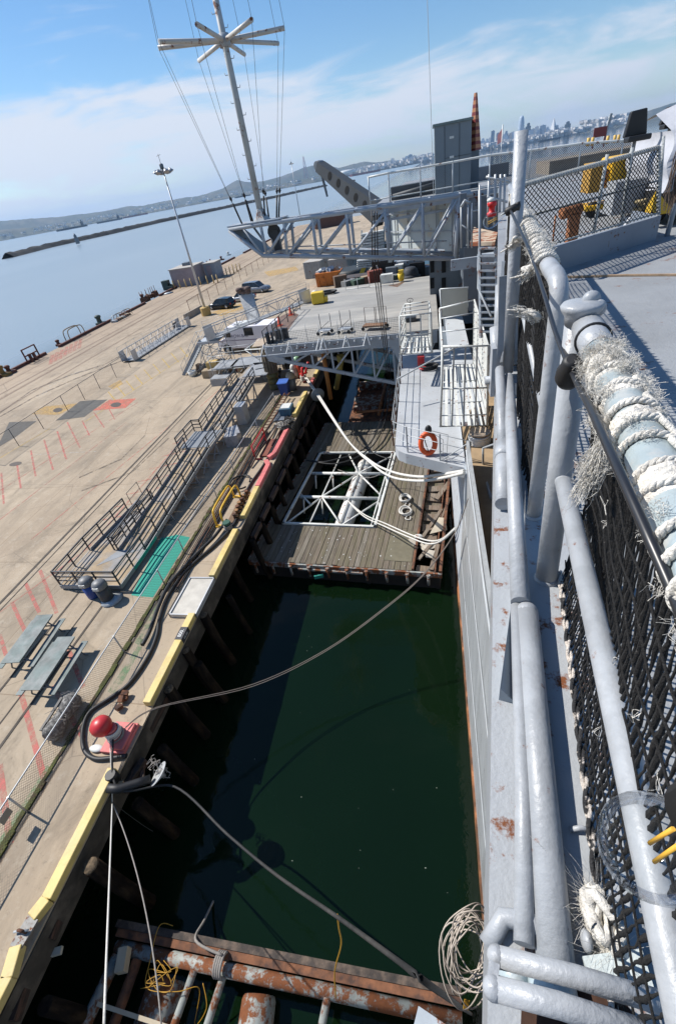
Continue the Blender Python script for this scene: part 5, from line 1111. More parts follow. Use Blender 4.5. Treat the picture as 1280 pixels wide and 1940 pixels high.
b = MB(); b.prism([cb(EDGE+.6, 2.9, CZ-.05), cb(EDGE+1.5, 3.3, CZ-.03), cb(EDGE+1.35, 4.3, CZ-.01), cb(EDGE+1.0, 4.35, CZ-.03)], (0, 0, .04)); b.build('pale_board', mat('pale broken board', (.40, .35, .27), .85, var=.2), T); b = MB(); b.prism([cb(EDGE+.9, 9.2, CZ-.05), cb(EDGE+1.5, 9.6, CZ-.03), cb(EDGE+1.4, 10.6, CZ), cb(EDGE+.8, 10.2, CZ)], (0, 0, .06)); b.build('pale_board', mat('pale broken board', (.46, .40, .31), .85, var=.15), T)
b = MB(); b.bar(cb(EDGE, 0, CZ), cb(EDGE, LB, CZ), .1, .26); b.bar(cb(WB-.08, -.05, CZ), cb(WB-.08, LB, CZ), .14, .3); b.bar(cb(WB-.35, -.05, CZ-.12), cb(WB-.35, LB, CZ-.12), .06, .2); b.build('edge_beam', RUST, T)
b = MB(); b.bar(cb(0, -.06, CZ-.16), cb(WB, -.06, CZ-.16), .1, .28); b.bar(cb(-.04, 0, CZ-.2), cb(-.04, LB, CZ-.2), .1, .4); b.bar(cb(WB*.28, -.16, CZ-.28), cb(WB*.62, -.16, CZ-.28), .12, .10)
for k in range(10): x = .4+k*WB/10; b.tube([cb(x, -.18, CZ-.1), cb(x, -.18, CZ-.75)], .07, 7); b.tube([cb(x, -.18, CZ-.12), cb(x, -.18, CZ-.06)], .10, 7)
b.build('front_fender', RUSTW, T)
b = MB()
for xx in (0.05, HX0-.25, HX1+.05, WB-.3): b.bar(cb(xx+.1, 0, .2), cb(xx+.1, LB, .2), .2, 1.5)
for yy in (0.05, HY0-.3, HY1+.2, LB-.1): b.bar(cb(0, yy+.1, .2), cb(WB-.1, yy+.1, .2), .2, 1.5)
b.build('hull_frame', mat('wet black timber', (.02, .016, .013), .7, var=.4, vs=2), T)
# well: white tubular bracing and float tank
b = MB(); E_ = .065
c4 = [cb(HX0, HY0, CZ+.02), cb(HX1, HY0, CZ+.02), cb(HX1, HY1, CZ+.02), cb(HX0, HY1, CZ+.02)]
for i in range(4): b.bar(c4[i], c4[(i+1) % 4], .14, .12, ext=.07)
b.bar(cb(HX1-.25, HY0, CZ-.03), cb(HX1-.25, HY1, CZ-.03), .07, .08)
xm1 = HX0+(HX1-HX0)*.28; ya = HY0+(HY1-HY0)*.36; yb = HY0+(HY1-HY0)*.70; xc = HX0+(HX1-HX0)*.61
for yy in (ya, yb): b.tube([cb(HX0, yy, CZ-.18), cb(HX1, yy, CZ-.18)], .11, 9)
for xx in (xm1, xc): b.tube([cb(xx, HY0, CZ-.14), cb(xx, HY1, CZ-.14)], .05, 7)
for p, q in (((HX0, HY0), (xm1, ya)), ((xm1, ya), (HX0+(HX1-HX0)*.66, HY0)), ((xm1, ya), (xc, yb)), ((xc, yb), (HX1, ya)), ((xc, yb), (HX1, HY1)), ((xc, yb), (xm1+.6, HY1)), ((HX1, ya), (xc, HY0)), ((HX0, ya+.3), (HX0+1, ya-.8))):
    b.tube([cb(*p, CZ-.14), cb(*q, CZ-.14)], .06, 7)
for xx in (HX0+.3, xm1, xc, HX1-.3):
    for yy in (ya, yb): b.tube([cb(xx, yy, CZ-.2), cb(xx+.1, yy-.7, .2)], .05, 6)
b.build('well_truss', mat('white truss tube', (.62, .63, .60), .5, var=.1, rust=.2, rs=3, dirt=.2), T)
b = MB(); xt = xc+.02; b.lathe([(.02, 0), (.4, .04), (.52, .2), (.55, .4), (.55, HY1-HY0-.9), (.5, HY1-HY0-.7), (.02, HY1-HY0-.6)], cb(xt, HY0+.35, CZ-.78), 18, axis=uy); b.build('float_tank', mat('white float tank', (.66, .66, .63), .5, var=.08, rust=.3, rs=1.8, dirt=.25), T)
# things lying on it
for k, (px, py, lab) in enumerate(((767, 946, 'coil of white rope on the barge deck, farther from the camera'), (768, 970, 'coil of white rope on the barge deck, nearer the plywood patch'))):
    c = P(px, py, CZ+.04); b = MB()
    for j in range(5):
        r_ = random.uniform(.26, .38); ox = random.uniform(-.06, .06); b.tube([c+V((ox+r_*math.cos(a), r_*1.15*math.sin(a), .02+.03*j+.03*math.sin(2*a+j))) for a in [2*math.pi*i/20 for i in range(20)]], .032, 6, closed=True)
    b.tube(spline([c+V((.1, -.4, .02)), c+V((.0, -.65, .02)), c+V((.25, -.75, .02)), c+V((.3, -.5, .05))], 5), .03, 6)
    one('rope_coil', b, ROPEW, lab, 'rope')
b = MB(); c = P(792, 1019, CZ); b.ball(c+V((0, 0, .1)), .2, (1.2, .8, .6)); one('rag', b, WHITE, 'white rag bundle on the broken side of the barge', 'rag')
b = MB(); c = P(800, 1040, CZ-.1)
for k in range(9): b.box(c+V((random.uniform(-.7, .9), random.uniform(-.5, .9), random.uniform(-.1, .1))), (random.uniform(.1, .4), random.uniform(.3, .8), .05), random.random()*3)
one('debris', b, mat('pale splinters', (.40, .36, .30), .9, var=.3), 'pale splintered wood scraps on the broken side of the barge', 'debris')
b = MB(); c = P(604, 1092, .6); b.box(c, (.5, .1, .2), .3); one('teal_scrap', b, mat('teal plastic', (.02, .22, .18), .5), 'teal plastic scrap caught under the front of the barge', 'scrap')
# ------------------------------------------------------------------ second rusty float beyond the barge
T = thing('rusty_float', 'rusty steel float with peeling white hatches behind the timber barge', 'barge', (-4.2, 40, 0))
b = MB(); q = [P(640, 800, .9), P(752, 800, .9), P(748, 735, .9), P(672, 735, .9)]; q = [V((-7.0, 34.3, .9)), V((-1.2, 34.3, .9)), V((-1.2, 43, .9)), V((-7.0, 43, .9))]; b.prism([(p.x, p.y, -.5) for p in q], (0, 0, 1.2)); b.build('hull', RUST, T)
b = MB(); b.box((-5.6, 37.5, 1.0), (2.4, 2.4, .5), .05); b.box((-2.6, 37.8, 1.1), (2.6, 3.2, .6), .05); b.box((-4.4, 41.6, 1.0), (4.8, 1.0, .5)); b.build('hatch', RUSTW, T)
b = MB(); b.tube([(-4.4, 34.8, 1.1), (-4.2, 40.5, 1.4)], .13, 7); b.tube([(-6.4, 35.3, 1.2), (-2.0, 35.3, 1.2)], .12, 7); b.build('pipe', mat('orange rust pipe', (.34, .12, .04), .8, var=.4, vs=3), T)
b = MB()
for k in range(4): b.tube([V((-2.2, 42.0, 1.3))+V((.25*math.cos(a), .2*math.sin(a), .1*k)) for a in [2*math.pi*i/10 for i in range(10)]], .06, 5, closed=True)
b.box((-2.2, 42.0, 1.0), (.5, .5, .6)); b.build('bitt', GALV, T)
# ------------------------------------------------------------------ near steel camel frame at the bottom
T = thing('steel_camel', 'rusty pipe framed steel camel floating under the ship side at the bottom', 'barge', (-4.5, 1.2, 0))
a0 = V((-9.2, 1.68, 1.0)); a1 = V((0.1, 1.62, 1.0))
b = MB(); b.bar(a0+V((-.2, .33, -.05)), a1+V((.2, .33, -.05)), .17, .30); b.build('fender_timber', mat('oil stained fender', (.032, .023, .018), .75, var=.5, vs=4, col2=(.10, .07, .05), c2s=2.6, bump=.8, bs=14), T)
b = MB(); b.bar(a0+V((-.1, .15, .04)), a1+V((.2, .15, .04)), .18, .05); b.bar(a0+V((-.1, .09, -.06)), a1+V((.2, .09, -.06)), .04, .22); b.build('rust_channel', RUST, T)
b = MB(); b.tube([a0+V((0, -.12, -.1)), a1+V((.2, -.12, -.1))], .165, 14); b.build('front_pipe', RUSTW, T)
for x in (-9.05, -6.7, -5.85, -3.0): 
    b = MB(); b.tube([(x, 1.4, .95), (x-.25, -.6, .9), (x-.3, -2.5, .9)], .10 if x > -8 else .16, 10); b.build('cross_pipe', RUSTW, T)
b = MB(); b.tube([(-8.45, 1.4, .9), (-8.5, -.8, .8), (-8.5, -2.5, .8)], .14, 10); b.build('rust_pipe', RUST, T)
b = MB(); b.lathe([(.5, 0), (.55, .1), (.55, 3)], (-7.6, 1.2, .3), 14, axis=(0, -1, 0)); b.build('float_drum', RUSTW, T)
b = MB(); b.lathe([(.42, 0), (.46, .1), (.46, 3)], (-4.95, 1.25, .3), 14, axis=(.1, -1, 0)); b.build('float_drum', RUSTW, T)
b = MB(); b.bar((-9.0, .45, 1.1), (-6.0, .30, 1.1), .09, .09); b.box((-8.7, 1.3, 1.2), (.25, .5, .3), .3); b.build('timber_bar', mat('pale lath', (.40, .34, .25), .8), T)
b = MB(); b.box((-.2, 1.2, 1.25), (1.2, .35, .1), R(-18)); b.build('end_plate', GREY2, T)
b = MB()
for k in range(4): b.tube([V((-5.95, 1.6, 1.0))+V((.06*k-.1, .26*math.cos(a), .05+.26*math.sin(a))) for a in [2*math.pi*i/14 for i in range(14)]], .035, 6, closed=True)
b.tube(spline([(-5.9, 1.75, 1.3), P(371, 1782, 1.25), P(387, 1744, .5), P(405, 1706, -.05)], 6), .035, 7)
one('grey_rope', b, ROPEG, 'thick grey rope knotted round the pipe of the rusty camel', 'rope')
YR = mat('yellow poly line', (.40, .21, .015), .6)
b = MB(); pts = [V((-7.6, 2.15, 1.2)), V((-8.0, 2.1, 1.2)), V((-7.9, 1.4, 1.25)), V((-7.75, .9, 1.2)), V((-6.9, .95, 1.2)), V((-6.4, 1.1, 1.0)), V((-6.45, .5, .5)), V((-6.1, .8, .9)), V((-6.3, 1.2, 1.1))]
b.tube(spline(pts, 6), .011, 5)
for k in range(5): b.tube(spline([V((-7.7, 1.2, 1.22))+V((random.uniform(-.25, .7), random.uniform(-.35, .25), random.uniform(0, .06))) for _ in range(5)], 5), .009, 5)
one('yellow_line', b, YR, 'tangled yellow line lying on the left of the rusty camel', 'line')
# ================================================================== MOORING LINES
def line(name, pts, r, m, label, cat='rope', n=7, group=None): b = MB(); b.tube(pts, r, n); return one(name, b, m, label, cat, group)
e0 = BP+V((.1, -.25, .5))
m0 = V((XE+.35, 4.55, PZ+.15)); m1 = P(640, 1738, 7.0); m2 = PX(905, 1930, 1.0)
hl = spline([e0, m0, P(330, 1490, 3.25), P(430, 1580, 3.9), P(520, 1655, 5.0), m1, P(750, 1818, 8.8), P(830, 1878, 9.6), m2], 8)
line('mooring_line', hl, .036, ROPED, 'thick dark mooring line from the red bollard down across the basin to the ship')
b = MB(); k = V((P(305, 1470, 3.3))-m0).normalized(); b.tube([m0+V((-.3, -.05, .1)), m0, m0+k*.55, m0+k*.9], .13, 12); one('chafe_sleeve', b, BLACK, 'black canvas chafe sleeve on the mooring line below the bollard', 'sleeve')
b = MB(); c = P(305, 1468, 3.35); b.lathe([(.01, -.02), (.36, -.10), (.365, -.09), (.06, .06), (.05, .14)], c, 22, axis=_RT*.75-_UP*.58+_F*.28); one('rat_guard', b, mat('pale disc', (.42, .43, .43), .5, .2), 'pale rat guard disc on the dark mooring line', 'rat guard')
b = MB()
for j in range(14):
    q = P(285+j*2.2, 1443+j*2.3, 3.35); b.tube(spline([q+V((random.uniform(-.18, .18), random.uniform(-.18, .18), random.uniform(-.1, .16))) for _ in range(4)], 4), .012, 4)
one('lashing', b, ROPEG, 'tangle of thin grey lashing on the dark mooring line', 'rope')
h1 = BP+V((-.02, -.22, .5)); knot = P(213, 1520, 3.35)
b = MB(); b.tube([h1, knot], .016, 6); b.tube([h1+V((.07, 0, 0)), knot], .016, 6); b.tube(sag(knot, P(197, 1945, 9.0), .0, 14), .018, 7)
one('white_hauling_line', b, ROPEW, 'white braided line dropping straight from the red bollard to the bottom edge', 'rope')
line('thin_line', sag(knot, P(306, 1945, 5.5), 0, 16, side=(.35, 0, .2)), .016, ROPEG, 'slack thin grey line curving away from the white one', 'line')
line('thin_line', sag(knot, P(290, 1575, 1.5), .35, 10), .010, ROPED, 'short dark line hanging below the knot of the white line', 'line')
for k in (0, 1):
    a = BP+V((.2, .2+.05*k, .35)); q = V((1.0, 12.4-.1*k, 9.1+.05*k)); pts = spline([a, P(300, 1341-2*k, 3.6), P(480, 1300-4*k, 2.5), P(620, 1232-3*k, 2.5), P(740, 1145-3*k, 3.6), P(806, 1085-2*k, 5.0), P(860, 1012-k, 7.2), P(886, 945, 9.2)], 7)
    line('twin_line', pts, .014, mat('brown twin line', (.20, .165, .14), .8), ['lower of the brown twin lines crossing the basin from the red bollard', 'upper of the brown twin lines crossing the basin from the red bollard'][k], 'line')
# white lines from the far bitt through a disc
d0 = P(600, 748, 4.4)
for k in (0, 1):
    a = P(578, 716, PZ+.55); o_ = V((.14*k, 0, 0)); pts = spline([a+o_, d0+o_, P(655+4*k, 830+4*k, 3.9), P(700+3*k, 872+6*k, 4.6), P(740, 893+10*k, 5.6), P(790, 903+8*k, 7.0), P(835, 899+7*k, 8.3), P(879, 892+4*k, 9.25)], 8)
    line('white_mooring_line', pts, .058, ROPEW, ['upper of the white mooring lines from the far bitt to the sponson corner', 'lower of the white mooring lines from the far bitt to the sponson corner'][k])
b = MB(); b.lathe([(.06, -.02), (.52, -.03), (.53, 0), (.06, .03)], d0+V((.07, 0, 0)), 22, axis=(P(620, 780, 4.1)-d0)); one('rat_guard', b, mat('grey disc', (.17, .18, .18), .6), 'grey rat guard disc on the white mooring lines', 'rat guard')
for k in (0, 1):
    pts = spline([P(660+2*k, 950+k*3, CZ+.15), P(690, 975+4*k, CZ+.35), P(730, 992+6*k, 1.9), P(775, 1012+6*k, 2.6), P(810, 1024+6*k, 3.4), P(835, 1022+3*k, 4.6), P(862, 1000+2*k, 7.0)], 7); line('white_barge_line', pts, .038, ROPEW, ['upper of the white lines tying the barge truss to the ship', 'lower of the white lines tying the barge truss to the ship'][k])
line('slack_line', spline([P(640, 890, CZ+.3), P(700, 905, CZ+.6), P(745, 880, 3), P(752, 860, 5)], 6), .022, ROPEG, 'grey slack line running over the well of the barge', 'line')
for k in (0, 1): line('black_sling', spline([P(740-6*k, 735, 2.0), P(728-8*k, 800, 1.9), P(700-10*k, 850, 1.6), P(640-20*k, 878-4*k, 1.5), P(580+10*k, 872, 1.5)], 6), .05, BLACK, ['left one of the thick black slings slung from the rusty float over the barge', 'right one of the thick black slings slung from the rusty float over the barge'][1-k], 'sling')
line('black_sling', spline([P(662, 803, 1.6), P(676, 835, 1.4), P(715, 862, 1.4), P(745, 870, 1.4)], 6), .04, BLACK, 'black hose looped on the far planks of the barge', 'hose')
# loose coil of line hanging at the hull bottom right and yellow tag
b = MB()
for k in range(15):
    c = P(890+random.uniform(-10, 14), 1800+random.uniform(-40, 34), 14.6+.02*k); r_ = random.uniform(.09, .15); tl = random.uniform(-.6, .6); e1 = _RT*.75+_UP*random.uniform(-.2, .2)+_F*.1; e2 = _UP*1.25+_RT*random.uniform(-.2, .2)
    b.tube([c+e1*(r_*math.cos(a))+e2*(r_*math.sin(a))+_F*(.03*math.sin(2*a+k)) for a in [2*math.pi*i/30 for i in range(30)]], .0030, 5, closed=True)
one('hanging_coil', b, mat('pale braided line', (.42, .36, .30), .8), 'loose coil of pale braided line hanging against the hull', 'rope')
b = MB(); p = P(640, 1735, 6.9); b.tube(spline([p+V((0, 0, .08)), P(642, 1760, 6.3), P(646, 1790, 5.6), P(634, 1840, 4.0), P(636, 1890, 2.6)], 7), .015, 5); one('yellow_line', b, YR, 'single yellow line hanging from the middle of the dark mooring line', 'line')
b = MB(); q = P(876, 1880, 14.55)+_F*-.05; b.prism([q-_RT*.012-_UP*.02, q+_RT*.010-_UP*.024, q+_RT*.016+_UP*.016, q-_RT*.006+_UP*.022], _F*.004); one('yellow_tag', b, YR, 'tiny yellow tag tied into the pale line coil by the hull', 'tag')
# floating leaves on the basin
b = MB()
for k in range(16):
    q = P(random.uniform(480, 860), random.uniform(1180, 1700), .012)
    if q.x > .8: continue
    s = random.uniform(.010, .028); a = random.random()*6; b.face([q+V((s*math.cos(a+j*1.57), s*.5*math.sin(a+j*1.57), 0)) for j in range(4)])
o = b.build('floating_flecks', mat('pale flecks', (.30, .33, .28), .8)); o['kind'] = 'stuff'
# ================================================================== THE SHIP
HULLG = mat('hull grey streaked', (.36, .375, .38), .34, var=.2, vs=1.0, stretch=(1, 2.2, .18), dirt=.3, rvar=.1, bump=.25, bs=4, rust=.0)
HULLW = mat('hull pale weathered', (.50, .53, .56), .5, var=.08, vs=.8, rust=.10, rs=1.4)
TAND = mat('tan old deck', (.34, .24, .14), .85, var=.2, vs=2, dirt=.3)
ZD = 16.0
def el(y, o=0.0): return .062+.122*y+o                               # flight deck edge line
SHIP = thing('warship', 'grey warship hull and flight deck towering on the right of the basin', 'ship', (1, 0, 0))
b = MB()
ys = [-12, 0, 4, 8, 13.2]
def hx(y): return .98+.012*y if y < 8 else 1.04
for i in range(len(ys)-1):
    a, c = ys[i], ys[i+1]; b.add([(hx(a), a, -1), (hx(c), c, -1), (hx(c), c, 10.15), (hx(a), a, 10.15)], [(0,1,2,3)])
b.add([(1.04, 13.2, -1), (1.04, 16.4, -1), (1.04, 13.2, 9.2)], [(0,1,2)]); 
b.add([(hx(-12), -12, 10.15), (hx(0), 0, 10.15), (hx(8), 8, 10.15), (1.04, 13.2, 10.15), (1.12, 13.2, 10.15), (1.12, 8, 10.15), (1.12, 0, 10.15), (1.0, -12, 10.15)], [(0,1,6,7), (1,2,5,6), (2,3,4,5)])
b.build('hull_plating', HULLG, SHIP)
b = MB(); b.add([(1.04, 13.2, 9.2), (1.04, 16.4, -1), (1.04, 16.4, 9.2)], [(0,1,2)]); b.box((1.54, 24.7, 4.1), (1.0, 16.6, 10.2)); b.build('hull_side', HULLW, SHIP)
b = MB(); b.box((hx(6)-.015, 6, .25), (.10, 40, .55)); b.box((1.02, 22, .2), (.10, 14, .5)); b.build('waterline_rust', mat('waterline rust', (.10, .045, .02), .8, var=.5, vs=2, col2=(.32, .13, .05), c2s=1.2, bump=.6, bs=10), SHIP)
b = MB(); b.bar((hx(0)-.015, 0, 7.2), (1.03, 13, 7.2), .012, .05); b.bar((hx(0)-.015, 0, 3.8), (1.03, 14.5, 3.8), .012, .05); b.bar((hx(0)-.02, 0, 9.9), (1.02, 13, 9.9), .03, .05); b.build('weld_seam', mat('pale seam', (.46, .48, .49), .5), SHIP)
b = MB(); b.box((4.0, 6, 9.2), (5.8, 20, .1)); b.box((5.08, 21.0, 8.95), (3.7, 9.98, .1)); b.build('gallery_deck', TAND, SHIP)
b = MB(); b.box((7.0, 20, 12.2), (.3, 60, 7.3)); b.box((3.9, 43.9, 6.9), (7.6, .5, 13.9)); b.box((1.9, 29.6, 3.9), (2.6, 7.4, 8.4)); b.box((2.2, 38, 3.9), (2.4, 12, 8.4)); b.box((2.8, 36, 12.6), (.3, 16, 6.4)); b.build('inner_bulkhead', DGREY, SHIP)
b = MB()
for px0, px1, py0, py1 in ((814, 822, 495, 516), (836, 844, 495, 516), (814, 822, 527, 546), (836, 844, 527, 546)):
    a = PY(px0, py0, 43.6); c = PY(px1, py1, 43.6); b.box(((a.x+c.x)/2, 43.62, (a.z+c.z)/2), (c.x-a.x, .06, a.z-c.z))
b.build('hangar_window', mat('black opening', (.008, .009, .01), .9), SHIP)
# deck: flight deck sheet with edge, coaming
b = MB(); pl = [(el(-1.2), -1.2), (el(27), 27), (34, 27), (34, -14), (el(-1.2), -14)]
b.prism([(x, y, ZD-.05) for x, y in pl], (0, 0, .05)); b.prism([(x, y, ZD-.05) for x, y in ((el(26.9), 26.95), (-2.7, 26.95), (-2.1, 60), (34, 60), (34, 26.95))], (0, 0, .05)); b.build('flight_deck', DECKP, SHIP)
b = MB(); b.bar((el(-1.2, .02), -1.2, ZD-.16), (el(7, .02), 7, ZD-.16), .04, .26); b.build('deck_edge', GREY, SHIP)
# the thick painted walkway strip in front of the netting
b = MB(); b.prism([(el(y, o), y, ZD) for y, o in ((-1.0, 0), (3.35, 0), (3.35, .33), (-1.0, .33))], (0, 0, .012)); b.build('edge_walkway', mat('thick grey deck paint', (.36, .377, .392), .42, var=.06, vs=2.0, rust=.30, rs=7.0, bump=.22, bs=70), SHIP)
b = MB(); cL = V((.95, 6.75, ZD)); cR = V((3.42, 8.70, ZD)); b.bar(cL+V((0, 0, .16)), cR+V((0, 0, .16)), .07, .32); b.bar(cR+V((0, 0, .16)), cR+V((-.05, .9, .16)), .06, .32); b.build('coaming', mat('coaming grey', (.21, .24, .28), .45, var=.08, vs=2, rust=.08), SHIP)
b = MB(); b.bar((2.35, 6.6, ZD+.014), (5.6, 4.6, ZD+.014), .03, .02); b.bar((2.35, 6.6, ZD+.014), (1.1, 7.2, ZD+.014), .03, .02); b.bar((3.3, 7.4, ZD+.02), (8, 9.6, ZD+.02), .16, .03); b.build('deck_seam', mat('rusty seam', (.36, .25, .16), .8, var=.3, vs=8), SHIP)
b = MB(); b.prism([V((3.35, 7.35, ZD+.01)), V((4.6, 7.5, ZD+.01)), V((4.5, 8.0, ZD+.01)), V((3.45, 7.9, ZD+.01))], (0, 0, .05)); b.bar((3.3, 7.3, ZD+.1), (3.5, 7.9, ZD+.06), .05, .14); b.build('torn_plate', RUST, SHIP)
# sponson: low platform with lifelines
ZS = 9.0
b = MB(); sp = [(-1.0, 14.55), (1.30, 13.25), (3.2, 13.1), (3.2, 25.8), (-1.55, 25.8), (-1.42, 15.2), (-1.28, 14.8)]; b.prism([(x, y, ZS-.42) for x, y in sp], (0, 0, .42)); b.build('sponson', mat('sponson grey', (.42, .44, .46), .5, var=.08, vs=1.0, dirt=.25, rust=.06), SHIP)
b = MB(); b.box((2.25, 17, ZS+.01), (1.6, 7.4, .03)); b.build('walkway_tan', TAND, SHIP)
b = MB(); b.bar((1.35, 13.4, ZS+.02), (1.25, 19, ZS+.02), .10, .012); b.build('red_line', mat('faded red deck line', (.55, .20, .15), .7, var=.3, vs=4), SHIP)
b = MB(); b.box((1.16, 12.95, 8.55), (.34, .5, 1.35)); b.build('fairlead_block', mat('fairlead grey', (.36, .40, .44), .4, var=.08), SHIP)
# upper gallery wall under the deck beyond the boom
PWALL = mat('patchy pale wall', (.50, .55, .55), .6, var=.1, vs=.8, col2=(.58, .53, .42), c2s=.9, c2lo=.55, c2hi=.62, rust=.16, rs=1.3)
wa = PY(737, 400, 31.8); wb = PY(874, 400, 27.25); wa.z = wb.z = 0
b = MB(); b.prism([V((wa.x, wa.y, 13.25)), V((wb.x, wb.y, 13.45)), V((wb.x, wb.y, 15.9)), V((wa.x, wa.y, 15.9))], (.15, .15, 0)); b.box((-2.3, 35.5, 14.35), (.25, 7.5, 3.2)); b.build('gallery_wall', PWALL, SHIP)
b = MB()
wn = V((-.06, -.06, 0))
for k in range(5): q = wa.lerp(wb, (k+.5)/5)+wn; b.bar(q+V((0, 0, 13.5)), q+V((0, 0, 15.8)), .07, .05)
for z in (13.4, 14.4, 15.3): b.bar(wa+wn+V((0, 0, z)), wb+wn+V((0, 0, z)), .03, .06)
b.bar((-2.75, 26.9, 15.82), (3.3, 26.9, 15.82), .10, .26); b.bar((-2.75, 26.9, 15.4), (2.2, 27.2, 15.4), .08, .10); b.build('wall_rib', TRUSS, SHIP)
b = MB(); b.prism([P(890, 460, 14.7), P(937, 458, 14.7), P(942, 440, 14.7), P(897, 430, 14.7)], (0, 0, -.12)); b.build('rusty_landing', mat('rust flaked landing', (.50, .40, .30), .8, var=.2, col2=(.28, .09, .04), c2s=2.4, c2lo=.5, c2hi=.56), SHIP)
b = MB(); b.box((2.75, 26.5, 14.6), (1.6, .2, 2.4)); b.build('rust_bulkhead', mat('rust streaked grey', (.23, .25, .26), .6, rust=.35, rs=.9, var=.2), SHIP)
b = MB(); b.box((2.6, 17.7, 14.45), (1.9, .5, .5)); b.box((1.6, 18.6, 14.35), (1.6, .15, .35)); b.build('landing_beam', GREY2, SHIP)
# vertical lockers, vent boxes under the landing
t = thing('vent_locker', 'dark grey vent trunk below the rusty landing', 'vent', PY(875, 590, 24)); b = MB(); 
a = PY(868, 500, 25); b.box((2.1, 25, 12.6), (.9, 1.0, 2.8)); b.build('trunk', DGREY, t); b = MB(); b.lathe([(.34, 0), (.34, 1.7), (.30, 1.8)], (3.0, 24.6, 11.6), 12); b.build('vent_pipe', DGREY, t)
# ------------------------------------------------------------------ lifelines of the sponson
T = thing('lifeline', 'wire lifelines on thin stanchions round the sponson edge', 'railing', (-1.4, 20, ZS))
st = [(-1.5, y) for y in (25.5, 23.4, 21.3, 19.2, 17.1, 15.2)]+[(-.95, 14.65), (.2, 13.95), (1.15, 13.35)]
for i, (x, y) in enumerate(st):
    b = MB(); b.bar((x+.03, y, ZS), (x+.03, y, ZS+1.05), .05, .05); b.build('stanchion', RUST if i < 6 else GALV, T)
b = MB()
for z in (1.03, .7, .38):
    b.tube([(x+.03, y, ZS+z) for x, y in st], .014, 5)
b.tube([(1.15, 13.35, ZS+1.0), (.3, 13.9, ZS+.05)], .02, 5); b.build('wire', GALV, T)
t = thing('life_ring', 'orange life ring hung on the sponson lifeline', 'life ring', P(810, 840, ZS+.5)); c = P(810, 840, ZS+.45)
ax = V((.15, -1, .25)).normalized(); rx = ax.cross(V((0, 0, 1))).normalized(); ry = rx.cross(ax)
b = MB(); b.tube([c+rx*(.25*math.cos(a))+ry*(.36*math.sin(a)) for a in [2*math.pi*i/28 for i in range(28)]], .095, 10, closed=True); b.build('ring', mat('life ring orange', (.70, .10, .02), .5, var=.08), t)
b = MB(); b.ball(c+ry*.50+V((.05, 0, 0)), .12, (1, .8, 1.4)); b.tube(spline([c+ry*.55, c+rx*.1+ry*.2, c-ry*.1+rx*.05, c-ry*.3], 5), .018, 5); b.build('hanging_gear', BLACK, t)
b = MB()
for q in (0, 1): b.tube([c+ry*.5, P(839+q*9, 833-q*9, ZS+.6), P(838+q*7, 874+q*4, ZS)], .010, 4)
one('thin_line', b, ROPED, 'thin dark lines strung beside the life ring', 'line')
# rope drums on tan walkway
for k, (y, z, lab) in enumerate(((15.1, ZS, 'white rope wound drum nearer the camera under the cages'), (16.6, ZS, 'white rope wound drum just behind the near one'))):
    c = PD(932, 850-k*42, 13.9+k*1.6); c = V((1.60+.10*k, y-.45+k*.1, ZS)); t = thing('rope_drum', lab, 'drum', c); b = MB(); b.lathe([(.30, 0), (.27, .1), (.27, .62), (.36, .64), (.36, .68)], c, 16); b.build('core', mat('drum top tan', (.45, .36, .27), .8), t)
    b = MB()
    for j in range(8): b.tube([c+V(((.33+.02*random.random())*math.cos(a), .33*math.sin(a), .06+.07*j+.02*math.sin(a+j))) for a in [2*math.pi*i/18 for i in range(18)]], .045, 6, closed=True)
    b.build('rope_turns', ROPEW, t)
b = MB(); a = PY(862, 838, 12.9); b.tube([(1.55, 13.1, ZS+.9), (1.6, 13.2, ZS)], .035, 7); b.tube([(1.55, 13.1, ZS+.9), (2.6, 12.6, ZS+1.6)], .035, 7); b.tube([(1.6, 12.2, ZS+.2), (1.62, 11.2, ZS+.3)], .05, 7); b.tube([(1.9, 10.4, ZS+.2), (1.9, 10.4, ZS+1.2)], .05, 7); b.tube([(1.7, 10.4, ZS+.35), (2.2, 10.3, ZS+.35)], .03, 6); one('davit_rail', b, GALV, 'thin grey bent stanchions at the sponson corner by the fairlead', 'rail')
b = MB(); b.ball((1.95, 12.1, ZS+.25), .16, (1, 1.7, .8)); b.tube([(1.9, 13, ZS+.3), (1.95, 12.1, ZS+.25), (2.1, 9, ZS+.2)], .02, 5); one('float_line', b, mat('tan float', (.50, .40, .26), .7), 'tan net float strung on a line along the tan gallery deck', 'float')
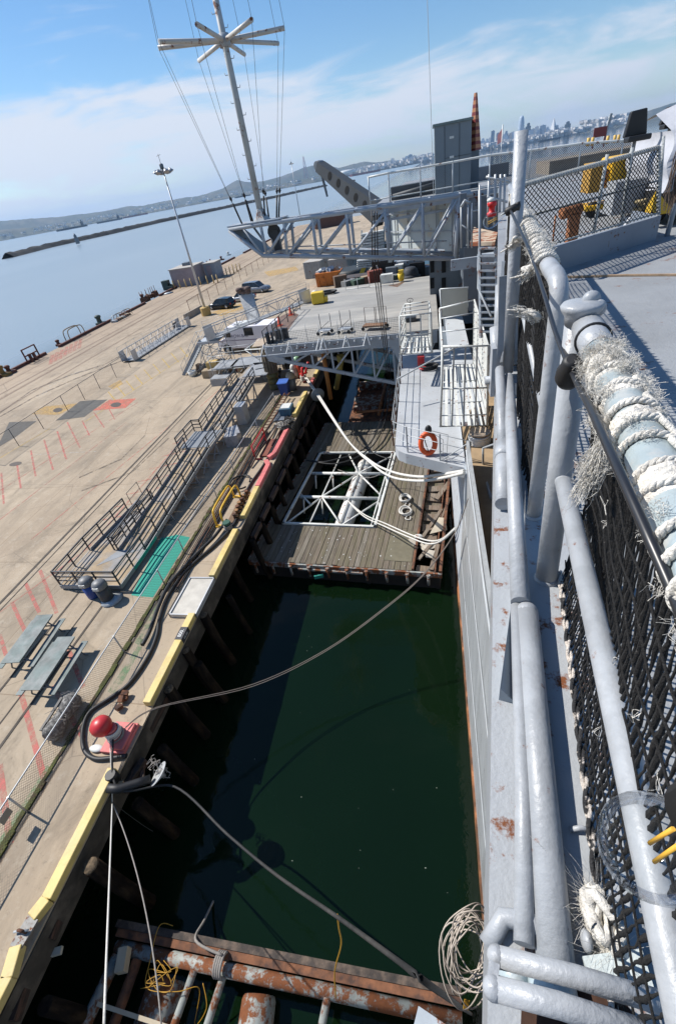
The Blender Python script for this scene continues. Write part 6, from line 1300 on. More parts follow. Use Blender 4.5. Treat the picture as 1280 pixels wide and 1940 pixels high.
# ------------------------------------------------------------------ white slatted rafts racks
def cage(name, label, fr, yf, bk, yb, nx, nsl, slat=True):
    # fr, bk: photograph corners (tl, tr, br, bl) of the front and back frame at stations yf, yb
    F = [PY(x, y, yf) for x, y in fr]; B = [PY(x, y, yb) for x, y in bk]; T = thing(name, label, 'rack', (F[3]+F[2])/2)
    b = MB(); b.tube(F+[F[0]], .045, 7); b.tube(B+[B[0]], .04, 7)
    for k in range(4): b.tube([F[k], B[k]], .03, 7)
    m = [F[0].lerp(F[3], .5), F[1].lerp(F[2], .5)]; b.tube(m, .028, 6); b.tube([F[0].lerp(F[3], .85), F[1].lerp(F[2], .85)], .02, 6)
    b.build('frame', WHITE, T)
    b = MB()
    for k in range(1, nx): f = k/nx; b.bar(F[0].lerp(F[1], f), F[3].lerp(F[2], f), .05, .03, up=(0, 1, 0))
    b.build('front_bars', GALV, T)
    b = MB()
    for k in range(nsl+1): f = k/nsl; b.bar(F[3].lerp(F[2], f), B[3].lerp(B[2], f), .10, .035)
    b.build('floor_slats', WHITE, T)
    b = MB()
    for k in range(1, 17):
        f = k/17; b.bar(F[1].lerp(F[2], f), B[1].lerp(B[2], f), .03, .07)
        if k % 3 == 0: b.bar(F[0].lerp(F[3], f), B[0].lerp(B[3], f), .03, .06)
    b.build('side_slats', WHITE, T)
    b = MB(); f = .33
    for f in (.35, .7): b.tube([F[3].lerp(B[3], f), F[2].lerp(B[2], f)], .03, 6); b.tube([F[0].lerp(B[0], f), F[1].lerp(B[1], f), F[2].lerp(B[2], f)], .025, 6)
    b.build('hoops', GALV, T)
cage('slatted_rack', 'tall white slatted raft rack hanging over the sponson, nearest the camera', ((838, 657), (925, 655), (922, 806), (834, 808)), 14.6, ((832, 585), (898, 568), (896, 690), (838, 694)), 18.4, 4, 8)
cage('slatted_rack', 'small white slatted rack at the far left end of the sponson', ((757, 599), (816, 593), (818, 668), (758, 671)), 21.0, ((766, 577), (812, 571), (812, 636), (768, 640)), 23.0, 3, 8)
t = thing('door_panel', 'cream door panel standing behind the tall slatted rack', 'panel', PY(862, 598, 19.4)); q = [PY(833, 548, 19.4), PY(886, 544, 19.6), PY(886, 596, 19.6), PY(836, 602, 19.4)]
b = MB(); b.prism(q, (0, .06, 0)); b.build('panel', mat('cream panel', (.52, .52, .46), .5, var=.06, dirt=.15), t); b = MB(); b.tube(q+[q[0]], .03, 6); b.build('frame', GALV, t)
b = MB(); b.box((-.5, 23.5, ZS+.3), (.35, .35, .45)); b.tube([V((-.4, 22.8, ZS+.12))+V((.15*math.cos(a), .12*math.sin(a), 0)) for a in [2*math.pi*i/18 for i in range(18)]], .05, 6, closed=True); one('fire_valve', b, RED, 'red valve at the far end of the sponson', 'valve')
b = MB()
for k in range(3): b.tube([V((-.1, 22.9, ZS+.06+.07*k))+V(((.38+.04*k)*math.cos(a), .3*math.sin(a), 0)) for a in [2*math.pi*i/18 for i in range(18)]], .04, 6, closed=True)
one('hose', b, BLACK, 'coiled black hose beside the red valve on the sponson', 'hose')
b = MB(); b.bar((-1.45, 18.8, ZS+1.2), (1.3, 20.4, ZS+1.9), .05, .05); one('boat_boom', b, GALV, 'thin grey spar crossing above the sponson deck', 'spar')
b = MB(); b.box((.55, 19.8, ZS+2.6), (1.6, 1.5, .10)); 
b = MB(); b.ball((2.9, 15.6, ZS+.3), .35, (1, 1, .8)); one('orange_float', b, mat('orange tarp', (.60, .24, .05), .7, var=.3, vs=4), 'orange wrapped bundle at the foot of the tall rack', 'bundle')
# ------------------------------------------------------------------ inclined ladder beside the post
T = thing('ship_ladder', 'grey ship ladder with flat rungs beside the near post', 'ladder', PY(925, 560, 11)); a0 = PY(908, 470, 12.5); a1 = PY(938, 470, 12.3); c0 = PY(910, 640, 12.4); c1 = PY(945, 640, 12.2)
b = MB(); b.bar(a0, c0, .05, .07); b.bar(a1, c1, .05, .07); b.build('stringer', GREY2, T)
b = MB()
for k in range(13): f = k/13; b.bar(a0.lerp(c0, f), a1.lerp(c1, f), .10, .04)
b.build('rung', GREY2, T)
b = MB(); b.tube([PY(908, 360, 12.5), PY(908, 470, 12.5), PY(905, 545, 12.6), PY(930, 600, 11.5)], .03, 7); b.build('handrail', GALV, T)
# ------------------------------------------------------------------ DECK EDGE ELEVATOR (lowered)
T = thing('deck_elevator', 'big lowered aircraft elevator platform with trussed underside reaching over the pier', 'elevator', (-7, 41, 8))
ELD = mat('elevator deck', (.30, .295, .28), .8, var=.14, vs=.7, col2=(.36, .345, .315), c2s=.35, dirt=.25, stretch=(.3, 1, 1))
p = [V((-12.45, 33.6, 8)), V((-2.0, 33.3, 8)), V((.6, 33.2, 8)), V((.6, 52.0, 8)), V((-11.9, 52.0, 8))]
b = MB(); b.prism([(q.x, q.y, 7.88) for q in p], (0, 0, .12)); b.build('deck', ELD, T)
b = MB(); b.face([P(x, y, 8.006) for x, y in ((735, 541), (752, 544), (768, 533), (752, 537))]); b.face([P(x, y, 8.006) for x, y in ((530, 600), (552, 590), (566, 596), (536, 640), (524, 636))]); b.build('deck_stain', mat('oily rust stain', (.16, .10, .07), .6, var=.3), T)
b = MB(); b.bar((-12.4, 33.15, 8.0), (-2.0, 32.9, 8.0), .08, .10); b.bar((-12.9, 32.6, 7.55), (-4.6, 32.45, 7.55), .10, .10); b.bar((-12.4, 33.55, 7.5), (.5, 33.25, 7.5), .10, .9)
for k in range(17): x = -12.2+k*.62; b.bar((x, 33.5, 7.95), (x, 32.9, 7.7), .05, .12)
for x in (-12.5, -10.5, -8.2, -7.9, -6.2, -4.7): b.bar((x, 32.55, 7.55), (x+.25, 33.1, 8.25), .06, .06); b.bar((x+.5, 32.55, 7.55), (x+.25, 33.1, 8.25), .06, .06)
b.build('edge_girder', TRUSS, T)
G0 = V((-11.9, 33.6, 7.2)); G1 = V((.4, 33.3, 7.2)); bot = lambda f: V((-11.9+12.3*f, 33.5, 7.0-2.9*min(1, f*1.28)))
b = MB(); b.bar(G0, G1, .22, .25)
for yo in (0, 2.6, 6.5):
    o_ = V((0, yo, 0)); n = 8
    b.bar(bot(.07)+o_, bot(.78)+o_, .20, .24); b.bar(bot(.78)+o_, V((.5, 33.5, 4.2))+o_, .2, .24); b.bar(V((-12.3, 33.6, 7.1))+o_, bot(.07)+o_, .2, .5)
    for k in range(1, n):
        f = k/n; tp = V((-11.9+12.3*f, 33.5, 7.2))+o_; b.bar(bot(f)+o_, tp, .16, .14)
        f2 = (k+1)/n if k+1 < n else 1; b.bar(bot(f)+o_, V((-11.9+12.3*f2, 33.5, 7.2))+o_, .13, .12)
b.prism([V((-2.9, 33.32, 7.2)), V((-1.2, 33.32, 7.2)), V((-1.5, 33.32, 5.4)), V((-2.3, 33.32, 5.9))], (0, .1, 0)); b.build('under_truss', TRUSS, T)
b = MB(); b.box((-6, 38, 7.3), (11.5, .3, 1.0)); b.box((-6, 43, 7.3), (11.5, .3, 1.0)); b.build('cross_beam', DGREY, T)
# safety net along the near edge
ENET = mesh_mat('elevator net cord', (.10, .10, .10), .12, .12, 'x', True)
t = thing('safety_net', 'thin safety net on stanchions along the near elevator edge', 'net', (-6, 33.7, 8))
xs_ = [-10.9, -9.0, -8.0, -6.6, -5.4, -3.2, -2.0]
for x in xs_: b = MB(); b.tube([(x, 33.75, 8), (x, 33.75, 9.2)], .02, 5); b.build('stanchion', GALV, t)
b = MB(); b.face([(-11.6, 33.75, 8), (-1.9, 33.75, 8), (-1.9, 33.75, 9.0), (-11.6, 33.75, 8.8)]); b.build('mesh', ENET, t)
t = thing('guard_rail', 'dark guard rail leaning at the elevator end by the gangway', 'railing', (-12, 36, 8))
b = MB()
for h in (.5, 1.05): b.tube([(-12.4, 33.8, 8+h), (-12.2, 38.0, 8+h), (-11.8, 44, 8+h)], .03, 6)
b.build('rail', RAILD, t); 
for y in (33.8, 34.9, 36, 37, 38, 40, 42, 44): b = MB(); b.bar((-12.4+.05*(y-33.8), y, 8), (-12.4+.05*(y-33.8), y, 9.05), .06, .06); b.build('post', RAILD, t)
b = MB(); b.prism([(-13.4, 33.5, 8.0), (-12.5, 33.6, 8.0), (-12.5, 36.2, 8.0), (-13.6, 35.6, 8.0)], (0, 0, .05)); b.build('flap_plate', mat('tan flap', (.42, .33, .24), .7), t)
b = MB(); q = [V((-14.0, 33.5, 7.9)), V((-12.6, 33.3, 7.9)), V((-12.9, 33.2, 7.1))]; b.tube(q+[q[0]], .045, 6); b.tube([V((-14.0, 33.5, 7.9)), V((-13.0, 36.4, 8.1))], .045, 6); b.build('outrigger', WHITE, t)
for k in range(5): b = MB(); x = -12.2+k*.3; b.box((x, 34.2+k*.2, 8.4), (.18, .5, .8), k*.3); b.lathe([(.14, -.03), (.14, .03)], (x, 34.0, 8.15), 10, axis=(1, 0, 0)); one('hand_truck', b, RAILD, 'dark hand truck parked by the guard rail on the elevator', 'hand truck', 'hand trucks on the elevator')
CONE = mat('cone orange', (.75, .09, .03), .5, var=.05)
for k, (px, py) in enumerate(((530, 617), (551, 597))):
    c = P(px, py, 8.0); t = thing('traffic_cone', ['orange traffic cone nearer the dark guard rail', 'orange traffic cone farther up by the gangway'][k], 'cone', c); b = MB(); b.lathe([(.2, .03), (.16, .08), (.045, .72), (.03, .74)], c, 14); b.build('cone', CONE, t); b = MB(); b.box(c+V((0, 0, .02)), (.46, .46, .04)); b.build('base', CONE, t)
def cart(px0, px1, py, label, hgt, flat):
    a = P(px0, py, 8.0); c = P(px1, py-(px1-px0)*.05, 8.0); a.z = c.z = 8.0; T = thing('cart', label, 'cart', a.lerp(c, .5)); d = (c-a).normalized(); n = V((-d.y, d.x, 0)); w = .8
    b = MB(); z = V((0, 0, .32)); m = a.lerp(c, .5)+n*w/2
    if flat: b.box(m+z, ((c-a).length, w, .10), math.atan2(d.y, d.x)); b.build('bed', mat('brown cart bed', (.25, .14, .08), .7, var=.2), T)
    else: b.tube([a+z, a+n*w+z, c+n*w+z, c+z, a+z], .03, 6); b.bar(m-d*.5+z, m+d*.5+z, .5, .05); b.build('bed', ALU, T)
    b = MB(); U = V((0, 0, hgt)); 
    if flat: 
        for p0, p1 in ((a, a.lerp(c, .47)), (a.lerp(c, .53), c)): b.tube([p0+n*w+z, p0+n*w+z+U, p1+n*w+z+U, p1+n*w+z], .025, 6)
    else: b.tube([a+n*w+z, a+n*w+z+U], .025, 6); b.tube([c+n*w+z, c+n*w+z+U], .025, 6); b.tube([a+z, c+n*w*.6+z+V((0, 0, .6))], .02, 5)
    b.build('handle', RAILD if not flat else mat('rail brown', (.12, .09, .08), .6), T)
    for q in (a, c):
        for s in (.1, .8): b = MB(); b.lathe([(.13, -.03), (.14, 0), (.13, .03)], q+n*s+V((0, 0, .14)), 10, axis=n); b.build('wheel', TYRE, T)
cart(602, 622, 637, 'bare tube cart at the left by the elevator net', 1.1, False); cart(641, 660, 634, 'bare tube cart in the middle by the elevator net', 1.2, False); cart(687, 728, 628, 'flat brown cart with twin hoop handles by the elevator net', 1.15, True)
b = MB(); c = P(778, 606, 8.0); b.tube([c, c+V((0, 0, 1.4))], .03, 6); b.tube([c+V((0, 0, 1.4))+V((.22*math.cos(a), .1*math.sin(a), .12*math.sin(a))) for a in [2*math.pi*i/12 for i in range(12)]], .02, 5, closed=True); b.box(c+V((0, -.2, .2)), (.8, .9, .25)); one('pallet_jack', b, RAILD, 'pallet jack with loop handle at the right of the elevator', 'pallet jack')
YB = mat('yellow plastic', (.70, .48, .03), .5, var=.05)
t = thing('mop_bucket', 'yellow wheeled box at the head of the gangway', 'bucket', P(604, 573, 8)); c = P(604, 575, 8); b = MB(); b.box(c+V((0, 0, .55)), (1.2, .9, 1.0), .1); b.build('tub', YB, t, bevel=.08); b = MB(); b.box(c+V((.6, .1, .35)), (.6, .7, .5), .1); b.build('wringer', YB, t, bevel=.05)
t = thing('mop_bucket', 'small yellow bucket at the far right of the elevator', 'bucket', P(760, 534, 8)); c = P(760, 534, 8); b = MB(); b.lathe([(.25, .1), (.36, .8)], c, 10); b.build('tub', YB, t); b = MB(); b.box(c+V((0, 0, .95)), (.5, .4, .3)); b.build('wringer', YB, t)
b = MB(); c = P(598, 566, 8); b.ball(c+V((0, 0, .4)), .45, (1, 1, .9), 10, 7); one('white_sack', b, WHITE, 'white sack at the head of the gangway beside the yellow box', 'sack')
b = MB(); c = P(622, 557, 8)
for k in range(4): b.tube([c+V(((.6+.1*k)*math.cos(a), .5*math.sin(a), .1+.05*k)) for a in [2*math.pi*i/14 for i in range(14)]], .07, 5, closed=True)
one('dark_coil', b, BLACK, 'coil of dark hose on the elevator below the orange skip', 'hose')
b = MB(); c = P(640, 552, 8)
for x0, x1 in ((655, 700), (700, 745)): b.tube([P(x0, 548-(x0-655)*.1, 8.9), P(x1, 548-(x1-655)*.1, 8.9)], .03, 5); b.tube([P(x0, 548-(x0-655)*.1, 8.4), P(x1, 548-(x1-655)*.1, 8.4)], .03, 5)
for x in (655, 678, 700, 722, 745): q = P(x, 550-(x-655)*.1, 8); b.tube([q, q+V((0, 0, 1.05))], .03, 5)
one('guard_rail', b, GALV, 'thin grey guard rail along the far edge of the elevator', 'railing')
# fluted fender column under the elevator corner
t = thing('fender_column', 'fluted brown fender column under the corner of the elevator', 'fender', (-13.3, 36.3, PZ)); c = V((-13.35, 36.4, PZ))
b = MB(); b.lathe([(.5, 1.5), (.5, 3.6)], c, 18)
for k in range(14): a = 2*math.pi*k/14; b.tube([c+V((.5*math.cos(a), .5*math.sin(a), 1.5)), c+V((.5*math.cos(a), .5*math.sin(a), 3.6))], .09, 6)
b.build('fluted_shaft', mat('brown fender', (.16, .13, .09), .8, var=.2), t)
b = MB()
for z in (0, .5, 1.0): b.lathe([(.46, z), (.55, z+.25), (.46, z+.5)], c, 16)
b.build('ringed_foot', mat('olive rubber', (.14, .125, .05), .7, var=.2), t)
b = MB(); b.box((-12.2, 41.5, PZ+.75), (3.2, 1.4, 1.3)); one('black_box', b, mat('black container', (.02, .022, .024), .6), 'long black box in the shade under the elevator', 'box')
b = MB(); c = P(523, 720, PZ); b.tube([c, c+V((.05, 0, 1.3))], .12, 8); b.box(c+V((0, 0, .2)), (.8, .6, .4), .3); one('dark_stand', b, BLACK, 'dark stand beside the fluted column', 'stand')
b = MB(); 
for x in (-13.6, -12.2): b.bar((x, 38.6, PZ), (x+.3, 38.6, PZ+1.0), .2, .25)
b.bar((-13.9, 38.6, PZ+.7), (-11.8, 38.6, PZ+.7), .2, .2); one('steel_trestle', b, DGREY, 'dark steel trestle behind the bright blue bin', 'trestle')
# hull side beneath elevator at the far basin end, orange post and yellow beam below
b = MB(); b.tube([(-8.4, 35.5, 2.5), (-8.4, 35.5, 6.8)], .18, 8); one('orange_post', b, mat('orange primer', (.5, .2, .05), .6), 'orange post under the elevator truss', 'post')
b = MB(); b.tube([(-8.0, 36.5, 3.0), (-6.8, 35.0, 6.2)], .22, 8); b.box((-7.0, 35.2, 6.0), (.5, .4, .5)); one('yellow_beam', b, mat('olive yellow', (.36, .28, .07), .7), 'olive yellow slanting beam under the elevator truss', 'beam')
# ================================================================== FOLDING MAST BOOM
YB0 = 25.0
def bt(px, py, dy=0.0): return PY(px, py, YB0+dy)
T = thing('mast_boom', 'grey tubular lattice boom reaching out from the flight deck edge over the pier', 'boom', (1.5, 25, 14))
tr = [(872, 374), (832, 379), (800, 383), (770, 387), (733, 391), (695, 398), (657, 404), (625, 409), (590, 414), (525, 424), (470, 431), (436, 436)]
br = [(866, 491), (805, 490), (738, 489), (668, 488), (602, 486), (538, 486), (494, 487)]
tw = 1.5
TZ = [V((PY(x, y, YB0).x, YB0, 0)) for x, y in tr]
ztop = lambda x: 16.02+(1.69-x)*.018                                  # level top chord, slightly rising outboard
zbot = lambda x: 13.52+(1.36-x)*.142
def ch(x, topc, far): return V((x, YB0+(tw if far else 0), ztop(x) if topc else zbot(x)))
xr, xl, xt = 1.65, -8.15, -9.6
for far in (0, 1):
    b = MB(); b.tube([ch(xr+.4, 1, far), ch(xl, 1, far), V((xt, YB0+(tw if far else 0), ztop(xt)))], .095 if not far else .08, 10); b.build('top_chord', TRUSS, T)
    b = MB(); b.tube([ch(1.36, 0, far), ch(xl, 0, far), V((xt, YB0+(tw if far else 0), ztop(xt)-.05))], .10, 10); b.build('bottom_chord', TRUSS, T)
    b = MB(); xs = [1.3, -.18, -1.85, -3.7, -5.4, -6.9, -7.95]; xtp = [1.55, .15, -1.55, -3.35, -5.0, -6.4, -7.6]
    for i, x in enumerate(xs):
        if i: b.tube([ch(x, 0, far), ch(xtp[i]-.35, 1, far)], .075, 8)
        if i < len(xs)-1: b.tube([ch(xs[i+1], 0, far), ch(xtp[i]-.1, 1, far)], .065, 8)
    b.tube([ch(1.3, 0, far), ch(1.5, 1, far)], .11, 8); b.tube([ch(xl, 0, far), ch(-8.9, 1, far)], .06, 7); b.build('web_tube', TRUSS, T)
b = MB()
for i in range(7):
    x = xtp[i]; b.tube([ch(x, 1, 0), ch(x, 1, 1)], .06, 7); b.tube([ch(xs[i], 0, 0), ch(xs[i], 0, 1)], .06, 7)
    if i < 6: b.tube([ch(xs[i], 0, i % 2), ch(xs[i+1], 0, 1-i % 2)], .045, 6)
b.build('cross_tube', TRUSS, T)
b = MB(); b.prism([ch(-6.9, 1, 0)+V((0, -.05, .10)), V((xt-.05, YB0-.05, ztop(xt)+.08)), V((xt-.05, YB0+tw+.05, ztop(xt)+.08)), ch(-6.9, 1, 1)+V((0, .05, .10))], (0, 0, .05)); b.prism([V((xt, YB0, ztop(xt)-.1)), V((xt, YB0+tw, ztop(xt)-.1)), ch(xl, 0, 1)+V((0, 0, .1)), ch(xl, 0, 0)+V((0, 0, .1))], (.06, 0, .04)); b.build('end_plate', GREY2, T)
b = MB(); b.bar(ch(.8, 0, 0)+V((0, .7, .25)), ch(-5.5, 0, 0)+V((0, .7, .25)), .6, .05); b.tube([ch(.9, 0, 0)+V((0, .4, .7)), ch(-7, 0, 0)+V((0, .4, .35))], .03, 6); b.build('catwalk', GREY2, T)
b = MB(); b.box((1.9, 25.6, 13.4), (1.2, 2.0, .25)); b.bar((1.6, 24.9, 13.4), (1.6, 24.9, 16.1), .28, .28); b.build('root_bracket', DGREY, T)
b = MB(); b.lathe([(.32, -.06), (.36, 0), (.32, .06)], V((-7.55, YB0+.75, 15.75)), 14, axis=(0, 1, 0)); b.box((-7.5, YB0+.75, 15.4), (.35, .3, .9)); b.build('winch', RAILD, T)
# lattice mast standing on the boom
MX, MY = -8.05, YB0+.75; MZ0 = ztop(-8)+.12
T = thing('radio_mast', 'tall grey ship mast with six crossed arms standing on the end of the boom', 'mast', (MX, MY, MZ0))
b = MB(); b.tube([(MX, MY, MZ0), (MX, MY, 26.2)], .155, 12, r2=.125); b.lathe([(.52, 0), (.3, .25), (.17, .55)], (MX, MY, MZ0-.05), 6, smooth=False); b.build('pole', mat('mast grey paint', (.42, .44, .44), .5, var=.15, vs=1, rust=.25, rs=2.2), T)
zc = PY(421, 78, MY).z; cc = V((MX, MY, zc))
ends = [((301, 78), 0), ((301, 92), -.3), ((373, 46), 1), ((477, 36), 2), ((539, 53), .5), ((526, 82), .2), ((376, 114), -2), ((463, 102), -1)]
ARMM = mat('arm white paint', (.52, .50, .46), .5, var=.12, rust=.3, rs=3)
for k, (az, ln_) in enumerate(((-172, 3.75), (168, 3.85), (135, 2.2), (52, 2.5), (12, 3.6), (-8, 3.2), (-128, 1.9), (-45, 1.7))):
    pass
tips = []
for (px, py), dy in (((301, 79), .55), ((300, 91), -.55), ((373, 46), 2.1), ((477, 37), 1.9), ((539, 53), .9), ((527, 82), -.35), ((377, 115), -1.6), ((463, 103), -1.2)):
    tip = PY(px, py, MY+dy); 
    # arms lie level: slide each tip along its sight line to the arm height
    d = ray(px, py); q = CAM+d*((zc-EYE)/d.z); 
    tip = q if (q-cc).length < 5.5 and abs(q.y-MY) < 4.5 else tip
    tips.append(tip); b = MB(); b.tube([cc, tip], .085, 8); b.build('arm', ARMM, T)
b = MB(); b.lathe([(.24, -.2), (.28, 0), (.24, .2)], cc, 10)
for k in range(18): z = MZ0+.8+k*.46; s = 1 if k % 2 else -1; b.tube([(MX+s*.12, MY, z), (MX+s*.27, MY, z), (MX+s*.29, MY, z+.08)], .014, 5)
b.build('climbing_step', GREY2, T)
feet = [(459, 425), (476, 419), (479, 419), (502, 413), (510, 417), (524, 414), (528, 413)]
for k, (tip, (fx, fy)) in enumerate(zip([tips[0], tips[2], tips[6], tips[3], tips[7], tips[5], tips[4]], feet)):
    f = PY(fx, fy, YB0+.3+.12*k); t = thing('stay_wire', ['leftmost stay wire from the long left arm to the boom end', 'stay wire from the upper left arm to the boom end', 'stay wire from the short lower left arm', 'stay wire from the upper right arm down beside the mast', 'stay wire from the short lower right arm', 'stay wire from the lower long right arm', 'stay wire from the tip of the long right arm'][k], 'wire', f)
    b = MB(); b.tube([tip, f], .008, 4)
    if k == 0: b.tube([tips[1], f], .008, 4)
    b.tube([tip, V((tip.x+.15*(MX-tip.x), MY+(tip.y-MY)*.8, 29))], .008, 4)
    if k == 0: b.tube([tips[1], V((tips[1].x, MY+.1, 29))], .008, 4)
    b.build('wire', ROPED, t)
    b = MB(); e = tip.lerp(f, .86); b.tube([e, f], .042, 6); e2 = tip.lerp(f, .83); b.lathe([(.02, -.12), (.075, 0), (.02, .12)], e2, 6, axis=(tip-f)); b.build('turnbuckle', BLACK, t)
b = MB(); q0 = PY(808, -30, 26); q1 = PY(812, 290, 26); b.tube([q0, V((q0.x+.1, 26, 15.9))], .012, 4); one('whip_aerial', b, GALV, 'single thin vertical wire rising left of the grey locker', 'wire')
# wires from the boom down to the float
for k in range(3):
    a = PY(705+5*k, 490, 25.3); b = MB(); b.tube([PY(704+5*k, 400, 25.3), a, PY(718+4*k, 590, 28), PY(736+3*k, 735, 35.2)], .028, 5); one('hoist_cable', b, mat('greased cable', (.035, .025, .022), .6), 'dark hoist cable running from the boom down to the rusty float', 'cable', 'hoist cables below the boom')
# ------------------------------------------------------------------ aircraft crane arm
T = thing('crane_arm', 'grey box girder crane arm with oval holes beyond the boom', 'crane', PY(690, 395, 60))
p0 = PY(606, 315, 62); p1 = PY(700, 386, 58); d = (p1-p0).normalized(); up = V((0, 0, 1)); up = (up-d*up.dot(d)).normalized(); n = d.cross(up)
b = MB(); L = (p1-p0).length+2; h0_, h1_ = .9, 1.7
b.prism([p0+up*h0_/2-n*.6, p0+d*L+up*h1_/2-n*.6, p0+d*L-up*h1_*.75-n*.6, p0-up*h0_/2-n*.6], n*1.2); b.build('girder', mat('crane grey', (.055, .063, .07), .65, var=.15, vs=.5), T)
for k in range(6):
    b = MB(); f = .22+k*.14; c = p0+d*(L*f)+up*(.1-.05*k)
    for s in (-1, 1): b.prism([c+n*(s*.605)+d*(.27*math.cos(a))+up*(.42*math.sin(a)) for a in [2*math.pi*i/14 for i in range(14)]], n*(s*.02))
    b.build('lightening_hole', mat('black opening', (.008, .009, .01), .9), T)

b = MB(); b.lathe([(.42, -.5), (.46, 0), (.42, .5)], p0-d*.1+up*.05, 16, axis=n); b.build('sheave', DGREY, T)
b = MB()
for k in range(4): q = p0+d*(.0+.35*k)-up*(.55+.1*k)+n*(k*.2-.3); b.bar(q, q+V((.25, 0, -1.5-.1*(k % 2))), .2, .2)
b.build('hook_block', DGREY, T)
b = MB(); q = p0+d*5.2-up*.4-n*.7; b.box(q, (.5, .4, .5)); b.tube([q, q+V((0, 0, -.6))], .1, 6); b.build('spotlight', WHITE, T)
# ================================================================== NEAR RAILS, NETS AND FLIGHT DECK GEAR
def dirn(): return V((.121, .9927, 0))
DN = dirn()
RA = V((.436, 1.42, 17.055)); RB = P(1262, 930, 17.055); RD = (RB-RA).normalized(); RE = RA+RD*2.6
T = thing('pipe_railing', 'nearest thick grey pipe rail with flared capped post wrapped in frayed rope', 'railing', (RA.x, RA.y, ZD))
PIPE = mat('thick pipe paint', (.35, .368, .388), .42, var=.10, vs=4, rust=.02, rs=12, bump=.2, bs=55, rvar=.13, dirt=.22, col2=(.315, .332, .35), c2s=7, c2lo=.5, c2hi=.56)
PIPEB = mat('pale pipe paint', (.36, .43, .455), .42, var=.16, vs=7, rust=.05, rs=9, bump=.2, bs=60, dirt=.3, rvar=.12, col2=(.44, .47, .47), c2s=16, c2lo=.5, c2hi=.58)
b = MB(); base = V((.452, 1.445, ZD)); b.tube([base, V((RA.x-.012, RA.y+.035, RA.z+.02))], .042, 20, r2=.0395); b.lathe([(.052, 0), (.049, .015), (.042, .03)], base, 20); b.build('post', PIPE, T)
b = MB(); b.tube([RA, RA+RD*.22], .0400, 20); b.build('rail_collar', PIPE, T)
b = MB(); b.tube([RA+RD*.16, RE], .0375, 20); b.build('top_rail', PIPEB, T)
b = MB(); cp = V((RA.x-.012, RA.y+.03, RA.z+.0)); b.lathe([(.040, .0), (.043, .025), (.055, .042), (.058, .052), (.052, .060), (.02, .063), (.001, .063)], cp, 22); b.ball(cp+V((.026, .018, .062)), .025, (1.0, .8, .9), 12, 8); b.ball(cp+V((.044, .0, .040)), .023, (.9, .9, 1), 12, 8); b.build('flared_cap', PIPE, T)
m0 = P(1066, 912, 16.53); m1 = P(1222, 1590, 16.53); md = (m1-m0).normalized()
b = MB(); b.tube([m0-md*.005, m0+md*2.2], .0275, 18); b.ball(m0, .0285, n=14, m=9); b.build('mid_rail', PIPE, T)
b = MB()
for f in (.115, .5): b.tube([RA+RD*f+V((.0425*math.cos(a)*RD.y, -.0425*math.cos(a)*RD.x, .0425*math.sin(a))) for a in [2*math.pi*i/22 for i in range(22)]], .0035, 5, closed=True)
b.tube([RA+RD*.118+V((.05, 0, -.01)), RA+RD*.125+V((.075, .0, -.03))], .0025, 4); b.build('cable_tie', BLACK, T)
# farther section: elbow rail
T = thing('pipe_railing', 'second pipe rail bending down in an elbow just beyond the nearest post', 'railing', (.485, 1.88, ZD))
E0 = V((.468, 1.90, 17.06)); far0 = E0+V((.105, .994, .006))*5.2
b = MB(); pts = [V((.478, 1.875, ZD)), V((.474, 1.878, 16.6)), V((.470, 1.885, 16.98))]+[V((.470, 1.885+.10*(1-math.cos(a)), 16.98+.10*math.sin(a))) for a in (.5, 1.0, 1.57)]
b.tube(pts+[V((.49, 2.3, 17.083)), far0], .0335, 18); b.lathe([(.044, 0), (.041, .015), (.034, .025)], V((.478, 1.875, ZD)), 18); b.build('bent_rail', PIPE, T)
b = MB(); q = V((.474, 1.88, 16.56)); b.tube([q, q+V((.105, .994, .0))*5], .023, 14); b.build('mid_rail', PIPE, T)
b = MB(); 
for y in (4.6, 6.9): x = .474+.1056*(y-1.88); b.tube([(x, y, ZD), (x, y, 17.08)], .03, 12)
b.build('post', PIPE, T)
# tall stanchion with hinge and lever bracket
T = thing('net_stanchion', 'tall upright grey stanchion in a hinge bracket at the deck edge', 'stanchion', (.50, 3.42, ZD))
sb = PD(961, 705, 3.45); stp = PD(987, 247, 3.46); 
b = MB(); b.tube([sb, stp], .0375, 18); b.build('pole', mat('rough thick paint', (.35, .368, .39), .42, var=.06, vs=3, bump=.35, bs=50), T)
b = MB(); c = PD(962, 735, 3.3); c.z = ZD+.1
for dx in (-.10, .10): b.box(V((sb.x+dx-.01, sb.y-.02, ZD+.19)), (.03, .12, .36))
b.box((sb.x+.05, sb.y+.05, ZD+.06), (.28, .34, .12)); b.tube([(sb.x-.16, sb.y, sb.z-.05), (sb.x+.2, sb.y, sb.z-.05)], .03, 10); b.build('hinge_bracket', mat('rough thick paint', (.35, .385, .43)), T)
b = MB(); b.tube([PD(938, 620, 3.75), PD(942, 700, 3.6)], .045, 12); b.tube([PD(948, 540, 3.9), PD(944, 660, 3.7)], .04, 12); b.bar(PD(972, 520, 3.75), PD(966, 690, 3.65), .05, .20, up=(1, 0, 0)); b.tube([PD(975, 500, 4.2), PD(957, 690, 3.6)], .05, 12); b.build('side_strut', PIPE, T)
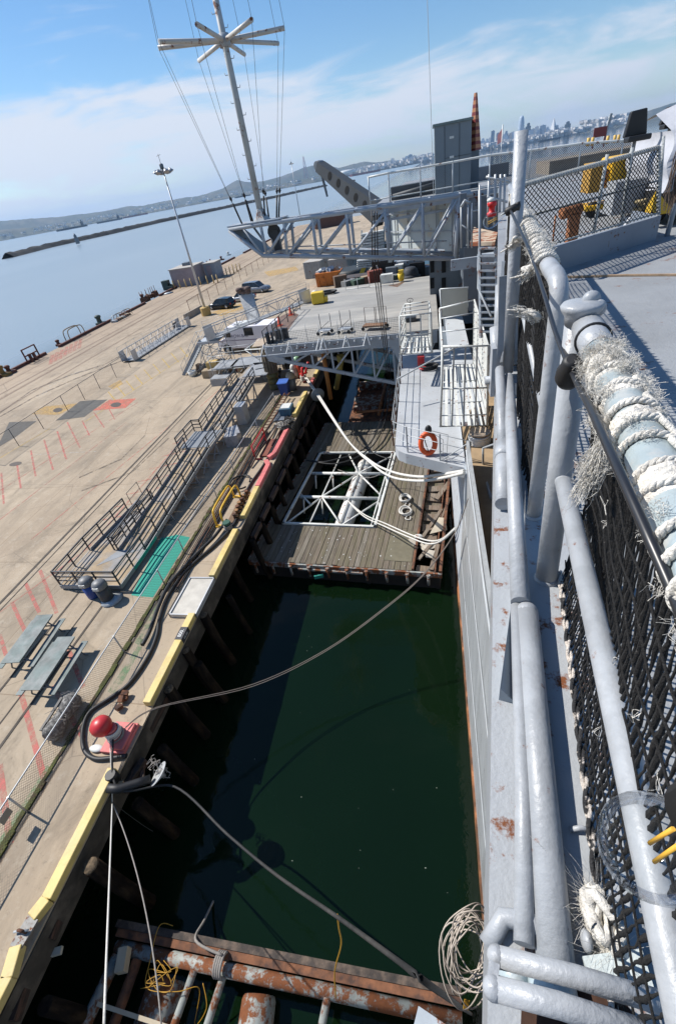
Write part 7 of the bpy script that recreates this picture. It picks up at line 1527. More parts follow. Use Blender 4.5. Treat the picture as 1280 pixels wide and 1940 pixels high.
# low pipes of the folded net frame lying on the edge walkway
T = thing('folded_net_frame', 'long thin grey pipe of a folded net frame lying along the deck edge', 'pipe', P(985, 1100, ZD))
a = P(963, 716, ZD+.20); c = P(985, 1142, ZD+.085); e = P(990, 1780, ZD+.085)
b = MB(); b.tube([a, c], .0335, 16, r2=.036); b.ball(a, .035, n=12, m=8); b.build('far_pipe', PIPE, T)
b = MB(); b.tube([c+V((-.012, 0, -.02)), P(991, 1500, ZD+.05), P(992, 1790, ZD+.05)], .023, 14); b.build('near_pipe', PIPE, T)
b = MB(); b.tube([P(951, 840, ZD+.10), P(953, 955, ZD+.06)], .042, 14); b.tube([P(952, 850, ZD+.1), P(952.5, 868, ZD+.09)], .046, 14); b.tube([P(946, 700, ZD+.25), P(952, 850, ZD+.1)], .032, 12); b.build('sleeve', PIPE, T)
T = thing('thick_pipe', 'thickest grey pipe with rounded end lying nearest on the deck edge', 'pipe', P(1020, 1500, ZD))
a = P(997, 1160, ZD+.065); e = P(1052, 1830, ZD+.042); b = MB(); b.tube([a, a.lerp(e, .5), e], .0405, 20); b.ball(a, .041, n=18, m=12); b.build('pipe', PIPE, T)
b = MB(); b.tube([e+V((-.14, .02, -.03)), e+V((-.10, .07, -.01)), e+V((-.04, .07, .0)), e+V((-.01, .03, -.01))], .022, 10); b.ball(e+V((.075, .05, .0)), .022, (.6, 1, 1)); b.build('lug', PIPE, T)
b = MB(); b.prism([P(974, 1104, ZD+.014), P(944, 1326, ZD+.014), P(976, 1334, ZD+.014)], (0, 0, .001))
b.v = []; b.f = []; b.sm = []; b.mi = []
q = [P(973, 1106, ZD+.012), P(944, 1326, ZD+.012), P(978, 1334, ZD+.012)]  # wedge shaped with its face turned from the sun, for a recess's shade
b.add([q[0], q[1], q[2], q[0]+V((-.0, 0, .02)), q[1]+V((-.0, .0, .07))], [(0,1,2), (3,4,1,0), (4,2,1), (3,2,4), (3,0,2)]); one('recess_wedge', b, mat('gusset grey', (.30, .34, .37), .6, var=.1, dirt=.3), 'small triangular gusset shaped to stand in shade beside the long thin pipe', 'recess wedge')
# hinge bars at the bottom edge
T = thing('net_hinge', 'hinge of two rounded bars and pins over a gap painted rusty dark at the bottom right', 'hinge', P(1050, 1850, ZD))
b = MB(); b.tube([P(940, 1812, ZD+.17), P(1090, 1850, ZD+.17), P(1270, 1905, ZD+.17)], .019, 12); b.ball(P(940, 1812, ZD+.17), .02); b.tube([P(934, 1872, ZD+.20), P(1060, 1905, ZD+.20), P(1240, 1965, ZD+.20)], .020, 12); b.ball(P(934, 1872, ZD+.20), .021); b.bar(P(934, 1830, ZD+.17), P(928, 1880, ZD+.17), .02, .08); b.build('hinge_bar', mat('rough thick paint', (.35, .385, .43)), T)
b = MB(); b.tube([P(972, 1820, ZD+.02), P(974, 1880, ZD+.02)], .032, 12); b.tube([P(1040, 1845, ZD+.03), P(1052, 1910, ZD+.03)], .05, 14); b.build('pin', PIPEB, T)
b = MB(); b.prism([P(1100, 1815, ZD+.03), P(1210, 1800, ZD+.05), P(1235, 1880, ZD+.05), P(1110, 1850, ZD+.03)], (0, 0, .02)); b.build('pad_plate', mat('pale flaking plate', (.45, .50, .50), .6, rust=.2, rs=8, var=.1, bump=.5, bs=40), T)
b = MB(); b.face([P(990, 1832, ZD+.0135), P(1160, 1870, ZD+.0135), P(1230, 1960, ZD+.0135), P(985, 1960, ZD+.0135)]); b.build('painted_gap', mat('gap painted rusty dark', (.05, .022, .012), .9, var=.4, vs=20), T)  # flat sheet; a cavity's shade is put into its dark rust colour
# wire hook rods on the walkway
b = MB(); q = P(1085, 1575, ZD+.03); b.tube([P(1078, 1572, ZD+.02), P(1100, 1568, ZD+.03), P(1118, 1574, ZD+.02)], .007, 8); one('deck_eye', b, PIPE, 'small deck eye beside the net foot rope', 'eye')
# ------------------------------------------------------------------ black safety net of the near rail
CORD = mat('black net cord', (.010, .0095, .0095), .9, var=.5, vs=60, col2=(.07, .065, .06), c2s=60, c2lo=.64, c2hi=.72, bump=1.0, bs=300)
nb0 = P(1063, 1085, ZD+.02); nb1 = P(1140, 1700, ZD+.02); nd = (nb1-nb0)
def npt(u, v):
    # u along the rail in metres from the post, v from 0 (rail) to 1 (foot rope)
    a = RA+RD*(u+.06)+V((0, 0, -.038)); c = nb0+nd*(u/1.05)
    s = math.sin(v*math.pi); w = .03*s*math.sin(u*4+1)
    return a.lerp(c, v)+V((.03*s+w, .5*w, -.05*s*(.5+.5*math.sin(u*5))))
T = thing('safety_net', 'black knotted safety net hanging from the nearest rail to the deck', 'net', (.45, .8, ZD))
b = MB(); u = .02
while u < 1.75:
    pts = []
    for k in range(66):
        v = k/65; p = npt(u+.0016*math.sin(v*40+u*90), v); pts.append(p+V((random.uniform(-.0012, .0012), random.uniform(-.0012, .0012), 0)))
    b.tube(pts, lambda t: .0040+.0019*math.sin(t*380+u*50), 5); u += random.uniform(.017, .026)
b.build('upright_cords', CORD, T)
b = MB()
for k in range(1, 13):
    v = k/13; pts = [npt(u/20*1.75, v+.016*math.sin(u*1.7+k))+V((-.004, 0, 0)) for u in range(21)]; b.tube(spline(pts, 2), .0026, 5)
b.build('cross_cords', CORD, T)
FOOT = mat('black and white foot rope', (.03, .03, .032), .9, var=.3, vs=30, col2=(.62, .56, .50), c2s=13, c2lo=.47, c2hi=.50, bump=1, bs=160)
b = MB()
for ph in (0, math.pi):
    pts = [];
    for k in range(170): t_ = k/169; p = nb0+nd*(t_*1.5); a = t_*75+ph; pts.append(p+V((.006*math.cos(a)-.010, 0, .008+.006*math.sin(a))))
    b.tube(pts, .0062, 6)
b.build('foot_rope', FOOT, T)
T = thing('safety_net', 'black safety net hanging behind the elbowed second rail', 'net', (.6, 3.2, ZD))
b = MB(); y = 1.95
while y < 6.9:
    x = .46+.1056*(y-1.88); pts = [V((x+.02*math.sin(k+y*9)+.01, y+.012*math.sin(k*1.3+y*20), 17.03-(17.03-ZD-.01)*k/9)) for k in range(10)]; b.tube(pts, .0065, 4); y += .042
b.build('upright_cords', CORD, T)
b = MB()
for k in range(1, 22): z = 17.03-k*.048; b.tube([V((.47+.1056*(y_/4-1.88), y_/4, z+.012*math.sin(y_+k))) for y_ in range(8, 28)], .006, 4)
b.build('cross_cords', CORD, T)
# ------------------------------------------------------------------ frayed white lashing on the near rail
FRAY = mat('frayed white rope', (.66, .63, .57), .95, var=.28, vs=40, bump=.6, bs=250)
def side(f, a, r): return RA+RD*f+V((r*math.cos(a)*RD.y, -r*math.cos(a)*RD.x, r*math.sin(a)))
T = thing('rope_lashing', 'frayed white rope lashing wound round the nearest top rail', 'rope', RA+RD*.6)
def helix(b, fn, f0, f1, pitch, rad, r, n=26, tw=9.0):
    for ph in (0, 2.094, 4.189):
        pts = []; f = f0; a = 0.0; pj = pitch
        rng_ = random.Random(int(f0*1000)+5)
        while f < f1:
            if a > 6.283: a -= 6.283; pj = pitch*rng_.choice((.45, .8, 1.0, 1.3, 1.8))
            t_ = a*tw+ph; p = fn(f+r*.55*math.cos(t_)+.012*math.cos(a+1), a, rad+r*.55*math.sin(t_)); pts.append(p); a += 6.283/n/3; f += pj/n/3
        b.tube(pts, r*.62, 5)
b = MB(); helix(b, side, .30, 2.3, .052, .0432, .0062)
b.tube([side(.25+k*.012, 2.3+.35*math.sin(k*.9), .0445) for k in range(150)], .006, 6); b.build('turns', FRAY, T)
def fuzz(b, p, n, L, dirv, spread, r=.00033):
    for _ in range(n):
        d = V(dirv)+V((random.gauss(0, spread), random.gauss(0, spread), random.gauss(0, spread))); d.normalize(); l = L*random.uniform(.4, 1.1); s = p+V((random.uniform(-.012, .012), random.uniform(-.012, .012), random.uniform(-.012, .012)))
        k1 = V((random.gauss(0, .2), random.gauss(0, .2), -.25*random.random()))*l
        k2 = V((random.gauss(0, .4), random.gauss(0, .4), random.gauss(0, .4)))*l
        b.tube([s, s+d*l*.35+k1*.5, s+d*l*.6+k1+k2*.6, s+d*l*.75+k1*1.6+k2], r, 3, caps=False)
b = MB()
for k in range(80):
    f = .28+random.random()*random.random()*1.0; a = random.uniform(-1.2, 3.8); p = side(f, a, .047); o_ = side(f, a, 1)-RA-RD*f; fuzz(b, p, 60, .012, o_.normalized(), 1.1)
for k in range(14): p = side(.27+.012*k, random.uniform(.6, 3.6), .046); fuzz(b, p, 150, .020, V((-.6, -.1, .4)), 1.1)
b.build('loose_fibres', FRAY, T)
b = MB(); mats_ = [(.29, .42, 1.0), (.47, .52, .4), (.60, .66, .4), (.78, .86, .5), (1.0, 1.06, .5)]
for f0, f1, cov in mats_:
    b = MB(); nf, na = max(8, int((f1-f0)/.004)), 40; vs = []
    for i in range(nf+1):
        for k in range(na+1):
            a = -1.3+5.0*k/na; e = math.sin(math.pi*i/nf)**.4*math.sin(math.pi*k/na)**.3
            vs.append(side(f0+(f1-f0)*i/nf, a, .0365+e*(.007+.0045*math.sin(a*7+i*.9)*math.sin(i*.55+a*3)+random.uniform(-.003, .003))))
    b.add(vs, [(i*(na+1)+k, i*(na+1)+k+1, (i+1)*(na+1)+k+1, (i+1)*(na+1)+k) for i in range(nf) for k in range(na)], True); b.build('matted_strands', FRAY, T)
b = MB()
for (px, py, qx, qy, d1, d2) in ((1150, 830, 1092, 945, 1.02, 1.0), (1160, 760, 1125, 800, 1.1, 1.1)):
    p = PD(px, py, d1); q = PD(qx, qy, d2)
    for k in range(260):
        s = p+V((random.gauss(0, .008), random.gauss(0, .008), random.gauss(0, .008))); e = p.lerp(q, random.uniform(.4, 1.0))+V((random.gauss(0, .012), random.gauss(0, .012), random.gauss(-.01, .016))); w1 = V((random.gauss(0, .012), random.gauss(0, .012), random.gauss(0, .012))); b.tube(spline([s, s.lerp(e, .3)+w1*.7, s.lerp(e, .6)+w1*1.2, s.lerp(e, .8)-w1*.4, e], 2), .0005, 3, caps=False)
b.build('hanging_tassel', FRAY, T)
b = MB()
for k in range(14):
    b = MB(); u = random.uniform(.1, 1.0); v = random.uniform(.1, .75); p = npt(u, v)+V((-.006, -.006, .004)); pts = [p+V((random.gauss(0, .008), random.gauss(0, .012), random.gauss(-.006, .014))) for _ in range(9)]; b.tube(spline(pts, 4), .0006, 3, caps=False); b.build('snagged_thread', FRAY, T)
T = thing('rope_knot', 'frayed white rope knot at the foot of the black net', 'rope', P(1140, 1760, ZD)); b = MB(); q = P(1138, 1745, ZD+.04)
for k in range(7): b.tube(spline([q+V((random.uniform(-.03, .03), random.uniform(-.06, .06), random.uniform(-.02, .05))) for _ in range(5)], 5), .012, 7)
b.build('knot', FRAY, T); b = MB(); fuzz(b, q+V((0, .02, 0)), 260, .09, V((-.5, .3, .1)), .6); fuzz(b, q+V((0, -.05, 0)), 160, .07, V((-.2, -.5, .1)), .6); b.build('fibres', FRAY, T)
# ropes and tufts on the second rail
T = thing('rope_lashing', 'frayed white rope lashing on the elbowed second rail', 'rope', (.6, 3, 17)); b = MB(); d2 = V((.105, .994, .006))
def s2(f, a, r): return V((.49, 2.3, 17.083))+d2*f+V((r*math.cos(a), -r*math.cos(a)*.1, r*math.sin(a)))
helix(b, s2, -.12, 3.1, .075, .0405, .009)
b.build('turns', FRAY, T); b = MB()
for k in range(90): f = -.1+random.random()*2.6; a = random.uniform(0, 6.28); fuzz(b, s2(f, a, .044), 36, .020, s2(f, a, 1)-s2(f, a, 0), .9, .0007)
for (px, py, qx, qy, d) in ((1020, 600, 975, 585, 2.1), (1015, 505, 982, 525, 2.3), (985, 455, 958, 472, 2.9)):
    p = PD(px, py, d); q = PD(qx, qy, d)
    for k in range(4): w0 = V((random.gauss(0, .012), random.gauss(0, .02), random.gauss(0, .012))); b.tube(spline([p+w0*.3, p.lerp(q, .35)+w0+V((0, 0, .01)), p.lerp(q, .7)-w0*.6, q+w0*1.2], 6), .011, 5, r2=.003)
    for k in range(50):
        s = p+V((random.gauss(0, .009), 0, random.gauss(0, .009))); e = p.lerp(q, random.uniform(.45, 1.0))+V((random.gauss(0, .012), random.gauss(0, .012), random.gauss(-.012, .014))); w1 = V((random.gauss(0, .01), random.gauss(0, .01), random.gauss(-.004, .012))); b.tube([s, s.lerp(e, .35)+w1, s.lerp(e, .7)-w1*.7, e], .0010, 3, caps=False)
b.build('loose_fibres', FRAY, T)
# ------------------------------------------------------------------ string lights
T = thing('string_lights', 'black string light cable with sockets looped along the rail', 'string lights', PD(1080, 700, 1.3))
cb_ = spline([PD(966, 398, 3.3), PD(1000, 470, 2.5), PD(1026, 545, 1.95), PD(1050, 625, 1.62), PD(1080, 700, 1.36), PD(1118, 775, .95), PD(1165, 878, .70), PD(1222, 1005, .57), PD(1285, 1150, .48), PD(1330, 1290, .36), PD(1350, 1470, .26)], 8)
b = MB(); b.tube(cb_, .0075, 9); b.build('cable', mat('cable black', (.018, .019, .022), .35, var=.1), T)
def glass_thin():
    m = bpy.data.materials.new('bulb glass'); m.use_nodes = True; t = m.node_tree; t.nodes.clear(); fr = N(t, 'ShaderNodeLayerWeight'); fr.inputs['Blend'].default_value = .20; tr_ = N(t, 'ShaderNodeBsdfTransparent'); tr_.inputs[0].default_value = (.95, .955, .955, 1); gl_ = N(t, 'ShaderNodeBsdfGlossy'); gl_.inputs['Roughness'].default_value = .03; gl_.inputs['Color'].default_value = (.8, .82, .85, 1); mx_ = N(t, 'ShaderNodeMixShader'); o_ = N(t, 'ShaderNodeOutputMaterial'); k_ = N(t, 'ShaderNodeMath', operation='MULTIPLY'); k_.inputs[1].default_value = .5; t.links.new(fr.outputs['Fresnel'], k_.inputs[0]); t.links.new(k_.outputs[0], mx_.inputs[0]); t.links.new(tr_.outputs[0], mx_.inputs[1]); t.links.new(gl_.outputs[0], mx_.inputs[2]); t.links.new(mx_.outputs[0], o_.inputs[0]); return m
def bulb(c, ax, s=1.0):
    ax = V(ax).normalized(); b = MB(); b.lathe([(.012, -.05), (.019, -.045), (.021, -.01), (.023, .02), (.017, .03)], c, 16, axis=ax); b.tube([c-ax*.04+V((.0, .0, .02)), c-ax*.045, c-ax*.04-V((0, 0, .02))], .014, 8); so_ = b.build('socket', BLACK, T)
    g_ = bpy.data.materials.get('bulb glass')
    if g_ is None:
        g_ = glass_thin()
    b = MB(); o_ = [(.013, .03), (.016, .045), (.028, .07), (.039, .10), (.041, .115), (.036, .14), (.02, .156), (.001, .16)]; b.lathe(o_, c, 28, axis=ax); b.build('bulb', g_, T)
    b = MB(); x_ = ax.cross(V((0, 0, 1))).normalized()
    for k in (0, 1): t_ = V((x_*math.cos(k*1.57)+ax.cross(x_)*math.sin(k*1.57)))*.008; b.tube([c+ax*.078+t_, c+ax*.132+t_*1.2], .0019, 7)
    b.build('filament', mat('amber filament', (.75, .42, .05), .5), T); b = MB(); b.lathe([(.006, .03), (.004, .05), (.001, .06)], c, 8, axis=ax); b.build('stem', WHITE, T)
k_ = PD(1078, 703, 1.36); b = MB(); b.lathe([(.012, -.055), (.022, -.05), (.026, -.02), (.034, 0), (.036, .03), (.030, .05), (.02, .055)], k_, 18, axis=V((.15, .55, -.8))); b.ball(k_+V((.012, -.02, .012)), .024, n=12, m=8); b.build('socket', BLACK, T)
b0 = PD(1350, 1530, .245); b1 = PD(1250, 1592, .245); bulb(b0+(b1-b0).normalized()*.0, (b1-b0), 1)
bulb(PD(966, 398, 3.3), PD(935, 415, 3.3)-PD(966, 398, 3.3))
# ------------------------------------------------------------------ far net panel on the coaming
T = thing('diamond_net', 'diamond net panel with rope laced frame on the grey coaming', 'net', (2.2, 7.8, ZD))
q = [V((1.0, 6.8, ZD+.34)), V((3.40, 8.68, ZD+.34)), V((3.36, 8.72, 17.24)), V((.98, 6.95, 17.12))]
q[2] = PY(1247, 279, 8.7); q[3] = PY(985, 352, 6.85)
LACE = mat('grey laced rope', (.36, .38, .38), .8, var=.3, vs=60, bump=1, bs=90)
b = MB(); b.tube([q[3], q[2]], .022, 10); b.tube([q[1], q[2]], .024, 10); b.tube([q[0]+V((0, 0, .02)), q[1]+V((0, 0, .02))], .012, 8); b.tube([q[0].lerp(q[3], .55), q[1].lerp(q[2], .52)], .014, 8); 
for f in (.53, .72): b.tube([q[0].lerp(q[1], f), q[3].lerp(q[2], f+.05)+V((0, 0, .08))], .022, 8)
b.tube([q[1], q[2]+V((.05, .05, .12))], .02, 8); b.build('frame', LACE, T)
b = MB()
for a_, c_, n_ in ((q[3], q[2], 60), (q[1], q[2], 22)):
    for k in range(n_): p = a_.lerp(c_, k/n_); d = (c_-a_).normalized(); x_ = d.cross(V((0, 0, 1)) if abs(d.z) < .8 else V((1, 0, 0))).normalized(); y_ = d.cross(x_); b.tube([p+d*(.006*i-.02)+x_*(.027*math.cos(i*.9))+y_*(.027*math.sin(i*.9)) for i in range(8)], .006, 4)
b.build('lacing', ROPEW, T)
b = MB(); pu = lambda u, v: q[0].lerp(q[1], u).lerp(q[3].lerp(q[2], u), v)+V((.05, -.06, 0))*math.sin(v*math.pi)*math.sin(u*math.pi)*(.6+.4*math.sin(u*9)); NU, NV = 38, 13
for s_ in (1, -1):
    for k in range(-NV, NU+NV):
        pts = []
        for i in range(NV*2+1):
            v = i/(NV*2); u = (k+s_*v*NV+(0 if s_ > 0 else NV))/NU if s_ > 0 else (k-v*NV+NV)/NU
            if 0 <= u <= 1: pts.append(pu(u, v))
        if len(pts) > 1: b.tube(pts, .0058, 4, caps=False)
b.build('mesh', mat('dark net twine', (.006, .006, .006), .95, var=.3, vs=40), T)
# objects on the flight deck seen through and beyond the net
def yel_tractor():
    T = thing('deck_tractor', 'yellow deck tractor seen through the diamond net', 'tractor', (3.6, 13, ZD)); Y = mat('tractor yellow', (.70, .40, .02), .45, var=.1)
    c = PY(1188, 326, 12.0); b = MB(); b.box((c.x, 12.4, c.z+.02), (.62, .8, .52)); b.box((c.x-.1, 12.4, ZD+.18), (1.2, .7, .10)); b.build('body', Y, T, bevel=.04)
    b = MB(); b.box((c.x-.55, 12.4, c.z-.02), (.22, .6, .5)); b.build('bonnet', mat('tractor ochre', (.45, .25, .04), .5), T)
    for dx in (-.5, .25):
        b = MB(); b.lathe([(.05, -.08), (.13, -.08), (.14, 0), (.13, .08), (.05, .08)], (c.x+dx, 12.2, ZD+.14), 16, axis=(0, 1, 0)); b.build('wheel', TYRE, T)
yel_tractor()
b = MB(); c = PY(1080, 404, 9.0); b.lathe([(.07, -.17), (.10, -.14), (.085, 0), (.10, .14), (.07, .17)], (c.x, 9.0, c.z+.03), 14, axis=(1, .3, 0)); b.box((c.x+.06, 9.0, (ZD+c.z)/2-.02), (.14, .2, c.z-ZD)); b.tube([(c.x-.22, 9.0, ZD), (c.x-.22, 9.0, ZD+.5)], .014, 6); one('rusty_winch', b, mat('orange rust', (.34, .13, .05), .8, var=.4, vs=10), 'orange rusty winch on the deck behind the diamond net', 'winch')
b = MB(); c = PY(1155, 385, 11); b.prism([(c.x+.05, 10.2, ZD), (c.x+.30, 10.2, ZD), (c.x+.21, 10.2, ZD+.15), (c.x+.12, 10.2, ZD+.15)], (0, .3, 0)); one('chock', b, mat('pale grey chock', (.45, .46, .48), .6), 'pale wedge shaped chock on the deck behind the net', 'chock')
b = MB(); c = PY(1200, 380, 11)
for k in range(6): b.tube(spline([(c.x-.1+random.uniform(-.13, .13), 10.3+random.uniform(-.12, .12), ZD+.03+k*.07+random.uniform(-.03, .03)) for _ in range(5)], 4), .03, 6)
one('chain_heap', b, mat('olive tan chain', (.38, .30, .16), .8, var=.3, vs=9), 'heap of tan chain on the deck behind the right of the net', 'chain')
def seat(px0, px1, pyt, pyb, y, label):
    T = thing('vehicle_seat', label, 'seat', PY(px0, pyb, y)); SE = mat('black vinyl', (.012, .012, .013), .5, var=.2)
    a = PY(px0, pyb, y); c = PY(px1, pyb-(px1-px0)*.19, y); tl = PY(px0+15, pyt, y); tr_ = PY(px1+2, pyt-8, y)
    b = MB(); b.prism([a, c, tr_, tl], (-.01, .09, .0)); b.build('backrest', SE, T, bevel=.02)
    b = MB(); m_ = (a+c)/2; b.box((m_.x, y-.10, m_.z-.03), ((c-a).length*1.0, .26, .08)); b.build('cushion', SE, T, bevel=.02)
    b = MB(); b.tube([(m_.x, y, m_.z), (m_.x, y, ZD+.5)], .03, 7); b.box((m_.x, y, ZD+.45), (.5, .5, .5)); b.build('mount', mat('seat mount grey', (.30, .31, .32), .6), T)
seat(1181, 1225, 211, 262, 10.6, 'black vinyl vehicle seat left of the grey tarpaulin'); seat(1249, 1290, 203, 238, 12.5, 'black vinyl vehicle seat half hidden behind the grey tarpaulin')
TARP = mat('grey tarpaulin', (.40, .41, .44), .6, var=.1, vs=3, bump=1.2, bs=9)
T = thing('covered_vehicle', 'tow vehicle under a grey tarpaulin at the right edge of the photo', 'vehicle', (4.5, 10.4, ZD))
b = MB(); NX, NZ = 14, 10; vs = []
def tp(i, j):
    u = i/NX; v = j/NZ; x = 3.86+u*2.2; zt_ = 17.30+.42*min(1, u*1.6); z = ZD+.52+(zt_-ZD-.52)*v; y = 9.6-.10*(1-v)+v*v*.5; k = .05*math.sin(u*17+v*7)+.03*math.sin(u*31-v*13)
    return V((x+.05*math.sin(v*9)-(1-v)*.15*(u < .1), y+k, z))
for j in range(NZ+1):
    for i in range(NX+1): vs.append(tp(i, j))
fs = [(j*(NX+1)+i, j*(NX+1)+i+1, (j+1)*(NX+1)+i+1, (j+1)*(NX+1)+i) for j in range(NZ) for i in range(NX)]; b.add(vs, fs, True)
vs2 = []
for i in range(NX+1): t_ = tp(i, NZ); vs2 += [t_, t_+V((0, .8, .25)), t_+V((.1, 2.2, .1))]
b.add(vs2, [(3*i+k, 3*i+3+k, 3*i+4+k, 3*i+1+k) for i in range(NX) for k in range(2)], True)
vs3 = []
for j in range(NZ+1): t_ = tp(0, j); vs3 += [t_, t_+V((.04, 1.1, .0)), t_+V((.1, 2.2, 0))]
b.add(vs3, [(3*j+k, 3*j+3+k, 3*j+4+k, 3*j+1+k) for j in range(NZ) for k in range(2)], True); b.build('tarpaulin', TARP, T)
HZ = bpy.data.materials.new('hazard stripes'); HZ.use_nodes = True; t_ = HZ.node_tree; g_ = N(t_, 'ShaderNodeNewGeometry'); w_ = N(t_, 'ShaderNodeTexWave'); w_.wave_type = 'BANDS'; w_.bands_direction = 'DIAGONAL'; w_.inputs['Scale'].default_value = 1.1; w_.inputs['Distortion'].default_value = 0; rp = N(t_, 'ShaderNodeValToRGB'); rp.color_ramp.interpolation = 'CONSTANT'; rp.color_ramp.elements[0].color = (.62, .38, .02, 1); rp.color_ramp.elements[1].position = .5; rp.color_ramp.elements[1].color = (.015, .015, .015, 1)
t_.links.new(g_.outputs['Position'], w_.inputs[0]); t_.links.new(w_.outputs['Fac'], rp.inputs[0]); t_.links.new(rp.outputs[0], t_.nodes['Principled BSDF'].inputs['Base Color'])
b = MB(); b.box((4.7, 9.75, ZD+.38), (2.1, .25, .34)); b.build('hazard_bumper', HZ, T)
b = MB(); b.box((4.7, 10.9, ZD+.42), (1.9, 2.0, .3)); b.build('chassis', mat('chassis black', (.012, .012, .012), .7), T)
for x in (3.95, 5.4): b = MB(); b.lathe([(.1, -.12), (.28, -.12), (.3, 0), (.28, .12), (.1, .12)], (x, 10.3, ZD+.3), 16, axis=(1, 0, 0)); b.build('wheel', TYRE, T)
b = MB()
for k in range(60):
    z0 = 17.32-random.random()*.1; x = 3.62+random.uniform(-.07, .08); y_ = 8.8+random.uniform(-.06, .06); b.tube(spline([(x, y_, z0), (x+random.uniform(-.08, .08), y_+random.uniform(-.05, .05), z0-.25), (x+random.uniform(-.1, .06), y_+random.uniform(-.05, .05), z0-.6-random.random()*.35)], 4), .006, 4)
one('net_bundle', b, mat('brown old net', (.12, .085, .065), .95, var=.4, vs=20), 'bundle of old brown net hanging at the right end of the panel', 'net')
b = MB(); p = V((3.66, 8.85, ZD)); b.tube([p, V((3.70, 8.88, 17.42))], .035, 10); b.ball((3.70, 8.88, 17.42), .037); one('end_stanchion', b, GREY2, 'capped stanchion at the right end of the diamond net panel', 'stanchion')
# ------------------------------------------------------------------ deck fence along the far platform, locker, striped pylon
FNET = mesh_mat('deck fence net', (.045, .045, .047), .075, .36, 'x')
t = thing('deck_fence', 'white railed net fence along the far side of the flight deck', 'fence', (-2.7, 27, ZD))
yF = 27.0
tp_ = [PY(x, y, yF) for x, y in ((697, 336), (735, 328), (795, 318), (857, 307), (928, 294), (1005, 285), (1100, 272), (1180, 266), (1245, 262))]
b = MB(); b.tube(tp_, .045, 8); b.build('top_rail', WHITE, t)
b = MB(); b.tube([V((p.x, yF, ZD+.08)) for p in tp_], .03, 6); b.tube([V((p.x, yF, ZD+.32)) for p in tp_[:5]], .03, 6); b.build('bottom_rail', WHITE, t)
for p in tp_: b = MB(); b.tube([(p.x, yF, ZD-.05), (p.x, yF, p.z+.05)], .035, 7); b.build('post', GALV, t)
b = MB(); b.add([V((p.x, yF+.01, ZD+.1)) for p in tp_[1:4]]+[V((p.x, yF+.01, p.z-.03)) for p in tp_[1:4]], [(0,1,4,3), (1,2,5,4)]); b.build('light_net', mesh_mat('thin net', (.10, .10, .10), .09, .07, 'x'), t)
b = MB(); k = tp_[4:]; n_ = len(k); b.add([V((p.x, yF+.01, ZD+.1)) for p in k]+[V((p.x, yF+.01, p.z-.03)) for p in k], [(i, i+1, n_+i+1, n_+i) for i in range(n_-1)]); b.build('dark_net', FNET, t)
t = thing('grey_locker', 'tall plain grey steel locker standing behind the deck fence', 'locker', (1.0, 22.6, ZD)); LKM = mat('locker blue grey', (.165, .20, .225), .5, var=.08, vs=.8)
yk = 28.2; a = PY(822, 240, yk); c = PY(893, 232, yk); b = MB(); b.box(((a.x+c.x)/2, yk+.7, (ZD+a.z)/2), (c.x-a.x, 1.4, a.z-ZD)); b.build('body', LKM, t, bevel=.02)
b = MB(); b.box(((a.x+c.x)/2, yk+.7, a.z+.04), (c.x-a.x+.14, 1.55, .09)); b.build('lid', mat('locker lid green grey', (.14, .19, .19), .5), t)
b = MB(); xm = a.x+(c.x-a.x)*.28; xm2 = a.x+(c.x-a.x)*.68
for x in (xm, xm2): b.box((x, yk-.01, (ZD+a.z)/2), (.025, .02, (a.z-ZD)*.96))
b.bar((xm, yk-.01, ZD+1.45), (c.x, yk-.01, ZD+1.45), .02, .025); b.build('door_seam', mat('seam dark', (.08, .10, .115), .6), t)
b = MB(); 
for z in (1.62, 2.45): b.box(((xm+xm2)/2-.02, yk-.02, ZD+z*.9), (.2, .02, .09))
b.build('name_plate', WHITE, t)
ST = bpy.data.materials.new('red and ochre stripes'); ST.use_nodes = True; t_ = ST.node_tree; g_ = N(t_, 'ShaderNodeNewGeometry'); sp_ = N(t_, 'ShaderNodeSeparateXYZ'); md_ = N(t_, 'ShaderNodeMath', operation='MULTIPLY'); md_.inputs[1].default_value = 3.6; fr_ = N(t_, 'ShaderNodeMath', operation='FRACT'); lt = N(t_, 'ShaderNodeMath', operation='LESS_THAN'); lt.inputs[1].default_value = .48; mx_ = N(t_, 'ShaderNodeMix', data_type='RGBA'); mx_.inputs['A'].default_value = (.45, .20, .09, 1); mx_.inputs['B'].default_value = (.20, .03, .03, 1)
t_.links.new(g_.outputs['Position'], sp_.inputs[0]); t_.links.new(sp_.outputs['Z'], md_.inputs[0]); t_.links.new(md_.outputs[0], fr_.inputs[0]); t_.links.new(fr_.outputs[0], lt.inputs[0]); t_.links.new(lt.outputs[0], mx_.inputs['Factor']); t_.links.new(mx_.outputs['Result'], t_.nodes['Principled BSDF'].inputs['Base Color'])
t = thing('striped_pylon', 'tall thin red and ochre striped tapering pylon right of the grey locker', 'pylon', (2.5, 29, ZD)); c0 = PY(898, 345, 29.5); z1 = PY(899, 285, 29.5).z; z2 = PY(899, 176, 29.5).z; x0 = PY(898, 285, 29.5).x
b = MB(); b.lathe([(.32, z1-ZD), (.08, z2-ZD-.05), (.07, z2-ZD)], (x0, 29.5, ZD), 4, smooth=False); b.build('striped_shaft', ST, t); b = MB(); b.box((x0, 29.5, (ZD+z1)/2), (.44, .44, z1-ZD)); b.build('pedestal', LKM, t)
b = MB(); b.tube([(x0+.02, 29.12, z1), (x0, 29.4, z2)], .012, 5); b.build('ladder_bar', mat('pylon dark bar', (.10, .03, .03), .6), t)
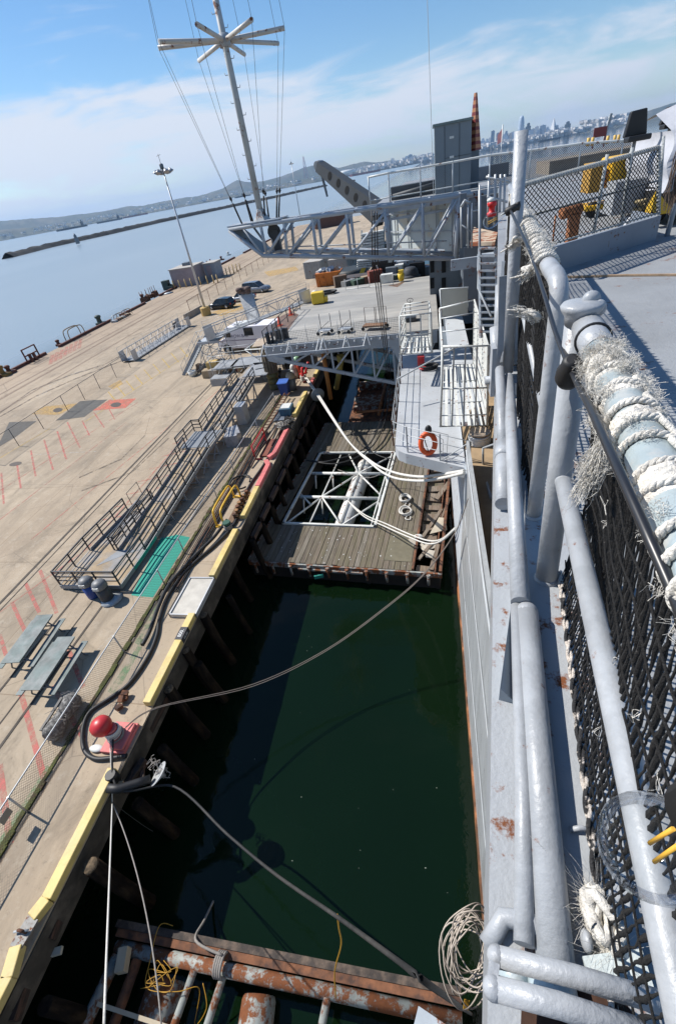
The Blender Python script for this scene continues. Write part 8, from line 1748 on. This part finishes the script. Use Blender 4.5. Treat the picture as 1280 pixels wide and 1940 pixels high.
t = thing('flag_staff', 'thin flag staff with small pale red flag before the skyline', 'flag', PY(947, 290, 40)); zt_ = PY(952, 236, 40); b = MB(); q0 = PY(947, 296, 40); b.tube([V((zt_.x-.05, 40, ZD-1)), V((zt_.x, 40, zt_.z))], .035, 6); b.build('staff', GALV, t)
b = MB(); b.prism([V((zt_.x, 40, zt_.z-.15)), V((zt_.x-.3, 40.1, zt_.z-.5)), V((zt_.x-.3, 40.05, zt_.z-1.0)), V((zt_.x-.03, 40, zt_.z-.9))], (0, .02, 0)); b.build('flag', mat('pale red flag', (.55, .25, .25), .8), t)
# pipes, light and red hydrant by the deck edge below the locker
t = thing('fire_nozzle', 'red fire nozzle with white cap clipped to the rail left of the tall stanchion', 'nozzle', PY(931, 410, 14)); c = PY(930.5, 410, 14); d = PY(932, 376, 14)
b = MB(); ax_ = d-c; L_ = ax_.length; b.lathe([(.10, 0), (.12, .03), (.12, .08), (.07, .11), (.075, L_*.55), (.11, L_*.6), (.12, L_*.75), (.10, L_*.85)], c, 14, axis=ax_); b.build('body', mat('signal red paint', (.6, .02, .02)), t); b = MB(); b.lathe([(.09, L_*.84), (.10, L_*.95), (.06, L_*1.05), (.01, L_*1.07)], c-V((.03, 0, 0)), 12, axis=ax_); b.build('cap', WHITE, t)
T = thing('landing_rail', 'grey pipe hand rail around the rusty landing by the boom root', 'railing', (1.8, 19, 14.7)); b = MB()
for px in (873, 886, 893): b.tube([PY(px, 470, 19), PY(px, 385 if px > 880 else 392, 19)], .03, 7)
b.tube([PY(873, 392, 19), PY(880, 380, 19), PY(889, 385, 19)], .05, 8); b.tube([PY(873, 425, 19), PY(893, 440, 19)], .025, 6); b.tube([PY(893, 400, 19), PY(908, 398, 19)], .025, 6); b.tube([PY(908, 350, 20), PY(909, 470, 20)], .03, 6)
for px in (926, 938, 948, 956): b.tube([PY(px, 330, 16), PY(px-3, 430, 16)], .035, 7)
b.tube([PY(920, 335, 16), PY(965, 345, 16)], .03, 7); b.tube([PY(922, 372, 16), PY(965, 384, 16)], .03, 7); b.build('rail', GALV, T)
# things on the flight deck far right
OCH2 = mat('deck bollard ochre', (.62, .40, .10), .6)
for k, px in enumerate((1113, 1121, 1149, 1162, 1169)):
    y = 30+k*.6; c = PY(px, 272, y); b = MB(); b.tube([(c.x, y, PY(px, 277-(px-1113)*.12, y).z), (c.x, y, PY(px, 261-(px-1113)*.1, y).z)], .075, 8); one('deck_bollard', b, OCH2, 'ochre guard post standing on the far flight deck', 'post', 'ochre posts on the flight deck')
b = MB(); b.box((8.6, 31.4, ZD+.27), (5.0, 3.4, .54)); b.box((8.6, 29.65, ZD+.52), (5.1, .12, .06)); one('deck_ledge', b, CONC, 'low pale ledge carrying ochre posts on the far flight deck', 'ledge')
b = MB(); c = PY(1136, 250, 60); b.box(c, (1.15, .1, .75)); b.bar(V((c.x-.5, 60, ZD)), V((c.x-.5, 60, c.z)), .12, .12); b.bar(V((c.x+.5, 60, ZD)), V((c.x+.5, 60, c.z)), .12, .12); one('deck_sign', b, mat('dark red sign', (.16, .03, .03), .6), 'small dark red sign board on the far flight deck', 'sign')
b = MB(); c = PY(1145, 246, 70); z_ = PY(1151, 216, 70).z; b.bar(V((c.x, 70, ZD)), V((c.x+.4, 70, z_)), .25, .25); one('deck_aerial', b, GALV, 'slanting lattice aerial on the far flight deck beside the red sign', 'aerial')
b = MB(); b.box((3.6, 36, ZD+.35), (2.6, 2, .7)); one('deck_locker', b, DGREY, 'low dark locker behind the far deck fence', 'locker')
b = MB(); b.box((-.4, 31, ZD+.3), (3.0, 1.2, .6)); b.tube([(-1.8, 30.2, ZD+.2), (1.2, 30.2, ZD+.5)], .1, 8); one('deck_winch', b, mat('dark deck gear', (.07, .075, .08), .6, var=.3), 'dark deck gear behind the left of the deck fence', 'winch')
# ------------------------------------------------------------------ air over the bay
hm = bpy.data.materials.new('bay haze'); hm.use_nodes = True; t_ = hm.node_tree; t_.nodes.clear(); pv = N(t_, 'ShaderNodeVolumePrincipled'); pv.inputs['Color'].default_value = (.44, .68, 1, 1); pv.inputs['Density'].default_value = HAZE_D; pv.inputs['Anisotropy'].default_value = .2; om = N(t_, 'ShaderNodeOutputMaterial'); t_.links.new(pv.outputs[0], om.inputs['Volume'])
b = MB(); b.box((0, 11900, 349), (52400, 25000, 704)); o = b.build('haze', hm); o['kind'] = 'stuff'
